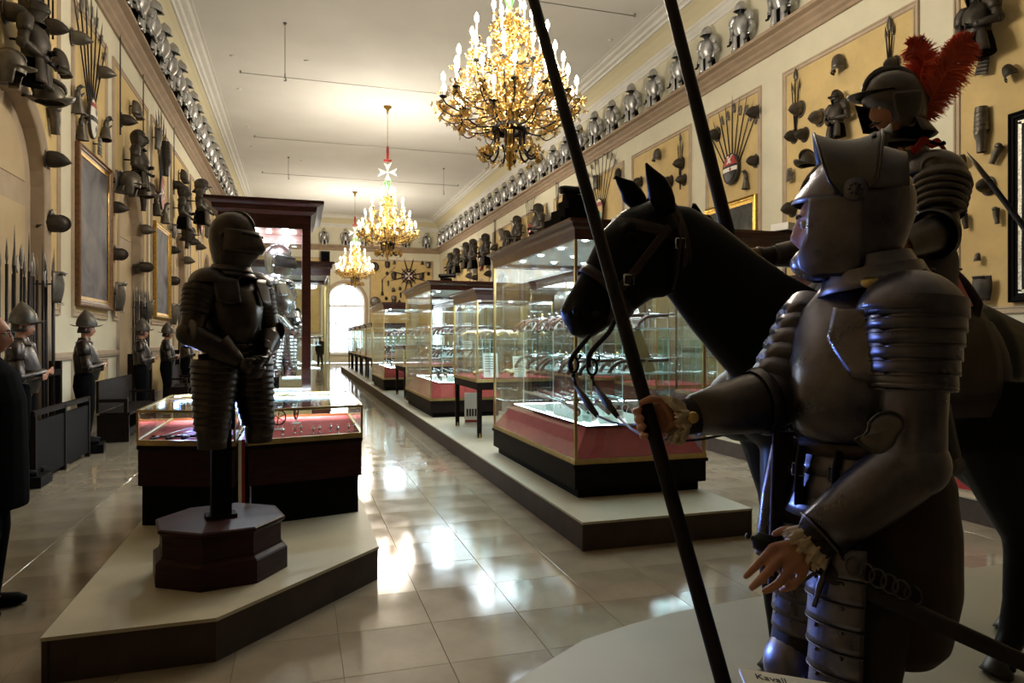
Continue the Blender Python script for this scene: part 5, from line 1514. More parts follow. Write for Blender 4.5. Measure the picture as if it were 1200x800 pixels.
# ---- models on top of the cases
def toy_cannon(x, y, z, label, steps=3, s=1.0):
    t = thing('model_cannon', label, 'model', (x, y, z), .15)
    for k in range(steps):
        MB().box((0, 0, .045 + .09 * k), (.5 - .12 * k, .32 - .06 * k, .09)).build('step', 'black_wood', t)
    zz = .09 * steps
    MB().tube([(-.16, 0, zz + .1), (-.12, 0, zz + .11), (.14, 0, zz + .12), (.17, 0, zz + .12)], [.038, .042, .034, .04], 12).build('barrel', 'black_iron', t)
    b = MB(); b.box((-.02, 0, zz + .035), (.2, .07, .07)); b.build('carriage', 'black_wood', t)
    for sx in (-.08, .06):
        for sy in (-.05, .05):
            b = MB(); b.tube([(sx, sy - .008, zz + .03), (sx, sy + .008, zz + .03)], .03, 10); b.build('wheel', 'black_wood', t)
toy_cannon(2.52, 6.12, 2.632, 'small black model cannon on a stepped stand on the largest case')
toy_cannon(2.75, 13.2, 2.622, 'small black model cannon on the second large case', 1)
# ---- right-hand platform
glass_case('tall mahogany case behind the horse with a white box on top', 5.7, 6.72, 8.35, 9.7, .221, .8, 2.84, 3.12, (1.6,), slope=False, watts=40, leds=(3, 2), cornice_out=.12, post='mahogany', wood='mahogany')
t = thing('white_box', 'small white projector box on the tall mahogany case behind the horse', 'projector', (6.7, 8.3, 3.12), .3); MB().bb(-.2, .2, -.14, .14, .02, .12).build('housing', 'white_enamel', t); MB().tube([(.2, 0, .07), (.24, 0, .07)], .035, 10).build('lens', 'black_iron', t); MB().bb(-.15, .15, -.1, .1, 0, .02).build('foot', 'black_iron', t)
glass_case('lower mahogany case behind the foreground man\'s shoulder', 6.15, 7.3, 6.2, 7.8, .221, .9, 2.26, 2.42, (1.5,), slope=False, watts=20, leds=(1, 2), wood='mahogany')
glass_case('mahogany case under the second model cannon, hidden behind the horse\'s head', 5.75, 6.9, 10.4, 12.0, .221, .8, 3.0, 3.2, (1.6,), slope=False, watts=40, leds=(2, 2), wood='mahogany')
for i, (ya, yb) in enumerate(((13.0, 16.5), (17.0, 20.8), (21.4, 25.4), (26.0, 31.0))):
    glass_case('mahogany case far along the right platform, %s beyond the second cannon' % ordinal(i), 5.75, 6.95, ya, yb, .221, .8, 2.86, 3.1, (1.5,), slope=False, watts=30, leds=(2, 2), post='mahogany', wood='mahogany', back=True)
t = thing('tall_card', 'tall cream label card leaning on the lower shelf of the largest near case', 'label', (3.16, 5.82, 1.281), 0)
b = MB(); b.M = Matrix.Rotation(-.32, 4, 'Y') @ Matrix.Rotation(-.15, 4, 'X'); b.bb(-.055, .055, -.004, .004, 0, .42); b.build('card_face', 'card_yellow', t); MB().bb(-.06, .06, -.02, .12, 0, .004).build('foot', 'card', t)
toy_cannon(6.0, 10.6, 3.2, 'black model cannon on a stepped stand above the horse\'s neck', 5)
t = thing('info_board', 'red information board lying against the right platform step behind the horse', 'board', at_x(1122, 571, 5.75), PI / 2)
b = MB(); b.bb(-.3, .3, -.015, .015, 0, .2); b.build('board', 'red_paint', t); MB().bb(-.34, -.3, -.02, .02, 0, .22).build('board_edge', 'card', t)
t = thing('info_board', 'white and red information board under the first table case', 'board', at_z(553, 496, .222), -.2)
MB().bb(-.12, .12, -.012, .012, 0, .5).build('board', 'card', t); MB().bb(-.11, .11, -.014, -.012, .02, .06).build('red_band', 'red_paint', t); MB().bb(.1, .14, -.014, .012, 0, .5).build('red_edge', 'red_paint', t)
for i in range(4): MB().bb(-.09 + .045 * i, -.06 + .045 * i, -.014, -.012, .12, .24).build('printed_figure', 'ink', t)
# ---- benches by the left wall
def bench(y0, y1, label):
    t = thing('bench', label, 'bench', (-2.72, (y0 + y1) / 2, 0)); h = (y1 - y0) / 2
    MB().bb(-.2, .22, -h, h, .42, .46).build('seat', 'dark_wood', t)
    MB().bb(-.25, -.21, -h, h, .46, .95).build('backrest', 'dark_wood', t)
    for y in (-h + .04, h - .04):
        MB().bb(-.24, .2, y - .03, y + .03, 0, .42).build('side', 'dark_wood', t); MB().bb(-.24, .18, y - .03, y + .03, .62, .67).build('armrest', 'dark_wood', t); MB().bb(.13, .18, y - .03, y + .03, .46, .62).build('arm_post', 'dark_wood', t)
    MB().bb(.12, .16, -h, h, .1, .18).build('stretcher', 'dark_wood', t)
bench(12.0, 14.2, 'dark wooden bench with arms by the left wall, nearest')
bench(18.0, 19.6, 'dark wooden bench with arms by the left wall, farther')
t = thing('barrier', 'low dark wooden barrier in front of the near left spear rack', 'barrier', (-2.75, 9.7, 0))
for y in (-1.0, 0, 1.0): MB().bb(-.03, .03, y - .03, y + .03, 0, .8).build('post', 'dark_wood', t)
MB().bb(-.025, .025, -1.05, 1.05, .76, .82).build('rail', 'dark_wood', t); MB().bb(-.02, .02, -1.0, 1.0, .06, .7).build('board', 'black_wood', t)

# ================================================================== FIGURES
def remeshed(name, b, m, par, voxel=.006, smooth=4, mats=None):
    """fuse the parts of a body into one continuous surface"""
    me = b.mesh(name + '_raw'); o = bpy.data.objects.new(name + '_raw', me); COL.objects.link(o)
    r = o.modifiers.new('fuse', 'REMESH'); r.mode = 'VOXEL'; r.voxel_size = voxel; r.use_smooth_shade = True
    if smooth:
        s_ = o.modifiers.new('soften', 'SMOOTH'); s_.factor = .5; s_.iterations = smooth
    dg = bpy.context.evaluated_depsgraph_get()
    out = bpy.data.meshes.new_from_object(o.evaluated_get(dg))
    out.name = name
    bpy.data.objects.remove(o); bpy.data.meshes.remove(me)
    out.materials.clear()
    out.materials.append(MATS[m])
    return link(name, out, par)
def add_head(b, M, n=36, k=28, s=1.0):
    """head round its centre, x forward: skull, brow, sockets, nose, lips, chin, jaw, ears"""
    M0 = b.M; b.M = M0 @ M @ Matrix.Scale(s, 4)
    def g(x, y, z, cx, cy, cz, r): return math.exp(-((x - cx) ** 2 + (y - cy) ** 2 + (z - cz) ** 2) / (r * r))
    R = []
    for i in range(k + 1):
        e = -PI / 2 + PI * i / k; row = []
        for j in range(n):
            a = 2 * PI * j / n
            dx, dy, dz = math.cos(e) * math.cos(a), math.cos(e) * math.sin(a), math.sin(e)
            x, y, z = dx * (.092 if dx > 0 else .103), dy * .076, dz * (.118 if dz > 0 else .118)
            if z < 0:
                t = min(1, -z / .118)
                y *= 1 - .34 * t ** 1.3
                if x < 0: x *= 1 - .55 * t
                else: x *= 1 + .10 * t
            if x > 0: y *= .97
            q = 0
            q += .024 * g(x, y, z, .10, 0, -.040, .015) + .017 * g(x, y, z, .098, 0, -.022, .017) + .010 * g(x, y, z, .095, 0, .0, .015)   # nose, bridge
            q += .006 * g(x, y, z, .09, 0, .028, .03)                                                   # brow
            q -= .012 * g(x, y, z, .085, .031, .006, .018) + .012 * g(x, y, z, .085, -.031, .006, .018) # sockets
            q += .005 * g(x, y, z, .1, 0, -.068, .016) - .004 * g(x, y, z, .1, 0, -.0735, .007)          # lips
            q += .010 * g(x, y, z, .09, 0, -.105, .022)                                                # chin
            x += q
            row.append(Vector((x, y, z)))
        R.append(row)
    b.rings(R, False)
    for s_ in (1, -1):
        b.ball((-.008, s_ * .074, -.01), .03, 10, 6, (.6, .3, 1.0))
    b.M = M0
def face_parts(par, M, hair=True, moustache=False, s=1.0):
    for s_ in (1, -1):
        b = MB(); b.M = M @ Matrix.Scale(s, 4); b.ball((.0755, s_ * .031, .005), .0118, 12, 8); e = b.build('eye', 'white_enamel', par)
        b = MB(); b.M = M @ Matrix.Scale(s, 4); b.ball((.0846, s_ * .031, .005), .0052, 8, 6); b.build('iris', 'ink', e)
        b = MB(); b.M = M @ Matrix.Scale(s, 4); b.tube([(.094, s_ * .012, .026), (.093, s_ * .03, .031), (.083, s_ * .05, .026)], [.003, .004, .002], 6); b.build('eyebrow', 'hair', par)
    b = MB(); b.M = M @ Matrix.Scale(s, 4); b.tube([(.083, .024, -.074), (.092, .01, -.0735), (.0935, 0, -.0745), (.092, -.01, -.0735), (.083, -.024, -.074)], [.002, .004, .0045, .004, .002], 6); b.build('lips', 'red_lip', par)
    if moustache:
        b = MB(); b.M = M @ Matrix.Scale(s, 4)
        for s_ in (1, -1): b.tube([(.099, 0, -.061), (.096, s_ * .018, -.064), (.086, s_ * .036, -.071), (.080, s_ * .044, -.066)], [.004, .006, .004, .0015], 7)
        b.build('moustache', 'hair', par)
    if hair:
        b = MB(); b.M = M @ Matrix.Scale(s, 4)
        b.patch(lambda u, v: (-.012 + .106 * math.cos((u - .5) * 4.4 + PI) * math.cos(v * 1.5), .083 * math.sin((u - .5) * 4.4 + PI) * math.cos(v * 1.5), .0 + .128 * math.sin(v * 1.5) - .05 * (1 - v)), 16, 8, .006)
        b.build('hair', 'hair', par)
mat('red_lip', (0.36, 0.11, 0.08), 0.5)

def hand(b, wrist, knuckles, tips, thumb, rad=.0088, bend=0.0, curl=None, up=(0, 0, 1)):
    """palm from the wrist to the four knuckles, four fingers with two bends, thumb"""
    w_ = Vector(wrist)
    K = [Vector(k) for k in knuckles]
    for q in range(4):
        b.tube([w_.lerp(K[q], .05), w_.lerp(K[q], .5), K[q]], [.017, .0145, .0115], 8)
    for q in range(3):
        b.tube([w_.lerp(K[q].lerp(K[q + 1], .5), .2), K[q].lerp(K[q + 1], .5).lerp(w_, .12)], [.016, .0115], 8)
    for q in range(4):
        k = K[q]; tp = tips[q]
        if not isinstance(tp, (list, tuple)) or not isinstance(tp[0], Vector): tp = [Vector(tp)]
        r = rad * [1, 1.04, 1, .86][q]
        if len(tp) == 1:
            d = tp[0] - k; u_ = Vector(up) * bend
            pts = [k.lerp(w_, .1), k, k + d * .42 + u_, k + d * .74 + u_ * .8, tp[0]]
        else: pts = [k.lerp(w_, .1), k] + list(tp)
        rr = [r * 1.15, r * 1.12] + [lerp(r * 1.04, r * .8, i / max(1, len(pts) - 3)) for i in range(len(pts) - 2)]
        b.tube(pts, rr, 8); b.ball(pts[-1], rr[-1] * 1.0, 8, 6)
    th = [Vector(p) for p in thumb]
    b.tube(th, [.016, .0125] + [lerp(.0115, .0085, i / max(1, len(th) - 3)) for i in range(len(th) - 2)], 8); b.ball(th[-1], .0085, 8, 6)

def body_shape(b, J, s=1.0):
    """torso, neck, arms and legs of a standing figure; J holds joints as vectors, lists run from the trunk outwards"""
    pel, chest, neck, head = J['pelvis'], J['chest'], J['neck'], J['head']
    f, l = J['f'], J['l']
    b.tube([pel - Vector((0, 0, .1 * s)), pel, pel.lerp(chest, .45), chest, chest.lerp(neck, .6), neck], [.10 * s, .115 * s, .10 * s, .12 * s, .10 * s, .06 * s], 16, f, [1.35, 1.4, 1.35, 1.45, 1.6, 1.0])
    b.tube([neck - Vector((0, 0, .03)), neck.lerp(head, .45), head - Vector((0, 0, .05)) - f * .02], [.06 * s, .052 * s, .055 * s], 12)
    for side in ('arm_l', 'arm_r'):
        sh, el, wr = J[side]
        b.tube([chest.lerp(neck, .55), sh], [.06 * s, .058 * s], 10)
        b.tube([sh, sh.lerp(el, .35), el, el.lerp(wr, .3), wr], [.058 * s, .052 * s, .042 * s, .044 * s, .027 * s], 12)
    for side in ('leg_l', 'leg_r'):
        hp, kn, an, toe = J[side]
        b.tube([hp + Vector((0, 0, .04)), hp.lerp(kn, .3), kn, kn.lerp(an, .3), an.lerp(kn, .1), an], [.09 * s, .082 * s, .055 * s, .056 * s, .036 * s, .035 * s], 12)
        b.tube([an + (an - toe) * .25 - Vector((0, 0, .03)), an.lerp(toe, .5) - Vector((0, 0, .015)), toe], [.034 * s, .036 * s, .026 * s], 10, (0, 0, 1), 1.1)

# ------------------------------------------------------------------ the foreground man-at-arms with the pike
T0 = 1.86
mroot = at(1010, 400, T0); mroot.z = .022
MF = Vector((-.99, -.137, 0)).normalized(); ML = Vector((-MF.y, MF.x, 0))
man = thing('man_at_arms', 'foreground standing figure in dark steel armour with raised visor holding a long pike', 'person', mroot)
Wm = trm(-mroot)                       # world -> the figure's own space
def B():
    b = MB(); b.M = Wm.copy(); return b
def FL(f, l, z): return Vector((mroot.x, mroot.y, 0)) + MF * f + ML * l + Vector((0, 0, z))
MR = frame_to((0, 0, 1), MF)           # local x = forward
def BL(z=0.0, f=0.0, l=0.0):
    b = MB(); b.M = Wm @ trm(FL(f, l, z)) @ MR; return b
HF = Vector((-.76, .65, 0)).normalized()   # the head is turned to its right, a full profile from the photograph's side
hc = at(1000, 258, 1.855)
HM = Wm @ trm(hc) @ frame_to((0, 0, 1), HF)
FO = trm((.046, 0, -.014))            # the face sits a little forward in the helmet
sl, el, wl = at(1073, 368, 1.66), at(1066, 545, 1.64), at(953, 634, 1.665)
sr, er, wr = at(950, 385, 2.03), at(903, 468, 1.95), at(800, 489, 1.885)
J = dict(f=MF, l=ML, pelvis=FL(-.02, 0, 1.16), chest=FL(0, 0, 1.53), neck=FL(0, 0, 1.74), head=hc, arm_l=(sl, el, wl), arm_r=(sr, er, wr),
         leg_l=(FL(.01, .10, 1.1), FL(.16, .115, .64), FL(.10, .13, .30), FL(.24, .15, .25)), leg_r=(FL(.01, -.10, 1.1), FL(.10, -.115, .70), FL(.05, -.13, .30), FL(.19, -.15, .25)))
b = B(); body_shape(b, J)
add_head(b, trm(hc) @ frame_to((0, 0, 1), HF) @ FO)
# left hand, resting open over the sword hilt
hand(b, wl, [at(906, 641, 1.655), at(911, 657, 1.635), at(923, 670, 1.625), at(938, 677, 1.628)],
     [[at(894, 655, 1.64), at(882, 667, 1.64), at(874, 675, 1.645)], [at(899, 671, 1.61), at(888, 682, 1.612), at(881, 688, 1.62)], [at(912, 684, 1.60), at(902, 690, 1.605), at(896, 692, 1.615)], [at(929, 687, 1.605), at(921, 690, 1.612), at(915, 690, 1.622)]],
     [wl.lerp(at(938, 622, 1.69), .4), at(930, 622, 1.705), at(918, 621, 1.715), at(907, 626, 1.715)], .0108)
# right hand, closed round the pike
pk0, pk1 = at(762, 492, 1.885), at(623, -8, 2.32)
pdir = (pk1 - pk0).normalized()
vdir = (Vector((0, 0, EYE)) - pk0).normalized(); sdir = pdir.cross(vdir).normalized()      # towards the picture's left or right
if sdir.dot(Vector((CT, -ST, 0))) < 0: sdir = -sdir
def around(h, a, r=.034): return pk0 + pdir * h + (sdir * math.cos(a) + vdir * math.sin(a)) * r
KN, TP = [], []
for q in range(4):
    h = .034 - .0235 * q
    KN.append(around(h, -.9, .044)); TP.append([around(h, -1.9, .040), around(h, -2.8, .036), around(h, 2.75, .034), around(h, 2.2, .033)])
hand(b, wr, KN, TP, [wr.lerp(pk0, .3), around(.045, .3, .045), around(.055, 1.1, .038), around(.052, 1.9, .034)], .0108)
mb_body = remeshed('body', b, 'skin', man, .005, 3)
face_parts(man, HM @ FO, False)
# helmet: skull, brow plate, cheeks, bevor, raised visor, neck plates
def H():
    b = MB(); b.M = HM.copy(); return b
b = H()
R = []
for z, rb, rf, ry in [(-.145, .098, .02, .088), (-.10, .112, .02, .098), (-.05, .130, .03, .112), (.0, .146, .05, .122), (.05, .149, .10, .125), (.09, .140, .118, .118), (.125, .118, .108, .10), (.15, .088, .085, .074), (.17, .045, .045, .038), (.176, .003, .003, .003)]:
    R.append([Vector(((rf if math.cos(2 * PI * j / 32) > 0 else rb) * math.cos(2 * PI * j / 32), ry * math.sin(2 * PI * j / 32), z)) for j in range(32)])
b.rings(R, False).build('helmet_skull', 'hero_steel', man)
b = H(); comb_mesh(b, .142, .016, .03, 1.0, .009, .3, PI - .02, 20); b.build('helmet_comb', 'hero_steel', man)
def brow(u, v):
    a = (u - .5) * 2.5; k = max(0, 1 - abs(a) / 1.3)
    return ((.075 + .052 * v + .024 * v * k) * math.cos(a) + .0, (.108 + .016 * v) * math.sin(a), .142 - .088 * v ** 1.25 - .012 * (1 - k) * v)
b = H(); b.patch(brow, 22, 8, .005); bp_ = b.build('brow_plate', 'hero_steel', man)
b = H(); b.tube([brow(i / 22, 1) for i in range(23)], .004, 6); b.build('brow_rim', 'hero_edge', bp_)
def front_x(z):
    P_ = [(.05, .108), (.0, .113), (-.05, .114), (-.08, .128), (-.10, .142), (-.125, .138), (-.145, .115), (-.16, .085)]
    for (z0, a), (z1, c) in zip(P_, P_[1:]):
        if z >= z1: return lerp(a, c, (z0 - z) / (z0 - z1))
    return .085
for s_ in (1, -1):
    def chk(u, v, s_=s_):
        z = lerp(.05, -.155, v); low = max(0, v - .6) / .4
        x = lerp(front_x(z), -.016, u)
        return (x, s_ * .126 * math.sqrt(max(.02, 1 - (x / .158) ** 2)) * (1 - .22 * low * low), z)
    b = H(); b.patch(chk, 16, 16, .004 * s_); co = b.build('cheek_plate', 'hero_steel', man)
    b = H(); b.tube([chk(0, i / 16 * .62) for i in range(17)], .004, 6); b.tube([chk(1, i / 16) for i in range(17)], .003, 6); b.build('cheek_rim', 'hero_edge', co)
b = H()
def bev(u, v):
    a = (u - .5) * 2.0; z = lerp(-.075, -.16, v); q = front_x(z) + .006
    return (q * math.cos(a * .9) + .008 * math.cos(a), .085 * math.sin(a) * (1 - .15 * v), z - .01 * (1 - abs(u - .5) * 2) * (1 - v))
b.patch(bev, 18, 8, .004); bo = b.build('bevor', 'hero_steel', man)
b = H(); b.tube([bev(i / 18, 0) for i in range(19)], .0042, 6); b.build('bevor_rim', 'hero_edge', bo)
# visor swung up about the pivots
def vis2(u, v):
    a = (u - .5) * PI; c = max(0.0, math.cos(a)) ** .75
    px_, pz_ = .002 + lerp(.036, -.040, v), .055 + lerp(-.012, .0, v)
    fx, fz = lerp(.098, -.066, v), lerp(.236, .226, v)
    k = 1 - .10 * c * math.sin(PI * v)
    cx_ = max(0.0, math.cos(a)) ** .42
    return (lerp(px_, fx, cx_), .134 * math.sin(a) * (1.0 if abs(math.sin(a)) > .99 else 1.0), lerp(pz_, fz, c) * k + .004)
b = H(); b.patch(vis2, 30, 12, .005); vz = b.build('visor', 'visor_steel', man)
b = H(); b.tube([vis2(i / 30, 1) for i in range(31)], .0035, 6); b.tube([vis2(i / 30, 0) for i in range(31)], .0035, 6); b.build('visor_rim', 'hero_edge', vz)
b = H()
for s_ in (1, -1): b.patch(lambda u, v: Vector(vis2(.5 + s_ * (.015 + .20 * u), .80 + .08 * v)) + Vector((-.004, s_ * .004, .003)), 12, 2, .001)
b.build('eye_slit', 'black_iron', vz)
b = H(); b.patch(lambda u, v: Vector(vis2(lerp(.33, .67, u), 1.0)) + Vector((-.022 * v, 0, .030 * v * (1 - abs(u - .5) * 1.9) - .01 * v)), 12, 3, .004); b.build('visor_peak', 'visor_steel', vz)
b = H()       # lower reinforcing wing of the visor, running back over the skull
b.patch(lambda u, v: (lerp(-.025, -.118, v), .126 * math.cos(lerp(1.25, -1.25, u) * 1.0 + 0) * 0 + math.copysign(1, u - .5) * 0 + .128 * math.sin((u - .5) * PI * .98) * (1 - .04 * v), .058 + (.150 - .03 * v) * math.cos((u - .5) * PI) ** .7 * (1 - .10 * v)), 30, 5, .004); b.build('visor_back_plate', 'hero_steel', vz)
for s_ in (1, -1):
    b = H(); b.M = b.M @ trm((.002, s_ * .134, .058)) @ Matrix.Rotation(-s_ * PI / 2, 4, 'X'); b.lathe([(.030, -.008), (.030, .0), (.022, .002), (.018, .005), (.006, .006), (.005, .011), (.001, .012)], 20)
    for k in range(8): b.ball((.0145 * math.cos(k * PI / 4), .0145 * math.sin(k * PI / 4), .006), .0045, 6, 4)
    b.build('pivot_rosette', 'hero_steel', man)
CT_ = Matrix.Rotation(.16, 4, 'Y')
for i in range(2):
    b = H(); z0 = -.115 - .032 * i; r = .112 + .022 * i
    b.M = b.M @ trm((-.022, 0, 0)) @ CT_; b.lathe([(r - .004, z0 + .012), (r, z0), (r + .008, z0 - .02), (r + .022, z0 - .038), (r + .018, z0 - .040)], 32, sx=.92, sy=.98); b.build('collar_plate', 'hero_steel', man)
b = H(); b.M = b.M @ trm((-.03, 0, 0)) @ CT_
for k in range(14): b.ball((.130 * math.cos(k * PI / 7 + .2), .137 * math.sin(k * PI / 7 + .2), -.166), .005, 6, 4)
b.build('rivets', 'hero_edge', man, kind='stuff')
b = H(); b.M = b.M @ trm((-.02, 0, 0)); b.lathe([(.092, -.06), (.095, -.2)], 20); b.build('throat_lining', 'black_cloth', man)
b = H(); c_ = Vector((-.03, .146, -.178)); b.M = b.M @ trm(c_) @ Matrix.Rotation(-1.2, 4, 'X'); b.lathe([(.016, -.004), (.016, .001), (.001, .003)], 16, sx=1.3); b.build('collar_stud', 'brass', man)
# breastplate and backplate
b = BL()
b.rings([sec(1.325, .0, .150, .12, .158, .02, 36), sec(1.35, .0, .165, .118, .155, .035, 36), sec(1.39, .0, .180, .122, .160, .040, 36), sec(1.46, .0, .180, .132, .172, .038, 36), sec(1.54, .0, .165, .138, .185, .028, 36),
         sec(1.62, -.005, .138, .135, .190, .016, 36), sec(1.68, -.01, .112, .118, .175, .008, 36), sec(1.72, -.01, .10, .10, .13, 0, 36), sec(1.745, -.01, .095, .092, .105, 0, 36)], True)
b.build('breastplate', 'hero_steel', man)
b = BL(); b.tube([Vector(p) + Vector((0, 0, 0)) for p in sec(1.322, .0, .156, .124, .163, .02, 36)] + [sec(1.322, .0, .156, .124, .163, .02, 36)[0]], .006, 6); b.build('waist_roll', 'hero_edge', man)
b = BL(); b.rings([[p for p in sec(z, .0, .160 + q, .128 + q, .165 + q, .02, 36)] for z, q in ((1.30, .0), (1.302, .004), (1.334, .004), (1.335, .0))], False); b.build('belt', 'leather', man)
for i in range(3):
    b = BL(); z1 = 1.315 - .055 * i; q = .012 + .010 * i
    b.rings([[p for p in sec(z, .0, .15 + q + e, .12 + q + e, .155 + q + e, .015, 32)] for z, e in ((z1, -.01), (z1 - .04, .0), (z1 - .066, .008), (z1 - .066, .002))], False); b.build('fauld_plate', 'hero_steel', man)
for s_, ff in ((.07, .17), (-.03, .185), (.13, .135)):       # hanging straps with buckles
    b = BL(); b.tube([(ff, s_, 1.32), (ff + .012, s_, 1.27), (ff + .02, s_ + .005, 1.17)], .017, 8, (1, 0, 0), [.3, .3, .3]); b.M = b.M; st_ = b.build('strap', 'dark_leather', man)
    b = BL(); b.tube([(ff + .016, s_ - .018, 1.275), (ff + .016, s_ + .018, 1.275), (ff + .018, s_ + .018, 1.245), (ff + .018, s_ - .018, 1.245), (ff + .016, s_ - .018, 1.275)], .003, 5); b.build('buckle', 'hero_edge', st_)
# left pauldron and arm
ax = (el - sl).normalized()
b = B()
n_out = ML
def cap(u, v):
    th = lerp(-2.3, 2.3, u); ph = lerp(.02, 1.28, v)
    d = (Vector((0, 0, 1)) * math.cos(ph) + (n_out * math.cos(th) + MF * math.sin(th)) * math.sin(ph))
    r = .113 + .012 * abs(math.sin(th))
    return sl + Vector((0, 0, -.022)) - n_out * .012 + Vector((d.x * r, d.y * r, d.z * .125))
b.patch(cap, 28, 10, -.005); b.build('pauldron_cap', 'hero_steel', man)
b = B(); b.tube([cap(i / 28, 1) for i in range(29)], .004, 6); b.build('pauldron_rim', 'hero_edge', man)
b = BL()       # front wing of the pauldron lying on the chest
def wing(u, v):
    l_ = lerp(.19, .03, v); z = lerp(1.68, 1.50 + .035 * abs(v - .3) + .16 * max(0, v - .5), u)
    t = (z - 1.46) / .22
    fx = lerp(.180, .112, max(0, min(1, t))) * math.sqrt(max(.05, 1 - (l_ / .21) ** 2)) + .030
    return (fx, l_, z)
b.patch(wing, 10, 12, .004); b.build('pauldron_wing', 'hero_steel', man)
b = BL(); b.tube([wing(1, i / 12) for i in range(13)], .0038, 6); b.build('wing_rim', 'hero_edge', man)
b = BL()
for v in (.1, .35, .6, .85): b.ball(wing(.93, v), .0055, 6, 4)
b.build('rivets', 'hero_edge', man, kind='stuff')
mid = sl.lerp(el, .46)
for i in range(6):
    a_, c_ = sl.lerp(el, -.10 + .094 * i), sl.lerp(el, -.10 + .094 * (i + 1) + .03)
    ra = lerp(.110, .093, i / 5)
    b = B(); b.tube([a_, a_.lerp(c_, .6), c_, c_], [ra - .0015, ra + .0005, ra + .0005, ra - .002], 30, MF, 1.0, False); pl_ = b.build('pauldron_lame', 'hero_steel', man)
    b = B(); b.tube([c_ + (MF * math.cos(2 * PI * k / 30) + ax.cross(MF).normalized() * math.sin(2 * PI * k / 30)) * (ra + .0005) for k in range(31)], .0018, 5); b.build('lame_rim', 'hero_edge', pl_)
b = B(); b.tube([sl.lerp(el, .46), sl.lerp(el, .475), sl.lerp(el, .50), sl.lerp(el, .51)], [.086, .094, .094, .084], 28, MF, 1, False); b.build('arm_turner', 'hero_steel', man)
b = B(); b.tube([sl.lerp(el, .48), sl.lerp(el, .7), sl.lerp(el, .97)], [.076, .075, .077], 28, MF, 1, False); b.build('rerebrace', 'hero_steel', man)
fa = (wl - el).normalized()
b = B(); b.ball(el - fa * .006 + Vector((0, 0, 0)), .083, 22, 14, (1, 1, .98)); b.build('elbow_cop', 'hero_steel', man)
cw = at(1030, 506, 1.555)      # elbow wing, a rounded leaf of steel
OUT = [(1018, 495), (1029, 485), (1044, 482), (1056, 488), (1059, 499), (1051, 511), (1045, 522), (1033, 530), (1020, 528), (1009, 521), (1003, 514), (1011, 511), (1017, 504)]
WP = smooth_pts([at(x, y, 1.524 + .0006 * (x - 1030)) for x, y in OUT + OUT[:1]], 3)[:-1]; WC = at(1033, 507, 1.512); back = (el - WC).normalized() * .006
b = B(); n_ = len(WP)
b.rings([[p + back for p in WP], WP, [p.lerp(WC, .45) + (WC - p) * 0 - back * .6 for p in WP], [p.lerp(WC, .97) - back * .8 for p in WP]], True); wgo = b.build('elbow_wing', 'wing_steel', man)
b = B(); b.tube(WP + WP[:1], .0032, 6); b.build('wing_rim', 'hero_edge', wgo)
b = B(); b.tube([el.lerp(wl, -.02), el.lerp(wl, .15), el.lerp(wl, .4), el.lerp(wl, .7), el.lerp(wl, .92), el.lerp(wl, .92)], [.078, .079, .076, .068, .062, .058], 28, (0, 0, 1), 1, False); b.build('vambrace', 'hero_steel', man)
b = B(); c_ = el.lerp(wl, .915); x_ = Vector((0, 0, 1)) - fa * fa.z; x_.normalize(); y_ = fa.cross(x_)
b.tube([c_ + (x_ * math.cos(2 * PI * k / 28) + y_ * math.sin(2 * PI * k / 28)) * .064 for k in range(29)], .0035, 6); b.build('vambrace_rim', 'hero_edge', man)
b = B(); b.tube([el.lerp(wl, .7), el.lerp(wl, .9), el.lerp(wl, 1.02)], [.05, .053, .048], 18, cap=False); b.build('sleeve', 'jacket', man)
def ruffle(c, d, r0, r1, ln, name='lace_cuff', waves=11, par=man):
    d = d.normalized(); x_ = Vector((0, 0, 1)) - d * d.z; x_.normalize(); y_ = d.cross(x_)
    b = B()
    for q in range(2):
        def fn(u, v):
            a = 2 * PI * u; w_ = math.sin(waves * a + q * 1.4)
            r = lerp(r0, r1, v) + .011 * v * w_ + .004 * v * math.sin(waves * 2.7 * a + q)
            tooth = .010 * v * v * abs(math.sin(waves * 1.5 * a))
            return c + d * (ln * v * (.8 + .2 * q) + tooth + .006 * v * math.cos(waves * a)) + (x_ * math.cos(a) + y_ * math.sin(a)) * (r - .006 * q)
        b.patch(fn, 120, 5, .0016, True, True)
    return b.build(name, 'lace', par)
ruffle(el.lerp(wl, .955), wl - el, .042, .052, .048)
# right arm
rx = (er - sr).normalized(); rf = (wr - er).normalized()
for i in range(6):
    a_, c_ = sr.lerp(er, -.25 + .2 * i), sr.lerp(er, -.25 + .2 * (i + 1) + .07); ra = lerp(.098, .078, i / 5)
    b = B(); b.tube([a_, a_.lerp(c_, .6), c_, c_], [ra - .004, ra + .002, ra + .005, ra - .002], 26, MF, 1.0, False); b.build('pauldron_lame', 'hero_steel', man)
b = B(); b.ball(er - rf * .01, .082, 20, 12); b.build('elbow_cop', 'dark_steel', man)
b = B(); b.tube([er + Vector((0, 0, .0)) + rf * .012, er + rf * .03, er + rf * .05], [.084, .098, .09], 24, (0, 0, 1), 1, False); b.build('elbow_flange', 'dark_steel', man)
b = B(); b.tube([er.lerp(wr, .1), er.lerp(wr, .3), er.lerp(wr, .6), er.lerp(wr, .88), er.lerp(wr, .88)], [.084, .081, .070, .056, .052], 26, (0, 0, 1), 1, False); b.build('vambrace', 'dark_steel', man)
b = B(); b.tube([er.lerp(wr, .75), er.lerp(wr, .97), er.lerp(wr, 1.0)], [.048, .05, .044], 18, cap=False); b.build('sleeve', 'jacket', man)
ruffle(er.lerp(wr, .965), wr - er, .040, .062, .05, waves=9)
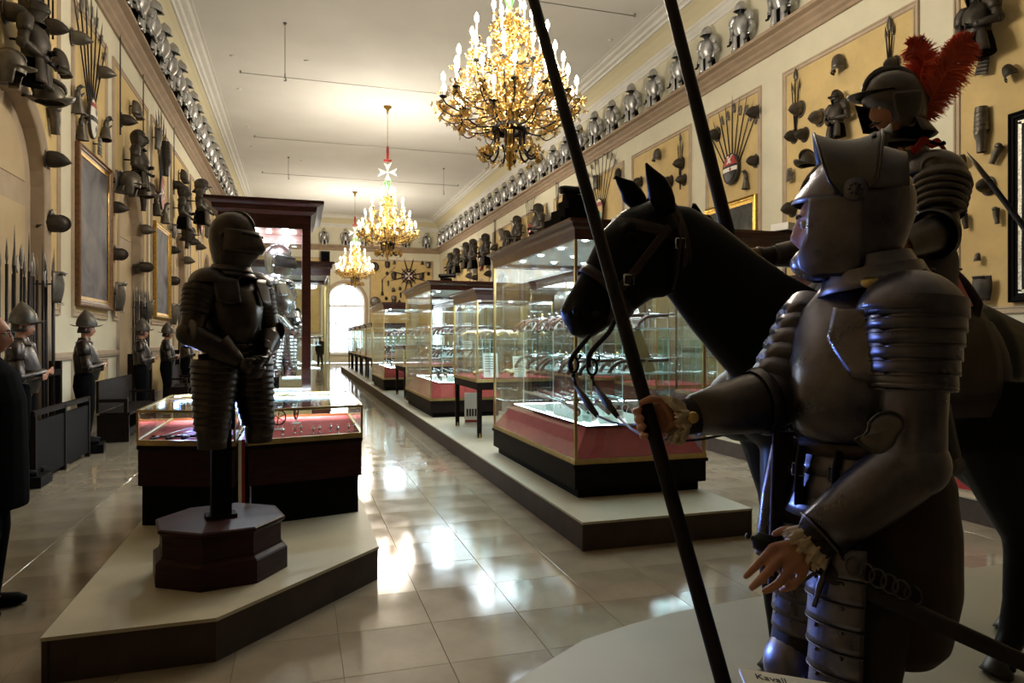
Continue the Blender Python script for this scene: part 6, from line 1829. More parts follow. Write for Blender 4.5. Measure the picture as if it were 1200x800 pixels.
bc = at(812, 489, 1.83); b = MB(); b.M = Wm @ trm(bc) @ frame_to((Vector((0, 0, EYE)) - bc)); b.lathe([(.016, -.012), (.016, 0), (.013, .003), (.001, .004)], 16); b.build('brass_button', 'brass', man)
# hose, thigh guards, knees, shins and shoes
b = B()
for s_ in (1, -1):
    hp = FL(-.0, .085 * s_, 1.22); lo = FL(.0, .105 * s_, .78)
    b.tube([hp, hp.lerp(lo, .25), hp.lerp(lo, .6), hp.lerp(lo, .9), lo], [.145, .155, .15, .12, .08], 20, MF)
b.tube([FL(0, 0, 1.34), FL(-.01, 0, 1.22), FL(-.02, 0, 1.1)], [.145, .18, .17], 20, MF, 1.28)
br = remeshed('breeches', b, 'breeches', man, .012, 3)
for s_, kneez, nm in ((1, .64, 'left'), (-1, .70, 'right')):
    p0, p1 = FL(.165 if s_ > 0 else .09, .10 * s_, 1.10), FL(.20 if s_ > 0 else .10, .115 * s_, kneez + .06)
    axl = (p1 - p0).normalized()
    for i in range(7):
        a_, c_ = p0.lerp(p1, i / 7), p0.lerp(p1, (i + 1.3) / 7); ra = lerp(.112, .095, i / 6) * (1 if s_ > 0 else .86)
        yv = axl.cross(MF).normalized(); fx = (MF - axl * MF.dot(axl)).normalized()
        def fn(u, v):
            t = lerp(-.85, 1.35, u) * s_; r = ra + .0035 * v ** 2
            return a_.lerp(c_, v) + (fx * math.cos(t) + yv * math.sin(t) * 1.02) * r - fx * .02
        b = B(); b.patch(fn, 22, 4, .004); tl = b.build('thigh_lame', 'hero_steel', man)
        b = B(); b.tube([fn(k / 22, 1) for k in range(23)], .0022, 5)
        for u in (.2, .5, .8): b.ball(Vector(fn(u, .35)) + fx * .002, .005, 6, 4)
        b.build('lame_rim', 'hero_edge', tl)
    kn = FL(.18 if s_ > 0 else .11, .115 * s_, kneez)
    b = B(); b.tube([FL(.05, .10 * s_, 1.12), FL(.12 if s_ > 0 else .05, .11 * s_, .9), kn, kn - Vector((0, 0, .1))], [.10, .098, .078, .07], 18); b.build('hose', 'jacket', man)
    b = B(); b.ball(kn + MF * .01, .085, 18, 12, (1, 1, 1.15)); b.build('knee_cop', 'hero_steel', man)
    an = FL(.10 if s_ > 0 else .05, .13 * s_, .30)
    b = B(); b.tube([kn - Vector((0, 0, .05)), kn.lerp(an, .35), kn.lerp(an, .8), an], [.075, .075, .055, .056], 18, MF); b.build('greave', 'hero_steel', man)
    b = B(); b.tube([an - MF * .07 - Vector((0, 0, .04)), an - Vector((0, 0, .04)), an + MF * .1 - Vector((0, 0, .055)), an + MF * .19 - Vector((0, 0, .065))], [.04, .05, .045, .02], 14, (0, 0, 1), 1.1); b.build('shoe', 'dark_leather', man)
b = B(); b.M = b.M @ trm(FL(0, 0, .022)); b.lathe([(.001, .17), (.36, .17), (.37, .16), (.37, 0)], 8, smooth=False); b.build('standing_block', 'platform_side', man)
b = B(); q = [at(1070, 555, 1.9), at(1092, 550, 1.95)]
b.patch(lambda u, v: at(lerp(1072, 1094, u), lerp(540, 607, v), 1.92 + .015 * math.sin(u * 9) + .03 * v), 8, 6, .004); b.build('shirt_tail', 'cream_cloth', man)
# mail fringe and cord beside the right hip
b = B(); b.tube(smooth_pts([at(918, 500, 2.0), at(905, 560, 1.98), at(898, 620, 1.97), at(893, 650, 1.97)], 4), [.02] * 5 + [.024] * 4 + [.02] * 4, 8); b.build('side_strap', 'hero_steel', man)
b = B(); b.tube(smooth_pts([at(925, 505, 1.96), at(912, 570, 1.95), at(906, 620, 1.94)], 4), .006, 6); b.build('cord', 'dark_leather', man)
b = B(); b.patch(lambda u, v: at(lerp(905, 955, u) - 6 * v, lerp(505, 690, v), 1.9 + .06 * math.sin(u * 2)), 8, 10, .01); b.build('coat_skirt', 'breeches', man)

# the pike: a thing of its own, held in the right hand
pike_dir = (pk0 - pk1).normalized()
bot = pk0 + pike_dir * ((pk0.z - .024) / -pike_dir.z)
top = pk1 - pike_dir * 1.6
pk = thing('pike', 'long dark wooden pike leaning in front of the horse, held by the foreground figure', 'pike', bot)
b = MB(); b.M = trm(-bot); b.tube([bot, pk0, pk1, top], [.0205, .0198, .0178, .0165], 14); b.build('shaft', 'pole_wood', pk)
b = MB(); b.M = trm(-bot); b.tube([top, top - pike_dir * .08, top - pike_dir * .16, top - pike_dir * .4], [.018, .02, .026, .002], 8); b.build('pike_head', 'dark_steel', pk)
b = MB(); b.M = trm(-bot); b.tube([bot, bot - pike_dir * .06], [.014, .022], 10); b.build('ferrule', 'dark_steel', pk)

# the sword on his left hip
s0, s1 = at(886, 632, 1.70), at(1215, 783, 1.50)
sd = (s1 - s0).normalized(); sw = thing('sword', 'sheathed sword with dark pommel hanging at the foreground figure\'s left hip', 'sword', s0)
S = trm(-s0)
def sb():
    b = MB(); b.M = S.copy(); return b
b = sb(); b.tube([s0 - sd * .012, s0 - sd * .008, s0, s0 + sd * .03, s0 + sd * .05], [.006, .007, .022, .026, .014], 14); b.ball(s0 - sd * .02, .007, 8, 6); b.build('pommel', 'black_iron', sw)
b = sb(); b.tube([s0 + sd * .045, s0 + sd * .1, s0 + sd * .16], [.013, .0165, .013], 12); b.build('grip', 'dark_leather', sw)
ux = Vector((0, 0, 1)) - sd * sd.z; ux.normalize()
b = sb(); b.tube(smooth_pts([s0 + sd * .165 + ux * .09, s0 + sd * .165, s0 + sd * .175 - ux * .09], 3), [.006] * 3 + [.009] * 2 + [.006] * 2, 8)
b.tube(smooth_pts([s0 + sd * .165 + ux * .03, s0 + sd * .12 - ux * .055, s0 + sd * .05 - ux * .035], 4), .005, 6); b.build('guard', 'hero_edge', sw)
L_ = (s1 - s0).length
b = sb(); b.tube([s0 + sd * .17, s0 + sd * .25, s0 + sd * (L_ * .7), s0 + sd * L_, s0 + sd * (L_ + .25)], [.024, .0235, .021, .019, .006], 16, ux, .62); b.build('scabbard', 'dark_leather', sw)
for i in range(6):
    c_ = at(lerp(1001, 1070, i / 5), lerp(664, 697, i / 5), 1.585)
    b = sb(); rr = frame_to((Vector((0, 0, EYE)) - c_)); b.M = S @ trm(c_) @ rr
    b.tube([(.017 * math.cos(2 * PI * k / 18), .021 * math.sin(2 * PI * k / 18), .004 * math.sin(k)) for k in range(19)], .0028, 6, (0, 0, 1), None, False); b.build('hanger_ring', 'hero_edge', sw)

# ------------------------------------------------------------------ the black horse
HY = 2.6
hroot = Vector((2.55, HY, .022))
horse = thing('horse', 'life-size black horse with a brown leather bridle, facing left behind the foreground figure', 'horse', hroot)
Wh = trm(-hroot)
def HB():
    b = MB(); b.M = Wh.copy(); return b
b = HB()
def hv(x, z, y=0.0): return Vector((x, HY + y, z))
UPV = (0, 0, 1)
b.tube([hv(1.84, 1.34), hv(1.93, 1.38), hv(2.10, 1.42), hv(2.45, 1.41), hv(2.85, 1.42), hv(3.15, 1.46), hv(3.38, 1.44), hv(3.50, 1.36)], [.08, .24, .345, .365, .36, .335, .26, .08], 24, UPV, [.8, .8, .74, .76, .78, .82, .85, .8])
b.tube([hv(2.28, 1.48), hv(2.08, 1.58), hv(1.92, 1.685), hv(1.76, 1.815), hv(1.61, 1.95), hv(1.50, 2.045), hv(1.44, 2.09)], [.29, .285, .258, .230, .200, .155, .10], 24, (0.75, 0, .66), [.62, .58, .52, .48, .46, .5, .6])
# head: cranium, cheek, nose, muzzle
b.tube([hv(1.49, 2.13), hv(1.41, 2.03), hv(1.325, 1.92), hv(1.235, 1.825), hv(1.165, 1.755), hv(1.105, 1.695), hv(1.065, 1.655), hv(1.05, 1.64)], [.09, .165, .185, .150, .120, .102, .085, .04], 22, (-.74, 0, .67), [.75, .62, .55, .55, .58, .66, .7, .7])
for s_ in (1, -1):
    b.ball(hv(1.405, 1.89, s_ * .055), .125, 16, 10, (1, .42, 1))            # jowl
    b.ball(hv(1.285, 2.045, s_ * .075), .042, 12, 8, (1.15, .6, .8))         # brow over the eye
    b.ball(hv(1.062, 1.705, s_ * .05), .036, 10, 8, (1, .7, 1.2))            # nostril flare
b.ball(hv(1.10, 1.64), .055, 12, 8, (1.1, .8, .7))                            # chin
b.ball(hv(1.94, 1.30, .11), .17, 14, 10); b.ball(hv(1.94, 1.30, -.11), .17, 14, 10)   # breast muscles
def leg(pts, rad): b.tube(pts, rad, 14, (1, 0, 0), [.9] * len(pts))
for y, dx in ((-.17, .0), (.17, .30)):
    leg([hv(2.04, 1.40, y * .8), hv(2.0 + dx * .5, 1.12, y), hv(1.94 + dx * .8, .88, y), hv(1.90 + dx, .62, y), hv(1.91 + dx, .54, y), hv(1.92 + dx, .34, y), hv(1.925 + dx, .2, y), hv(1.89 + dx, .12, y), hv(1.875 + dx, .05, y)],
        [.20, .15, .10, .068, .062, .042, .052, .046, .062])
for y, dx in ((-.17, .0), (.17, .52)):
    leg([hv(3.16, 1.36, y * .7), hv(3.12 + dx * .4, 1.10, y), hv(3.21 + dx * .7, .86, y), hv(3.295 + dx, .66, y), hv(3.29 + dx, .58, y), hv(3.255 + dx, .36, y), hv(3.235 + dx, .2, y), hv(3.18 + dx, .12, y), hv(3.16 + dx, .05, y)],
        [.27, .215, .14, .092, .08, .06, .066, .056, .068])
remeshed('body', b, 'horse_coat', horse, .014, 5)
for y, x in ((-.17, 1.86), (.17, 2.16), (-.17, 3.14), (.17, 3.66)):
    b = HB(); b.tube([hv(x + .015, .105, y), hv(x + .0, .05, y), hv(x - .012, .0225, y)], [.052, .068, .078], 16, (1, 0, 0), .88); b.build('hoof', 'hoof', horse)
for px, py, t, tip, rr in ((779, 238, 2.80, (757, 191, 2.74), .045), (747, 236, 2.98, (721, 206, 2.93), .042)):
    a_, c_ = at(px, py, t), at(*tip)
    mid_ = a_.lerp(c_, .45) + Vector((0, 0, .012))
    b = HB(); b.tube([a_ + (a_ - c_) * .25, a_, a_.lerp(c_, .25), mid_, a_.lerp(c_, .8), c_], [.03, rr, rr * 1.12, rr * .9, rr * .42, .004], 14, (CT, -ST, 0), .55); ear = b.build('ear', 'horse_coat', horse)
for s_ in (1, -1):
    b = HB(); b.ball(hv(1.272, 2.005, s_ * .098), .024, 12, 8); b.build('eye', 'black_wood', horse)
    b = HB(); b.ball(hv(1.045, 1.712, s_ * .068), .014, 10, 6, (1, .5, 1.4)); b.build('nostril', 'black_iron', horse)
b = HB(); b.tube(smooth_pts([hv(3.46, 1.6), hv(3.6, 1.55), hv(3.68, 1.3), hv(3.7, .9), hv(3.68, .55)], 4), [.05] * 5 + [.08] * 4 + [.1] * 4 + [.06] * 3 + [.01], 10, ell=.7); b.build('tail', 'horse_coat', horse)
b = HB(); b.patch(lambda u, v: hv(lerp(1.62, 2.30, u) + .03 * v, lerp(2.175, 1.735, u) + .01 - .11 * v + .01 * math.sin(u * 60), .015 + .075 * math.sin(v * 1.5) + (.06 * v * u)), 40, 5, .01); b.build('mane', 'horse_coat', horse)
# bridle
def band(c, d, u_, ru, ry, w_, name, a0=0.0, a1=2 * PI, th=.005, m='leather'):
    d = Vector(d).normalized(); u_ = Vector(u_).normalized(); y_ = Vector((0, 1, 0))
    b = HB(); b.patch(lambda u, v: Vector(c) + u_ * ru * math.cos(lerp(a0, a1, u)) + y_ * ry * math.sin(lerp(a0, a1, u)) + d * (v - .5) * w_, 30, 1, -th)
    return b.build(name, m, horse)
ad = Vector((-.69, 0, -.72)); au = Vector((-.72, 0, .69))
band(hv(1.205, 1.79), ad, au, .142, .085, .042, 'noseband')
band(hv(1.40, 2.035), Vector((-.25, 0, -.97)), Vector((-.97, 0, .25)), .165, .118, .045, 'browband', -2.2, 2.2)
band(hv(1.49, 2.03), Vector((-.95, 0, -.30)), Vector((-.30, 0, .95)), .185, .125, .042, 'headpiece', -2.4, 2.4)
def strap(pts, w_, name, th=.35, m='leather'):
    b = HB(); b.tube(smooth_pts(pts, 4), w_, 8, (0, 0, 1), th); return b.build(name, m, horse)
# near side straps: cheek strap, throat strap, diagonal strap to the noseband
cs = strap([hv(1.475, 2.10, -.118), hv(1.47, 2.0, -.132), hv(1.465, 1.90, -.125), hv(1.455, 1.80, -.112)], .020, 'throat_strap', .3)
ds = strap([hv(1.43, 2.05, -.125), hv(1.36, 1.97, -.122), hv(1.29, 1.88, -.112), hv(1.215, 1.79, -.094)], .019, 'cheek_strap', .3)
strap([hv(1.43, 2.05, .125), hv(1.36, 1.97, .122), hv(1.29, 1.88, .112), hv(1.215, 1.79, .094)], .019, 'cheek_strap', .3)
for c_, par in ((hv(1.470, 1.985, -.140), cs), (hv(1.255, 1.835, -.112), ds)):
    b = HB(); b.tube([c_ + Vector((-.022, 0, .02)), c_ + Vector((.022, 0, .02)), c_ + Vector((.022, 0, -.02)), c_ + Vector((-.022, 0, -.02)), c_ + Vector((-.022, 0, .02))], .0045, 6); b.build('buckle', 'gun_steel', par)
strap([hv(1.215, 1.79, -.094), hv(1.20, 1.70, -.085), hv(1.19, 1.665, -.08)], .017, 'bit_strap', .35)
# curb bit: two long curved shanks with rings, reins
def fixed(px, py, t): return at(px, py, t)
for pts, ring_c, rein, nm in (([fixed(691, 393, 2.68), fixed(681, 405, 2.66), fixed(671, 418, 2.65), fixed(668, 428, 2.65), fixed(671, 434, 2.65)], (672, 427), [fixed(672, 440, 2.64), fixed(675, 452, 2.62), fixed(690, 474, 2.58), fixed(700, 487, 2.52), fixed(727, 497, 2.4), fixed(758, 496, 2.2)], 'far'),
                              ([fixed(721, 374, 2.62), fixed(713, 390, 2.60), fixed(697, 407, 2.58), fixed(690, 418, 2.58), fixed(690, 430, 2.58)], (694, 430), [fixed(694, 442, 2.57), fixed(697, 452, 2.55), fixed(713, 474, 2.5), fixed(724, 488, 2.45), fixed(748, 507, 2.2), fixed(790, 516, 2.05), fixed(835, 512, 2.08), fixed(872, 500, 2.2), fixed(930, 470, 2.5)], 'near')):
    b = HB(); b.tube(smooth_pts(pts, 4), .010, 8); b.build('bit_shank', 'black_iron', horse)
    c_ = at(ring_c[0], ring_c[1], 2.6 if nm == 'near' else 2.65); Rr = frame_to((Vector((0, 0, EYE)) - c_))
    b = HB(); b.M = Wh @ trm(c_) @ Rr; b.tube([(.018 * math.cos(k * PI / 8), .030 * math.sin(k * PI / 8), 0) for k in range(17)], .006, 6, (0, 0, 1), None, False)
    b.tube([(.016, .02, 0), (.028, .03, 0), (.024, .04, 0)], .005, 6); b.build('bit_ring', 'black_iron', horse)
    b = HB(); b.tube(rein[:2], .006, 6); b.ball(rein[0], .009, 8, 6); b.build('bit_link', 'black_iron', horse)
    b = HB(); b.tube(rein[1:4], [.011, .017, .010], 8, ell=.5); b.build('rein_loop', 'dark_leather', horse)
    b = HB(); b.tube(smooth_pts(rein[3:], 4), .0045, 6); b.build('rein_cord', 'leather', horse)
b = HB(); b.tube([hv(1.13, 1.70, -.085), hv(1.10, 1.69, 0), hv(1.13, 1.70, .085)], .011, 8); b.build('mouthpiece', 'black_iron', horse)
# saddle and breast strap
b = HB(); b.patch(lambda u, v: hv(lerp(2.36, 2.98, u) + .05 * math.sin(v * PI) * (u - .5), 1.42 + .385 * math.cos((v - .5) * 3.6) + .05 * abs(u - .45) ** 1.5 * math.cos((v - .5) * 3), -.315 * math.sin((v - .5) * 3.6) * 1.0), 14, 20, -.02); b.build('saddle', 'leather', horse)
b = HB(); b.patch(lambda u, v: hv(lerp(2.28, 3.06, u), 1.405 + .372 * math.cos((v - .5) * 4.0), -.303 * math.sin((v - .5) * 4.0)), 14, 20, -.006); b.build('saddle_cloth', 'breeches', horse)
for xx, hgt in ((2.40, .14), (2.96, .2)):
    b = HB(); b.patch(lambda u, v: hv(xx + (.03 if xx > 2.6 else -.03) * v, 1.76 + hgt * v * (1 - 1.6 * (u - .5) ** 2) - .12 * (2 * abs(u - .5)) ** 2, lerp(-.22, .22, u)), 12, 4, .02); b.build('saddle_bow', 'leather', horse)
b = HB(); b.tube(smooth_pts([hv(2.35, 1.62, -.27), hv(2.12, 1.50, -.27), hv(1.95, 1.42, -.20), hv(1.875, 1.38, 0), hv(1.95, 1.42, .20), hv(2.12, 1.50, .27)], 4), .018, 8, (0, 0, 1), .35); b.build('breast_strap', 'leather', horse)
b = HB(); b.patch(lambda u, v: hv(2.62 + .05 * (v - .5), 1.41 + .37 * math.cos(lerp(1.2, 5.08, u)), .305 * math.sin(lerp(1.2, 5.08, u))), 24, 1, -.006); b.build('girth', 'leather', horse)

# ------------------------------------------------------------------ the rider
rc = at(1046, 128, 3.2)
RF = Vector((-.9555, .295, 0)); RL = Vector((-RF.y, RF.x, 0))
BF = Vector((-.97, .0, 0)).normalized(); BLf = Vector((0, -1, 0))
rroot = Vector((2.68, HY, 1.80))
rider = thing('rider', 'mounted figure in dark armour with red plume and scarf on the black horse', 'person', rroot)
Wr = trm(-rroot)
def RB():
    b = MB(); b.M = Wr.copy(); return b
RHM = Wr @ trm(rc) @ frame_to((0, 0, 1), RF) @ Matrix.Rotation(.06, 4, 'Y')
pel, chest, neck = Vector((2.70, HY, 1.92)), Vector((2.70, HY, 2.32)), Vector((2.685, HY, 2.56))
rsl, rel, rwl = at(1100, 205, 3.02), at(1100, 272, 2.93), at(1052, 292, 2.80)
rsr, rer, rwr = at(1010, 215, 3.45), at(975, 290, 3.45), at(905, 300, 3.42)
J = dict(f=BF, l=BLf, pelvis=pel, chest=chest, neck=neck, head=rc, arm_l=(rsl, rel, rwl), arm_r=(rsr, rer, rwr),
         leg_l=(pel + Vector((0, -.14, -.02)), Vector((2.38, HY - .40, 1.58)), Vector((2.50, HY - .44, 1.12)), Vector((2.32, HY - .46, 1.06))), leg_r=(pel + Vector((0, .14, -.02)), Vector((2.38, HY + .40, 1.58)), Vector((2.50, HY + .44, 1.12)), Vector((2.32, HY + .46, 1.06))))
b = RB(); body_shape(b, J)
add_head(b, trm(rc) @ frame_to((0, 0, 1), RF) @ Matrix.Rotation(.06, 4, 'Y'))
hp_ = at(866, 303, 3.40)
for wri, hd, sgn in ((rwl, (rwl - rel).normalized(), 1), (rwr, (hp_ - rwr).normalized(), 1)):
    sx = hd.cross(Vector((0, 0, 1))).normalized(); upv = sx.cross(hd)
    K = [wri + hd * .085 + upv * (.03 - .02 * q) for q in range(4)]
    T_ = [[k + hd * .035 + sx * -.01, k + hd * .045 + sx * .03, k + hd * .02 + sx * .05] for k in K]
    hand(b, wri, K, T_, [wri + hd * .03 + upv * .03, wri + hd * .06 + upv * .045 + sx * .02, wri + hd * .085 + upv * .04 + sx * .04], .0105)
remeshed('body', b, 'skin', rider, .007, 3)
face_parts(rider, RHM, False, True)
def RH():
    b = MB(); b.M = RHM.copy(); return b
b = RH()
R = []
for z, rb, rf, ry in [(-.075, .135, .03, .108), (-.03, .145, .05, .116), (.02, .146, .105, .118), (.05, .142, .128, .118), (.09, .13, .128, .108), (.13, .105, .108, .088), (.16, .066, .07, .055), (.175, .004, .004, .004)]:
    R.append([Vector(((rf if math.cos(2 * PI * j / 26) > 0 else rb) * math.cos(2 * PI * j / 26), ry * math.sin(2 * PI * j / 26), z)) for j in range(26)])
b.rings(R, False).build('helmet_bowl', 'dark_steel', rider)
b = RH(); comb_mesh(b, .136, .03, .04, 1.02, .011, .2, PI - .1, 16); b.build('helmet_comb', 'dark_steel', rider)
b = RH(); b.patch(lambda u, v: ((.118 + .085 * v * max(.2, math.cos((u - .5) * 2.4))) * math.cos((u - .5) * 2.4), (.116 + .012 * v) * math.sin((u - .5) * 2.4), .062 + .006 * v - .012 * abs(u - .5)), 18, 4, .005); b.build('peak', 'dark_steel', rider)
for s_ in (1, -1):
    b = RH(); b.patch(lambda u, v: (lerp(.060 - .045 * v * v, -.078 + .035 * v * v, u), s_ * (.119 - .022 * v * v - .012 * (2 * u - 1) ** 2), .045 - .145 * v - .012 * math.sin(u * PI) * v), 10, 10, .005 * s_); b.build('cheek_piece', 'dark_steel', rider)
b = RH(); b.patch(lambda u, v: (-(.132 + .055 * v) * math.cos((u - .5) * 2.6), (.112 + .03 * v) * math.sin((u - .5) * 2.6), -.06 - .075 * v), 16, 4, .005); b.build('neck_guard', 'dark_steel', rider)
b = RH(); b.patch(lambda u, v: (lerp(.135, .05, u) - .02 * v, -(.114 - .03 * v) * math.sqrt(max(.03, 1 - (lerp(.135, .05, u) / .18) ** 2)), .05 - .14 * v), 8, 8, .004); b.build('face_guard', 'black_iron', rider)
b = RH(); b.tube([(-.12, 0, -.02), (-.155, 0, .03), (-.16, 0, .08)], [.02, .018, .014], 8); b.build('plume_socket', 'dark_steel', rider)
# ostrich plumes: a quill with barbs along it
def plume(pts, w0, seed, lean):
    rnd = random.Random(seed); P_ = smooth_pts(pts, 8); n = len(P_)
    b = RB(); b.tube(P_, [lerp(.006, .002, i / n) for i in range(n)], 5); q = b.build('plume', 'feather', rider)
    b = RB(); view = Vector((ST, CT, 0))
    for i in range(2, n):
        t = (P_[i] - P_[i - 1]).normalized(); sd_ = t.cross(view).normalized(); s = i / n
        for k in range(46):
            side = 1 if k % 2 else -1
            wd = w0 * (math.sin(PI * min(1, s * .93 + .10)) ** .55) * rnd.uniform(.75, 1.12)
            base = P_[i - 1].lerp(P_[i], rnd.random())
            dr = (sd_ * side * rnd.uniform(.8, 1.1) + t * rnd.uniform(.15, .65) + view * rnd.uniform(-.5, .5)).normalized()
            m1 = base + dr * wd * .55; tip_ = base + dr * wd * .92 + Vector((0, 0, -.32 * wd * rnd.uniform(.4, 1.3))) + t * wd * .1
            nv = dr.cross(Vector((rnd.uniform(-1, 1), rnd.uniform(-1, 1), rnd.uniform(-1, 1)))).normalized() * .0026
            b.add([base - nv, base + nv, m1 + nv * 1.3, m1 - nv * 1.3, tip_ + nv * .3, tip_ - nv * .3], [(0, 1, 2, 3), (3, 2, 4, 5)], True)
    b.build('barbs', 'feather', q, kind='stuff')
pb = at(1078, 140, 3.22)
plume([pb, at(1079, 116, 3.24), at(1079, 90, 3.26), at(1082, 68, 3.27), at(1073, 54, 3.27), at(1064, 54, 3.27)], .10, 2, 0)
plume([pb, at(1090, 118, 3.2), at(1104, 92, 3.18), at(1120, 66, 3.18), at(1130, 50, 3.18), at(1139, 46, 3.18)], .105, 5, 0)
# cuirass, gorget, pauldrons, arms
RMc = Wr @ trm(Vector((2.70, HY, 0))) @ frame_to((0, 0, 1), BF)
def RC():
    b = MB(); b.M = RMc.copy(); return b
b = RC(); b.rings([sec(1.93, 0, .15, .13, .17, .02, 30), sec(2.0, 0, .165, .125, .16, .04, 30), sec(2.12, 0, .17, .135, .175, .04, 30), sec(2.28, 0, .155, .14, .19, .02, 30), sec(2.42, -.01, .125, .13, .185, 0, 30), sec(2.50, -.01, .10, .10, .13, 0, 30), sec(2.53, -.01, .09, .09, .1, 0, 30)], True); b.build('breastplate', 'dark_steel', rider)
for i in range(3):
    b = RC(); z0 = 2.60 - .03 * i; r = .088 + .018 * i
    b.lathe([(r, z0), (r + .01, z0 - .022), (r + .022, z0 - .04), (r + .018, z0 - .042)], 24, sx=1.1); b.build('collar_plate', 'dark_steel', rider)
b = RC(); b.rings([sec(z, 0, .16 + q, .135 + q, .17 + q, .01, 26) for z, q in ((1.95, 0), (1.88, .03), (1.82, .05))], False); b.build('fauld', 'dark_steel', rider)
for S_, E_, W_, tag_ in ((rsl, rel, rwl, 'l'), (rsr, rer, rwr, 'r')):
    on = -1 if tag_ == 'l' else 1
    b = RB(); out = Vector((0, on, 0))
    def cap2(u, v):
        th = lerp(-2.2, 2.2, u); ph = lerp(.02, 1.5, v)
        d = Vector((0, 0, 1)) * math.cos(ph) + (out * math.cos(th) + BF * math.sin(th)) * math.sin(ph)
        r = .128
        return S_ - out * .03 + Vector((0, 0, -.01)) + Vector((d.x * r * 1.05, d.y * r, d.z * r * .95))
    b.patch(cap2, 24, 9, -.005 * -on * 1.0); pc = b.build('pauldron_cap', 'dark_steel', rider)
    # embossed medallion
    mc = S_ - out * .03 + Vector((0, 0, .045)) + (Vector((0, 0, EYE)) - S_).normalized() * .132
    b = MB(); b.M = Wr @ trm(mc) @ frame_to((Vector((0, 0, EYE + .6)) - mc)); b.lathe([(.045, -.02), (.045, .0), (.038, .004), (.034, .0), (.024, .0), (.018, .004), (.001, .006)], 20); b.build('medallion', 'dark_steel', pc)
    for i in range(5):
        a_, c_ = S_.lerp(E_, .08 + .11 * i), S_.lerp(E_, .08 + .11 * (i + 1) + .04); ra = lerp(.122, .098, i / 4)
        b = RB(); b.tube([a_, a_.lerp(c_, .6), c_, c_], [ra - .003, ra + .003, ra + .006, ra - .002], 24, BF, 1.0, False); b.build('pauldron_lame', 'dark_steel', rider)
    b = RB(); b.tube([S_.lerp(E_, .6), S_.lerp(E_, .98)], [.078, .075], 22, BF, 1, False); b.build('rerebrace', 'dark_steel', rider)
    d2 = (W_ - E_).normalized()
    b = RB(); b.ball(E_, .085, 18, 12); b.tube([E_ + d2 * .0, E_ + d2 * .035, E_ + d2 * .05], [.082, .112, .105], 22, (0, 0, 1), 1, False); b.build('elbow_cop', 'dark_steel', rider)
    b = RB(); b.tube([E_.lerp(W_, .1), E_.lerp(W_, .35), E_.lerp(W_, .95)], [.078, .074, .056], 22, (0, 0, 1), 1, False); b.build('vambrace', 'dark_steel', rider)
b = RB(); d2 = (hp_ - rwr).normalized(); b.tube([rwr + d2 * -.10, rwr + d2 * -.05, rwr - d2 * .0], [.066, .058, .05], 18, (0, 0, 1), 1, False); b.build('steel_cuff', 'visor_steel', rider)
b = RB(); b.tube([rwr - d2 * .02, rwr + d2 * .05, rwr + d2 * .075], [.05, .045, .05], 16); b.build('glove_cuff', 'leather', rider)
b = RB(); b.tube([rwr + d2 * .07, rwr + d2 * .13, rwr + d2 * .17], [.046, .05, .042], 14); b.build('glove', 'ochre_leather', rider)
# red scarf, coat skirts, leg
b = RB(); b.patch(lambda u, v: at(lerp(1066, 1106, u) + 3 * v, 172 - 10 * math.sin(u * PI) + 9 * v + 3 * math.sin(u * 14), 3.12 + .05 * u), 14, 5, .012); b.build('scarf', 'red_cloth', rider)
b = RB(); b.tube(smooth_pts([at(1090, 166, 3.1), at(1102, 169, 3.08), at(1108, 166, 3.07)], 3), [.008, .007, .006, .006, .008, .012, .003], 6); b.build('scarf_tie', 'black_cloth', rider)
b = RB(); b.patch(lambda u, v: at(lerp(1062, 1092, u) + lerp(4, 46, v ** 1.3), lerp(258, 350, v) + 8 * u * v + 3 * math.sin(u * 9), 3.0 + .03 * math.sin(u * 7) + .1 * u), 12, 14, .010); b.build('cloak', 'red_cloth', rider)
b = RB(); b.patch(lambda u, v: at(lerp(1040, 1080, u) + 20 * v, lerp(232, 262, v), 3.12 + .02 * math.sin(u * 8)), 8, 6, .006); b.build('arm_lining', 'red_cloth', rider)
b = RB()
for s_ in (1, -1):
    hp, kn = pel + Vector((0, -.14 * s_, -.02)), Vector((2.38, HY - .40 * s_, 1.58))
    b.tube([pel + Vector((0, 0, .12)), hp + Vector((0, 0, .03)), hp.lerp(kn, .5), kn], [.15, .16, .15, .11], 18)
remeshed('breeches', b, 'breeches', rider, .014, 3)
for s_ in (1, -1):
    kn, an, toe = Vector((2.38, HY - .40 * s_, 1.58)), Vector((2.50, HY - .44 * s_, 1.12)), Vector((2.32, HY - .46 * s_, 1.06))
    b = RB(); b.tube([kn + Vector((.06, 0, .08)), kn, kn.lerp(an, .4), an], [.11, .098, .078, .06], 16); b.tube([an + Vector((.06, 0, -.03)), an - Vector((.02, 0, .03)), toe], [.045, .052, .035], 12); b.build('riding_boot', 'dark_leather', rider)
# the lance the rider holds upright
l0, l1 = at(852, 268, 3.40), at(785, -2, 3.52)
ld = (l1 - l0).normalized(); lb = l0 - ld * .62; lt = l1 + ld * 1.1
ln = thing('lance', 'dark lance rising behind the horse\'s neck, held by the rider', 'lance', lb)
b = MB(); b.M = trm(-lb); b.tube([lb, l0, l1, lt], [.030, .034, .030, .024], 12); b.build('shaft', 'pole_wood', ln)
b = MB(); b.M = trm(-lb); b.tube([lt, lt + ld * .1, lt + ld * .35], [.024, .035, .003], 8); b.build('lance_head', 'dark_steel', ln)
b = MB(); b.M = trm(-lb); b.tube([l0 - ld * .35, l0 - ld * .32, l0 - ld * .24], [.03, .075, .034], 14); b.build('hand_guard', 'dark_steel', ln)
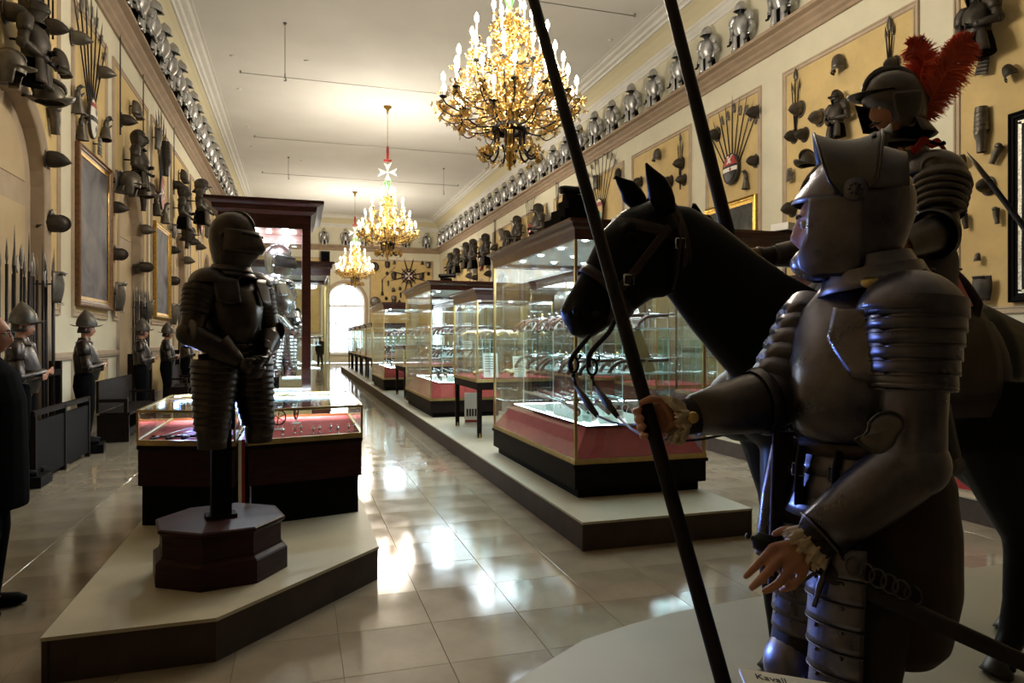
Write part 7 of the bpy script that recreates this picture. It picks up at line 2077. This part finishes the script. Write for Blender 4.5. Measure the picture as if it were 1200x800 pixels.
# slanting pole in front of the silver-edged picture
p0_, p1_ = at(1133, 178, 6.0), at(1200, 266, 5.7)
dd = (p1_ - p0_).normalized(); pe = p1_ + dd * 3.3
pe = p0_ + dd * min(3.5, (p0_.z - .25) / max(1e-3, -dd.z))
sp = thing('half_pike', 'steel-pointed pole slanting down in front of the silver-edged picture', 'spear', pe)
b = MB(); b.M = trm(-pe); b.tube([p0_ + dd * .3, pe], [.022, .032], 10); b.build('shaft', 'black_wood', sp)
b = MB(); b.M = trm(-pe); b.tube([p0_, p0_ + dd * .14, p0_ + dd * .32], [.002, .018, .024], 8); b.build('point', 'trophy_iron_grey', sp)

# ------------------------------------------------------------------ armours without a wearer: the black stand armour and the bright one
def suit(par, m, m2, turn=0.0):
    """three-quarter armour, origin at the knees, x forward"""
    def K(): return MB()
    P_visored(m, par, trm((.03, 0, 1.225)) @ Matrix.Rotation(turn, 4, 'Z') @ Matrix.Rotation(.10, 4, 'Y') @ Matrix.Scale(1.06, 4), m2, .012, 2)
    K().rings([sec(.585, .0, .145, .12, .155, .02, 32), sec(.62, 0, .155, .118, .15, .03, 32), sec(.70, 0, .178, .13, .168, .045, 32), sec(.82, 0, .180, .14, .188, .035, 32), sec(.93, -.005, .145, .135, .19, .02, 32), sec(1.0, -.01, .11, .115, .165, 0, 32), sec(1.05, -.01, .09, .09, .10, 0, 32)], True).build('breastplate', m, par)
    b = K(); b.tube([(p.x * 1.03, p.y * 1.03, p.z) for p in sec(.585, 0, .145, .12, .155, .02, 32)] + [sec(.585, 0, .145, .12, .155, .02, 32)[0] * 1.0], .006, 6); b.build('waist_roll', m2, par)
    for i in range(3):
        q = .012 * i; z1 = .585 - .045 * i
        K().rings([sec(z, 0, .145 + q + e, .12 + q + e, .155 + q + e, .01, 28) for z, e in ((z1, 0), (z1 - .05, .012), (z1 - .05, .006))], False).build('fauld_plate', m, par)
    for s_ in (1, -1):
        S_ = Vector((-.005, s_ * .195, .955))
        E_ = Vector((.02, s_ * .285, .655)); W_ = Vector((.215, s_ * .085, .53 + .03 * s_))
        out = Vector((0, s_, 0)); F_ = Vector((1, 0, 0))
        b = K()
        def cap3(u, v):
            th = lerp(-2.2, 2.2, u); ph = lerp(.02, 1.5, v); r = .108 + .03 * max(0, math.sin(th)) * math.sin(ph)
            d = Vector((0, 0, 1)) * math.cos(ph) + (out * math.cos(th) + F_ * math.sin(th)) * math.sin(ph)
            return S_ - out * .035 + Vector((d.x * r, d.y * r, d.z * r * .92))
        b.patch(cap3, 24, 9, .004); b.build('pauldron_cap', m, par)
        b = K(); b.patch(lambda u, v: (lerp(.128, .186, v) * math.sqrt(max(.1, 1 - (lerp(.19, .05, u) / .235) ** 2)) + .028, s_ * lerp(.20, .06 + .02 * v, u), lerp(1.0, .83 + .03 * abs(u - .5), v)), 10, 6, .004); b.build('pauldron_wing', m, par)
        for i in range(5):
            a_, c_ = S_.lerp(E_, .08 + .10 * i), S_.lerp(E_, .08 + .10 * (i + 1) + .035); ra = lerp(.102, .086, i / 4)
            b = K(); b.tube([a_, a_.lerp(c_, .6), c_, c_], [ra - .0015, ra + .001, ra + .0015, ra - .002], 22, F_, 1.0, False); b.build('pauldron_lame', m, par)
        b = K(); b.tube([S_.lerp(E_, .55), S_.lerp(E_, .62), S_.lerp(E_, .98)], [.078, .074, .07], 20, F_, 1, False); b.build('rerebrace', m, par)
        b = K(); b.ball(E_ + Vector((-.01, 0, 0)), .08, 18, 12); b.build('elbow_cop', m, par)
        b = K(); wv = E_ + Vector((.055, s_ * .03, .02)); b.patch(lambda u, v: wv + Vector((.055 * v * math.cos(2 * PI * u), s_ * .012 * (1 - v * v), .06 * v * math.sin(2 * PI * u))), 18, 4, .004, True, True); b.build('elbow_wing', m2, par)
        d2 = (W_ - E_).normalized()
        b = K(); b.tube([E_.lerp(W_, .05), E_.lerp(W_, .35), E_.lerp(W_, .9)], [.074, .068, .048], 20, (0, 0, 1), 1, False); b.build('vambrace', m, par)
        b = K(); b.M = trm(E_.lerp(W_, .55)) @ frame_to(d2 + Vector((.1, 0, -.25)), (0, 0, 1)) @ Matrix.Scale(1.12, 4); b.tube([(0, 0, 0), (0, 0, .06), (0, 0, .13)], [.088, .062, .040], 16, (1, 0, 0), .85, False); gq = b.build('gauntlet_cuff', m, par)
        b = K(); b.M = trm(E_.lerp(W_, .55)) @ frame_to(d2 + Vector((.1, 0, -.25)), (0, -s_, .2)) @ Matrix.Scale(1.12, 4); gauntlet_shape(b, b.M); b.build('gauntlet_hand', m, par)
        # long laminated thigh guard ending in a knee cop
        p0, p1 = Vector((.02, s_ * .115, .50)), Vector((.05, s_ * .165, .08))
        for i in range(11):
            a_, c_ = p0.lerp(p1, i / 11), p0.lerp(p1, (i + 1.35) / 11); ra = lerp(.142, .098, i / 10)
            def fn(u, v):
                t = lerp(-2.2, 2.2, u); r = ra + .006 * v ** 2
                return a_.lerp(c_, v) + Vector((math.cos(t) * r, math.sin(t) * r * 1.0, 0))
            b = K(); b.patch(fn, 20, 3, .0035); ll = b.build('thigh_lame', m, par)
            if i % 2 == 0:
                b = K()
                for u in (.2, .5, .8): b.ball(Vector(fn(u, .3)), .006, 6, 4)
                b.build('rivets', m2, ll, kind='stuff')
        b = K(); b.ball((.06, s_ * .168, .045), .095, 18, 12, (1.05, .92, .95)); b.ball((.06, s_ * .168 + s_ * .075, .05), .05, 12, 8, (1, .35, 1)); b.build('knee_cop', m, par)
        b = K(); b.tube([(.055, s_ * .168, .02), (.055, s_ * .17, -.045)], [.088, .082], 18, cap=False); b.build('knee_plate', m, par)
    b = K(); b.tube([(-.02, 0, 1.02), (0, 0, 1.1), (.01, 0, 1.2)], [.08, .085, .09], 12); b.tube([(-.02, 0, .05), (-.02, 0, .6)], [.035, .05], 10); b.tube([(-.02, -.15, .97), (-.02, .15, .97)], .045, 8)
    b.build('lining', 'black_cloth', par)
    for s_ in (1, -1):
        b = K(); b.tube([(0, s_ * .11, .52), (.03, s_ * .15, .1)], [.10, .07], 12); b.build('leg_lining', 'black_cloth', par)
st_c = (at_z(180, 686, .22) + at_z(329, 662, .22)) / 2
st_c = Vector((-.445, 4.47, .221)); st_a = st_c + Vector((.055, 0, 0))
stand = thing('armour_stand', 'octagonal dark mahogany pedestal with a post, on the left platform', 'stand', st_c, .22)
def octa(r, sx=1.0): return [(r * sx * math.cos(PI / 8 + k * PI / 4), r * math.sin(PI / 8 + k * PI / 4)) for k in range(8)]
MB().prism(octa(.385), 0, .125).build('lower_tier', 'mahogany_dark', stand)
b = MB(); R = [[Vector((x, y, z)) for x, y in octa(r)] for r, z in ((.385, .125), (.378, .135), (.355, .15), (.352, .16))]; b.rings(R, False, False).build('tier_molding', 'mahogany_dark', stand)
MB().prism(octa(.348), .15, .285).build('upper_tier', 'mahogany_dark', stand)
b = MB(); R = [[Vector((x, y, z)) for x, y in octa(r)] for r, z in ((.348, .27), (.36, .285), (.372, .295), (.372, .308), (.36, .315), (.01, .315))]; b.rings(R, False, False).build('top_molding', 'mahogany_dark', stand)
MB().box((.0, 0, .325), (.17, .12, .022)).build('post_foot', 'dark_wood', stand)
MB().bb(-.055, .055, -.045, .045, .33, 1.35).build('post', 'black_wood', stand)
armour = thing('stand_armour', 'black three-quarter armour with closed helmet on the octagonal mahogany pedestal', 'armour', (st_a.x, st_a.y, 1.01), -.86)
suit(armour, 'russet_steel', 'dark_steel', .42)
armour.scale = (.95, .95, .95)
sil = thing('bright_armour', 'bright polished armour with closed helmet inside the tall mahogany case', 'armour', (-.24, 8.12, 1.23), -.5)
suit(sil, 'bright_steel', 'dark_steel', .2)
ss = thing('case_stand', 'dark post stand carrying the bright armour in the tall case', 'stand', (-.24, 8.12, .871), -.5); MB().bb(-.2, .2, -.2, .2, 0, .05).build('foot', 'black_wood', ss); MB().bb(-.04, .02, -.03, .03, .05, .9).build('post', 'black_wood', ss)

# ------------------------------------------------------------------ wall guards: dummies in morions and dark cuirasses, arms folded
def Lc(x, y, z): return Vector((x, y, z))
def guard_build(t):
    J = dict(f=Lc(1, 0, 0), l=Lc(0, 1, 0), pelvis=Lc(0, 0, 1.05), chest=Lc(0, 0, 1.38), neck=Lc(0, 0, 1.60), head=Lc(.03, 0, 1.74), arm_l=(Lc(0, .20, 1.5), Lc(.06, .26, 1.2), Lc(.24, .0, 1.20)), arm_r=(Lc(0, -.20, 1.5), Lc(.06, -.26, 1.2), Lc(.26, .02, 1.25)),
             leg_l=(Lc(0, .10, 1.0), Lc(.03, .11, .60), Lc(0, .12, .20), Lc(.16, .14, .15)), leg_r=(Lc(0, -.10, 1.0), Lc(.03, -.11, .60), Lc(0, -.12, .20), Lc(.16, -.14, .15)))
    b = MB(); body_shape(b, J); add_head(b, trm((.03, 0, 1.745)), 24, 20)
    for s_, w_ in ((1, Lc(.24, .0, 1.20)), (-1, Lc(.26, .02, 1.25))):
        K = [w_ + Lc(.02, -s_ * .08, .03 - .02 * q) for q in range(4)]; T_ = [k + Lc(-.01, -s_ * .075, -.005) for k in K]
        hand(b, w_, K, T_, [w_ + Lc(.01, -s_ * .02, .02), w_ + Lc(.02, -s_ * .05, .045), w_ + Lc(.02, -s_ * .08, .05)], .0095)
    remeshed('body', b, 'skin_dark', t, .010, 3)
    face_parts(t, trm((.03, 0, 1.745)), True)
    MB().rings([sec(1.02, 0, .16, .13, .18, .01), sec(1.10, 0, .15, .12, .155, .04), sec(1.22, 0, .165, .13, .165, .05), sec(1.38, 0, .15, .14, .18, .02), sec(1.50, 0, .12, .12, .17), sec(1.56, 0, .09, .09, .1)], True).build('cuirass', 'russet_steel', t)
    MB().lathe([(.075, 1.63), (.09, 1.58), (.12, 1.55)], 16).build('gorget', 'russet_steel', t)
    for s_ in (1, -1):
        sh, el_, wr_ = J['arm_l' if s_ > 0 else 'arm_r']
        b = MB(); b.tube([sh - Lc(0, s_ * .07, -.04), sh + Lc(0, 0, .03), sh.lerp(el_, .35), sh.lerp(el_, .4)], [.07, .095, .085, .075], 14); b.build('pauldron', 'russet_steel', t)
        b = MB(); b.tube([sh.lerp(el_, .3), el_, el_.lerp(wr_, .1), el_.lerp(wr_, .85)], [.068, .066, .066, .05], 14); b.ball(el_, .074, 12, 8); b.build('arm_plate', 'russet_steel', t)
    b = MB()
    for s_ in (1, -1): b.tube([(0, s_ * .09, 1.12), (0, s_ * .11, .95), (.03, s_ * .12, .6), (0, s_ * .125, .22)], [.12, .135, .095, .07], 14)
    remeshed('trousers', b, 'black_cloth', t, .02, 2)
    for s_ in (1, -1):
        b = MB(); b.tube([(-.06, s_ * .12, .165), (.05, s_ * .125, .165), (.19, s_ * .14, .155)], [.045, .048, .03], 10); b.build('boot', 'black_wood', t)
    b = MB(); b.M = trm((.03, 0, 1.785))
    R = [[Vector((dx + r * 1.12 * math.cos(2 * PI * j / 18), r * .92 * math.sin(2 * PI * j / 18), z)) for j in range(18)] for r, z, dx in [(.118, 0, 0), (.122, .05, 0), (.108, .11, 0), (.078, .165, -.004), (.040, .21, -.01), (.012, .24, -.016), (.001, .252, -.02)]]
    b.rings(R, False).build('morion_bowl', 'guard_steel', t)
    b = MB(); b.M = trm((.03, 0, 1.785)); brim_mesh(b, .132, .110, .075, .022, .03, drop=.015); b.build('morion_brim', 'guard_steel', t)
    MB().bb(-.17, .25, -.22, .22, 0, .12).build('base', 'black_wood', t)
gpos = [(10, 375, 8.75, 'nearest, partly hidden by the visitor'), (92, 400, 11.1, 'second, in front of the brown-framed painting'), (160, 400, 14.75, 'third, before the second spear rack'), (188, 400, 17.4, 'fourth, in front of the gilt painting'), (212, 400, 20.2, 'fifth and farthest')]
g0 = None
for i, (px, py, y, wh) in enumerate(gpos):
    x = -2.89
    lab = 'dummy guard in morion and dark cuirass, folded arms, ' + wh
    if g0 is None:
        g0 = thing('guard_figure', lab, 'person', (0, 0, 0), 0, 'guard dummies along the left wall'); guard_build(g0)
        g0.location = (x, y, .001); g0.rotation_euler = (0, 0, .05); g0.scale = (.99,) * 3
    else:
        dup(g0, (x, y, .001), (0, 0, random.uniform(-.1, .25)), lab, None, random.uniform(.97, 1.0))

# ------------------------------------------------------------------ visitors
def visitor_build(t):
    J = dict(f=Lc(1, 0, 0), l=Lc(0, 1, 0), pelvis=Lc(-.02, 0, .92), chest=Lc(0, 0, 1.24), neck=Lc(-.01, 0, 1.47), head=Lc(.03, 0, 1.615), arm_l=(Lc(-.01, .20, 1.38), Lc(-.03, .27, 1.08), Lc(.03, .26, .83)), arm_r=(Lc(-.01, -.20, 1.38), Lc(-.03, -.27, 1.08), Lc(.03, -.26, .83)),
             leg_l=(Lc(-.02, .09, .88), Lc(.03, .10, .48), Lc(-.02, .11, .09), Lc(.15, .12, .035)), leg_r=(Lc(-.02, -.09, .88), Lc(.02, -.10, .48), Lc(-.10, -.11, .09), Lc(.07, -.12, .035)))
    b = MB(); body_shape(b, J); add_head(b, trm((.035, 0, 1.62)), 28, 24)
    for s_, w_ in ((1, Lc(.03, .26, .83)), (-1, Lc(.03, -.26, .83))):
        K = [w_ + Lc(.035 - .02 * q, 0, -.085) for q in range(4)]; T_ = [k + Lc(.015, -s_ * .02, -.075) for k in K]
        hand(b, w_, K, T_, [w_ + Lc(.02, -s_ * .01, -.02), w_ + Lc(.045, -s_ * .02, -.05), w_ + Lc(.055, -s_ * .03, -.085)], .009)
    remeshed('body', b, 'skin', t, .010, 3)
    face_parts(t, trm((.035, 0, 1.62)), True)
    b = MB(); b.tube([Lc(-.02, 0, .62), Lc(-.02, 0, .8), Lc(-.01, 0, 1.0), Lc(0, 0, 1.25), Lc(0, 0, 1.40), Lc(-.01, 0, 1.5)], [.24, .24, .225, .205, .16, .075], 20, (1, 0, 0), [1.0, 1.0, 1.0, 1.1, 1.3, 1.1])
    for s_ in (1, -1): b.tube([Lc(-.01, s_ * .14, 1.42), Lc(-.01, s_ * .21, 1.37), Lc(-.03, s_ * .275, 1.08), Lc(.02, s_ * .262, .85)], [.07, .078, .064, .05], 14)
    remeshed('coat', b, 'black_cloth', t, .014, 3)
    b = MB()
    for s_, k in ((1, .0), (-1, -.08)): b.tube([(-.02, s_ * .09, .9), (.025, s_ * .10, .48), (-.02 + k, s_ * .11, .07)], [.12, .085, .075], 14)
    remeshed('trousers', b, 'black_cloth', t, .016, 2)
    for s_, k in ((1, .0), (-1, -.08)):
        b = MB(); b.tube([(-.07 + k, s_ * .11, .045), (.03 + k, s_ * .115, .045), (.14 + k, s_ * .12, .035), (.185 + k, s_ * .122, .03)], [.04, .044, .04, .018], 12); b.build('shoe', 'black_wood', t)
    b = MB(); b.M = trm((.035, 0, 1.62))
    for s_ in (1, -1):
        b.tube([(.102, s_ * .034 + .024 * math.cos(k * PI / 6), .004 + .018 * math.sin(k * PI / 6)) for k in range(13)], .0022, 5); b.tube([(.10, s_ * .058, .01), (0, s_ * .08, .012)], .002, 5)
    b.build('spectacles', 'black_iron', t)
vp = at(-19, 400, 4.0)
vis = thing('visitor', 'visitor in black coat and glasses cut off by the left edge of the picture', 'person', (0, 0, 0)); visitor_build(vis)
vis.location = (vp.x, vp.y, .001); vis.rotation_euler = (0, 0, .12)
fp = at(375, 400, 43.0)
dup(vis, (fp.x, fp.y, .001), (0, 0, 2.0), 'tiny dark visitor standing far down the aisle before the bright window')

# ------------------------------------------------------------------ the label in front of the foreground figure
c0, c1, c2 = at(866, 782, 1.62), at(975, 800, 1.60), at(858, 815, 1.50)
ex = (c1 - c0).normalized(); ez_ = (c0 - c2); ez_ = (ez_ - ex * ez_.dot(ex)).normalized(); en = ex.cross(ez_)
Rl = Matrix(((ex.x, ez_.x, en.x, 0), (ex.y, ez_.y, en.y, 0), (ex.z, ez_.z, en.z, 0), (0, 0, 0, 1)))
lb_ = thing('label_sign', 'white printed label on a stand at the foreground figure\'s feet', 'label', (c0.x, c0.y, .022))
Wl = trm(-Vector((c0.x, c0.y, .022)))
b = MB(); b.M = Wl @ trm(c0) @ Rl; b.bb(0, .30, -.21, 0, -.008, 0); b.build('label_plate', 'card', lb_)
b = MB(); b.M = Wl; b.tube([(c0 + ex * .15 - ez_ * .1 - en * .01), Vector(((c0 + ex * .15 - ez_ * .1).x, (c0 + ex * .15 - ez_ * .1).y, .03))], .012, 8); q = c0 + ex * .15 - ez_ * .1; b.tube([Vector((q.x, q.y, .0225)), Vector((q.x, q.y, .035))], [.07, .065], 20); b.build('sign_post', 'black_iron', lb_)
def words(txt, size, x, y, par, M, m='ink'):
    cu = bpy.data.curves.new('lettering', 'FONT'); cu.body = txt; cu.size = size; cu.extrude = .0004
    o = bpy.data.objects.new('lettering', cu); COL.objects.link(o)
    dg = bpy.context.evaluated_depsgraph_get(); me = bpy.data.meshes.new_from_object(o.evaluated_get(dg)); bpy.data.objects.remove(o)
    me.transform(M @ trm((x, y, .0006))); me.materials.clear(); me.materials.append(MATS[m])
    return link('lettering', me, par)
words('Kavall', .030, .030, -.037, lb_, Wl @ trm(c0) @ Rl)
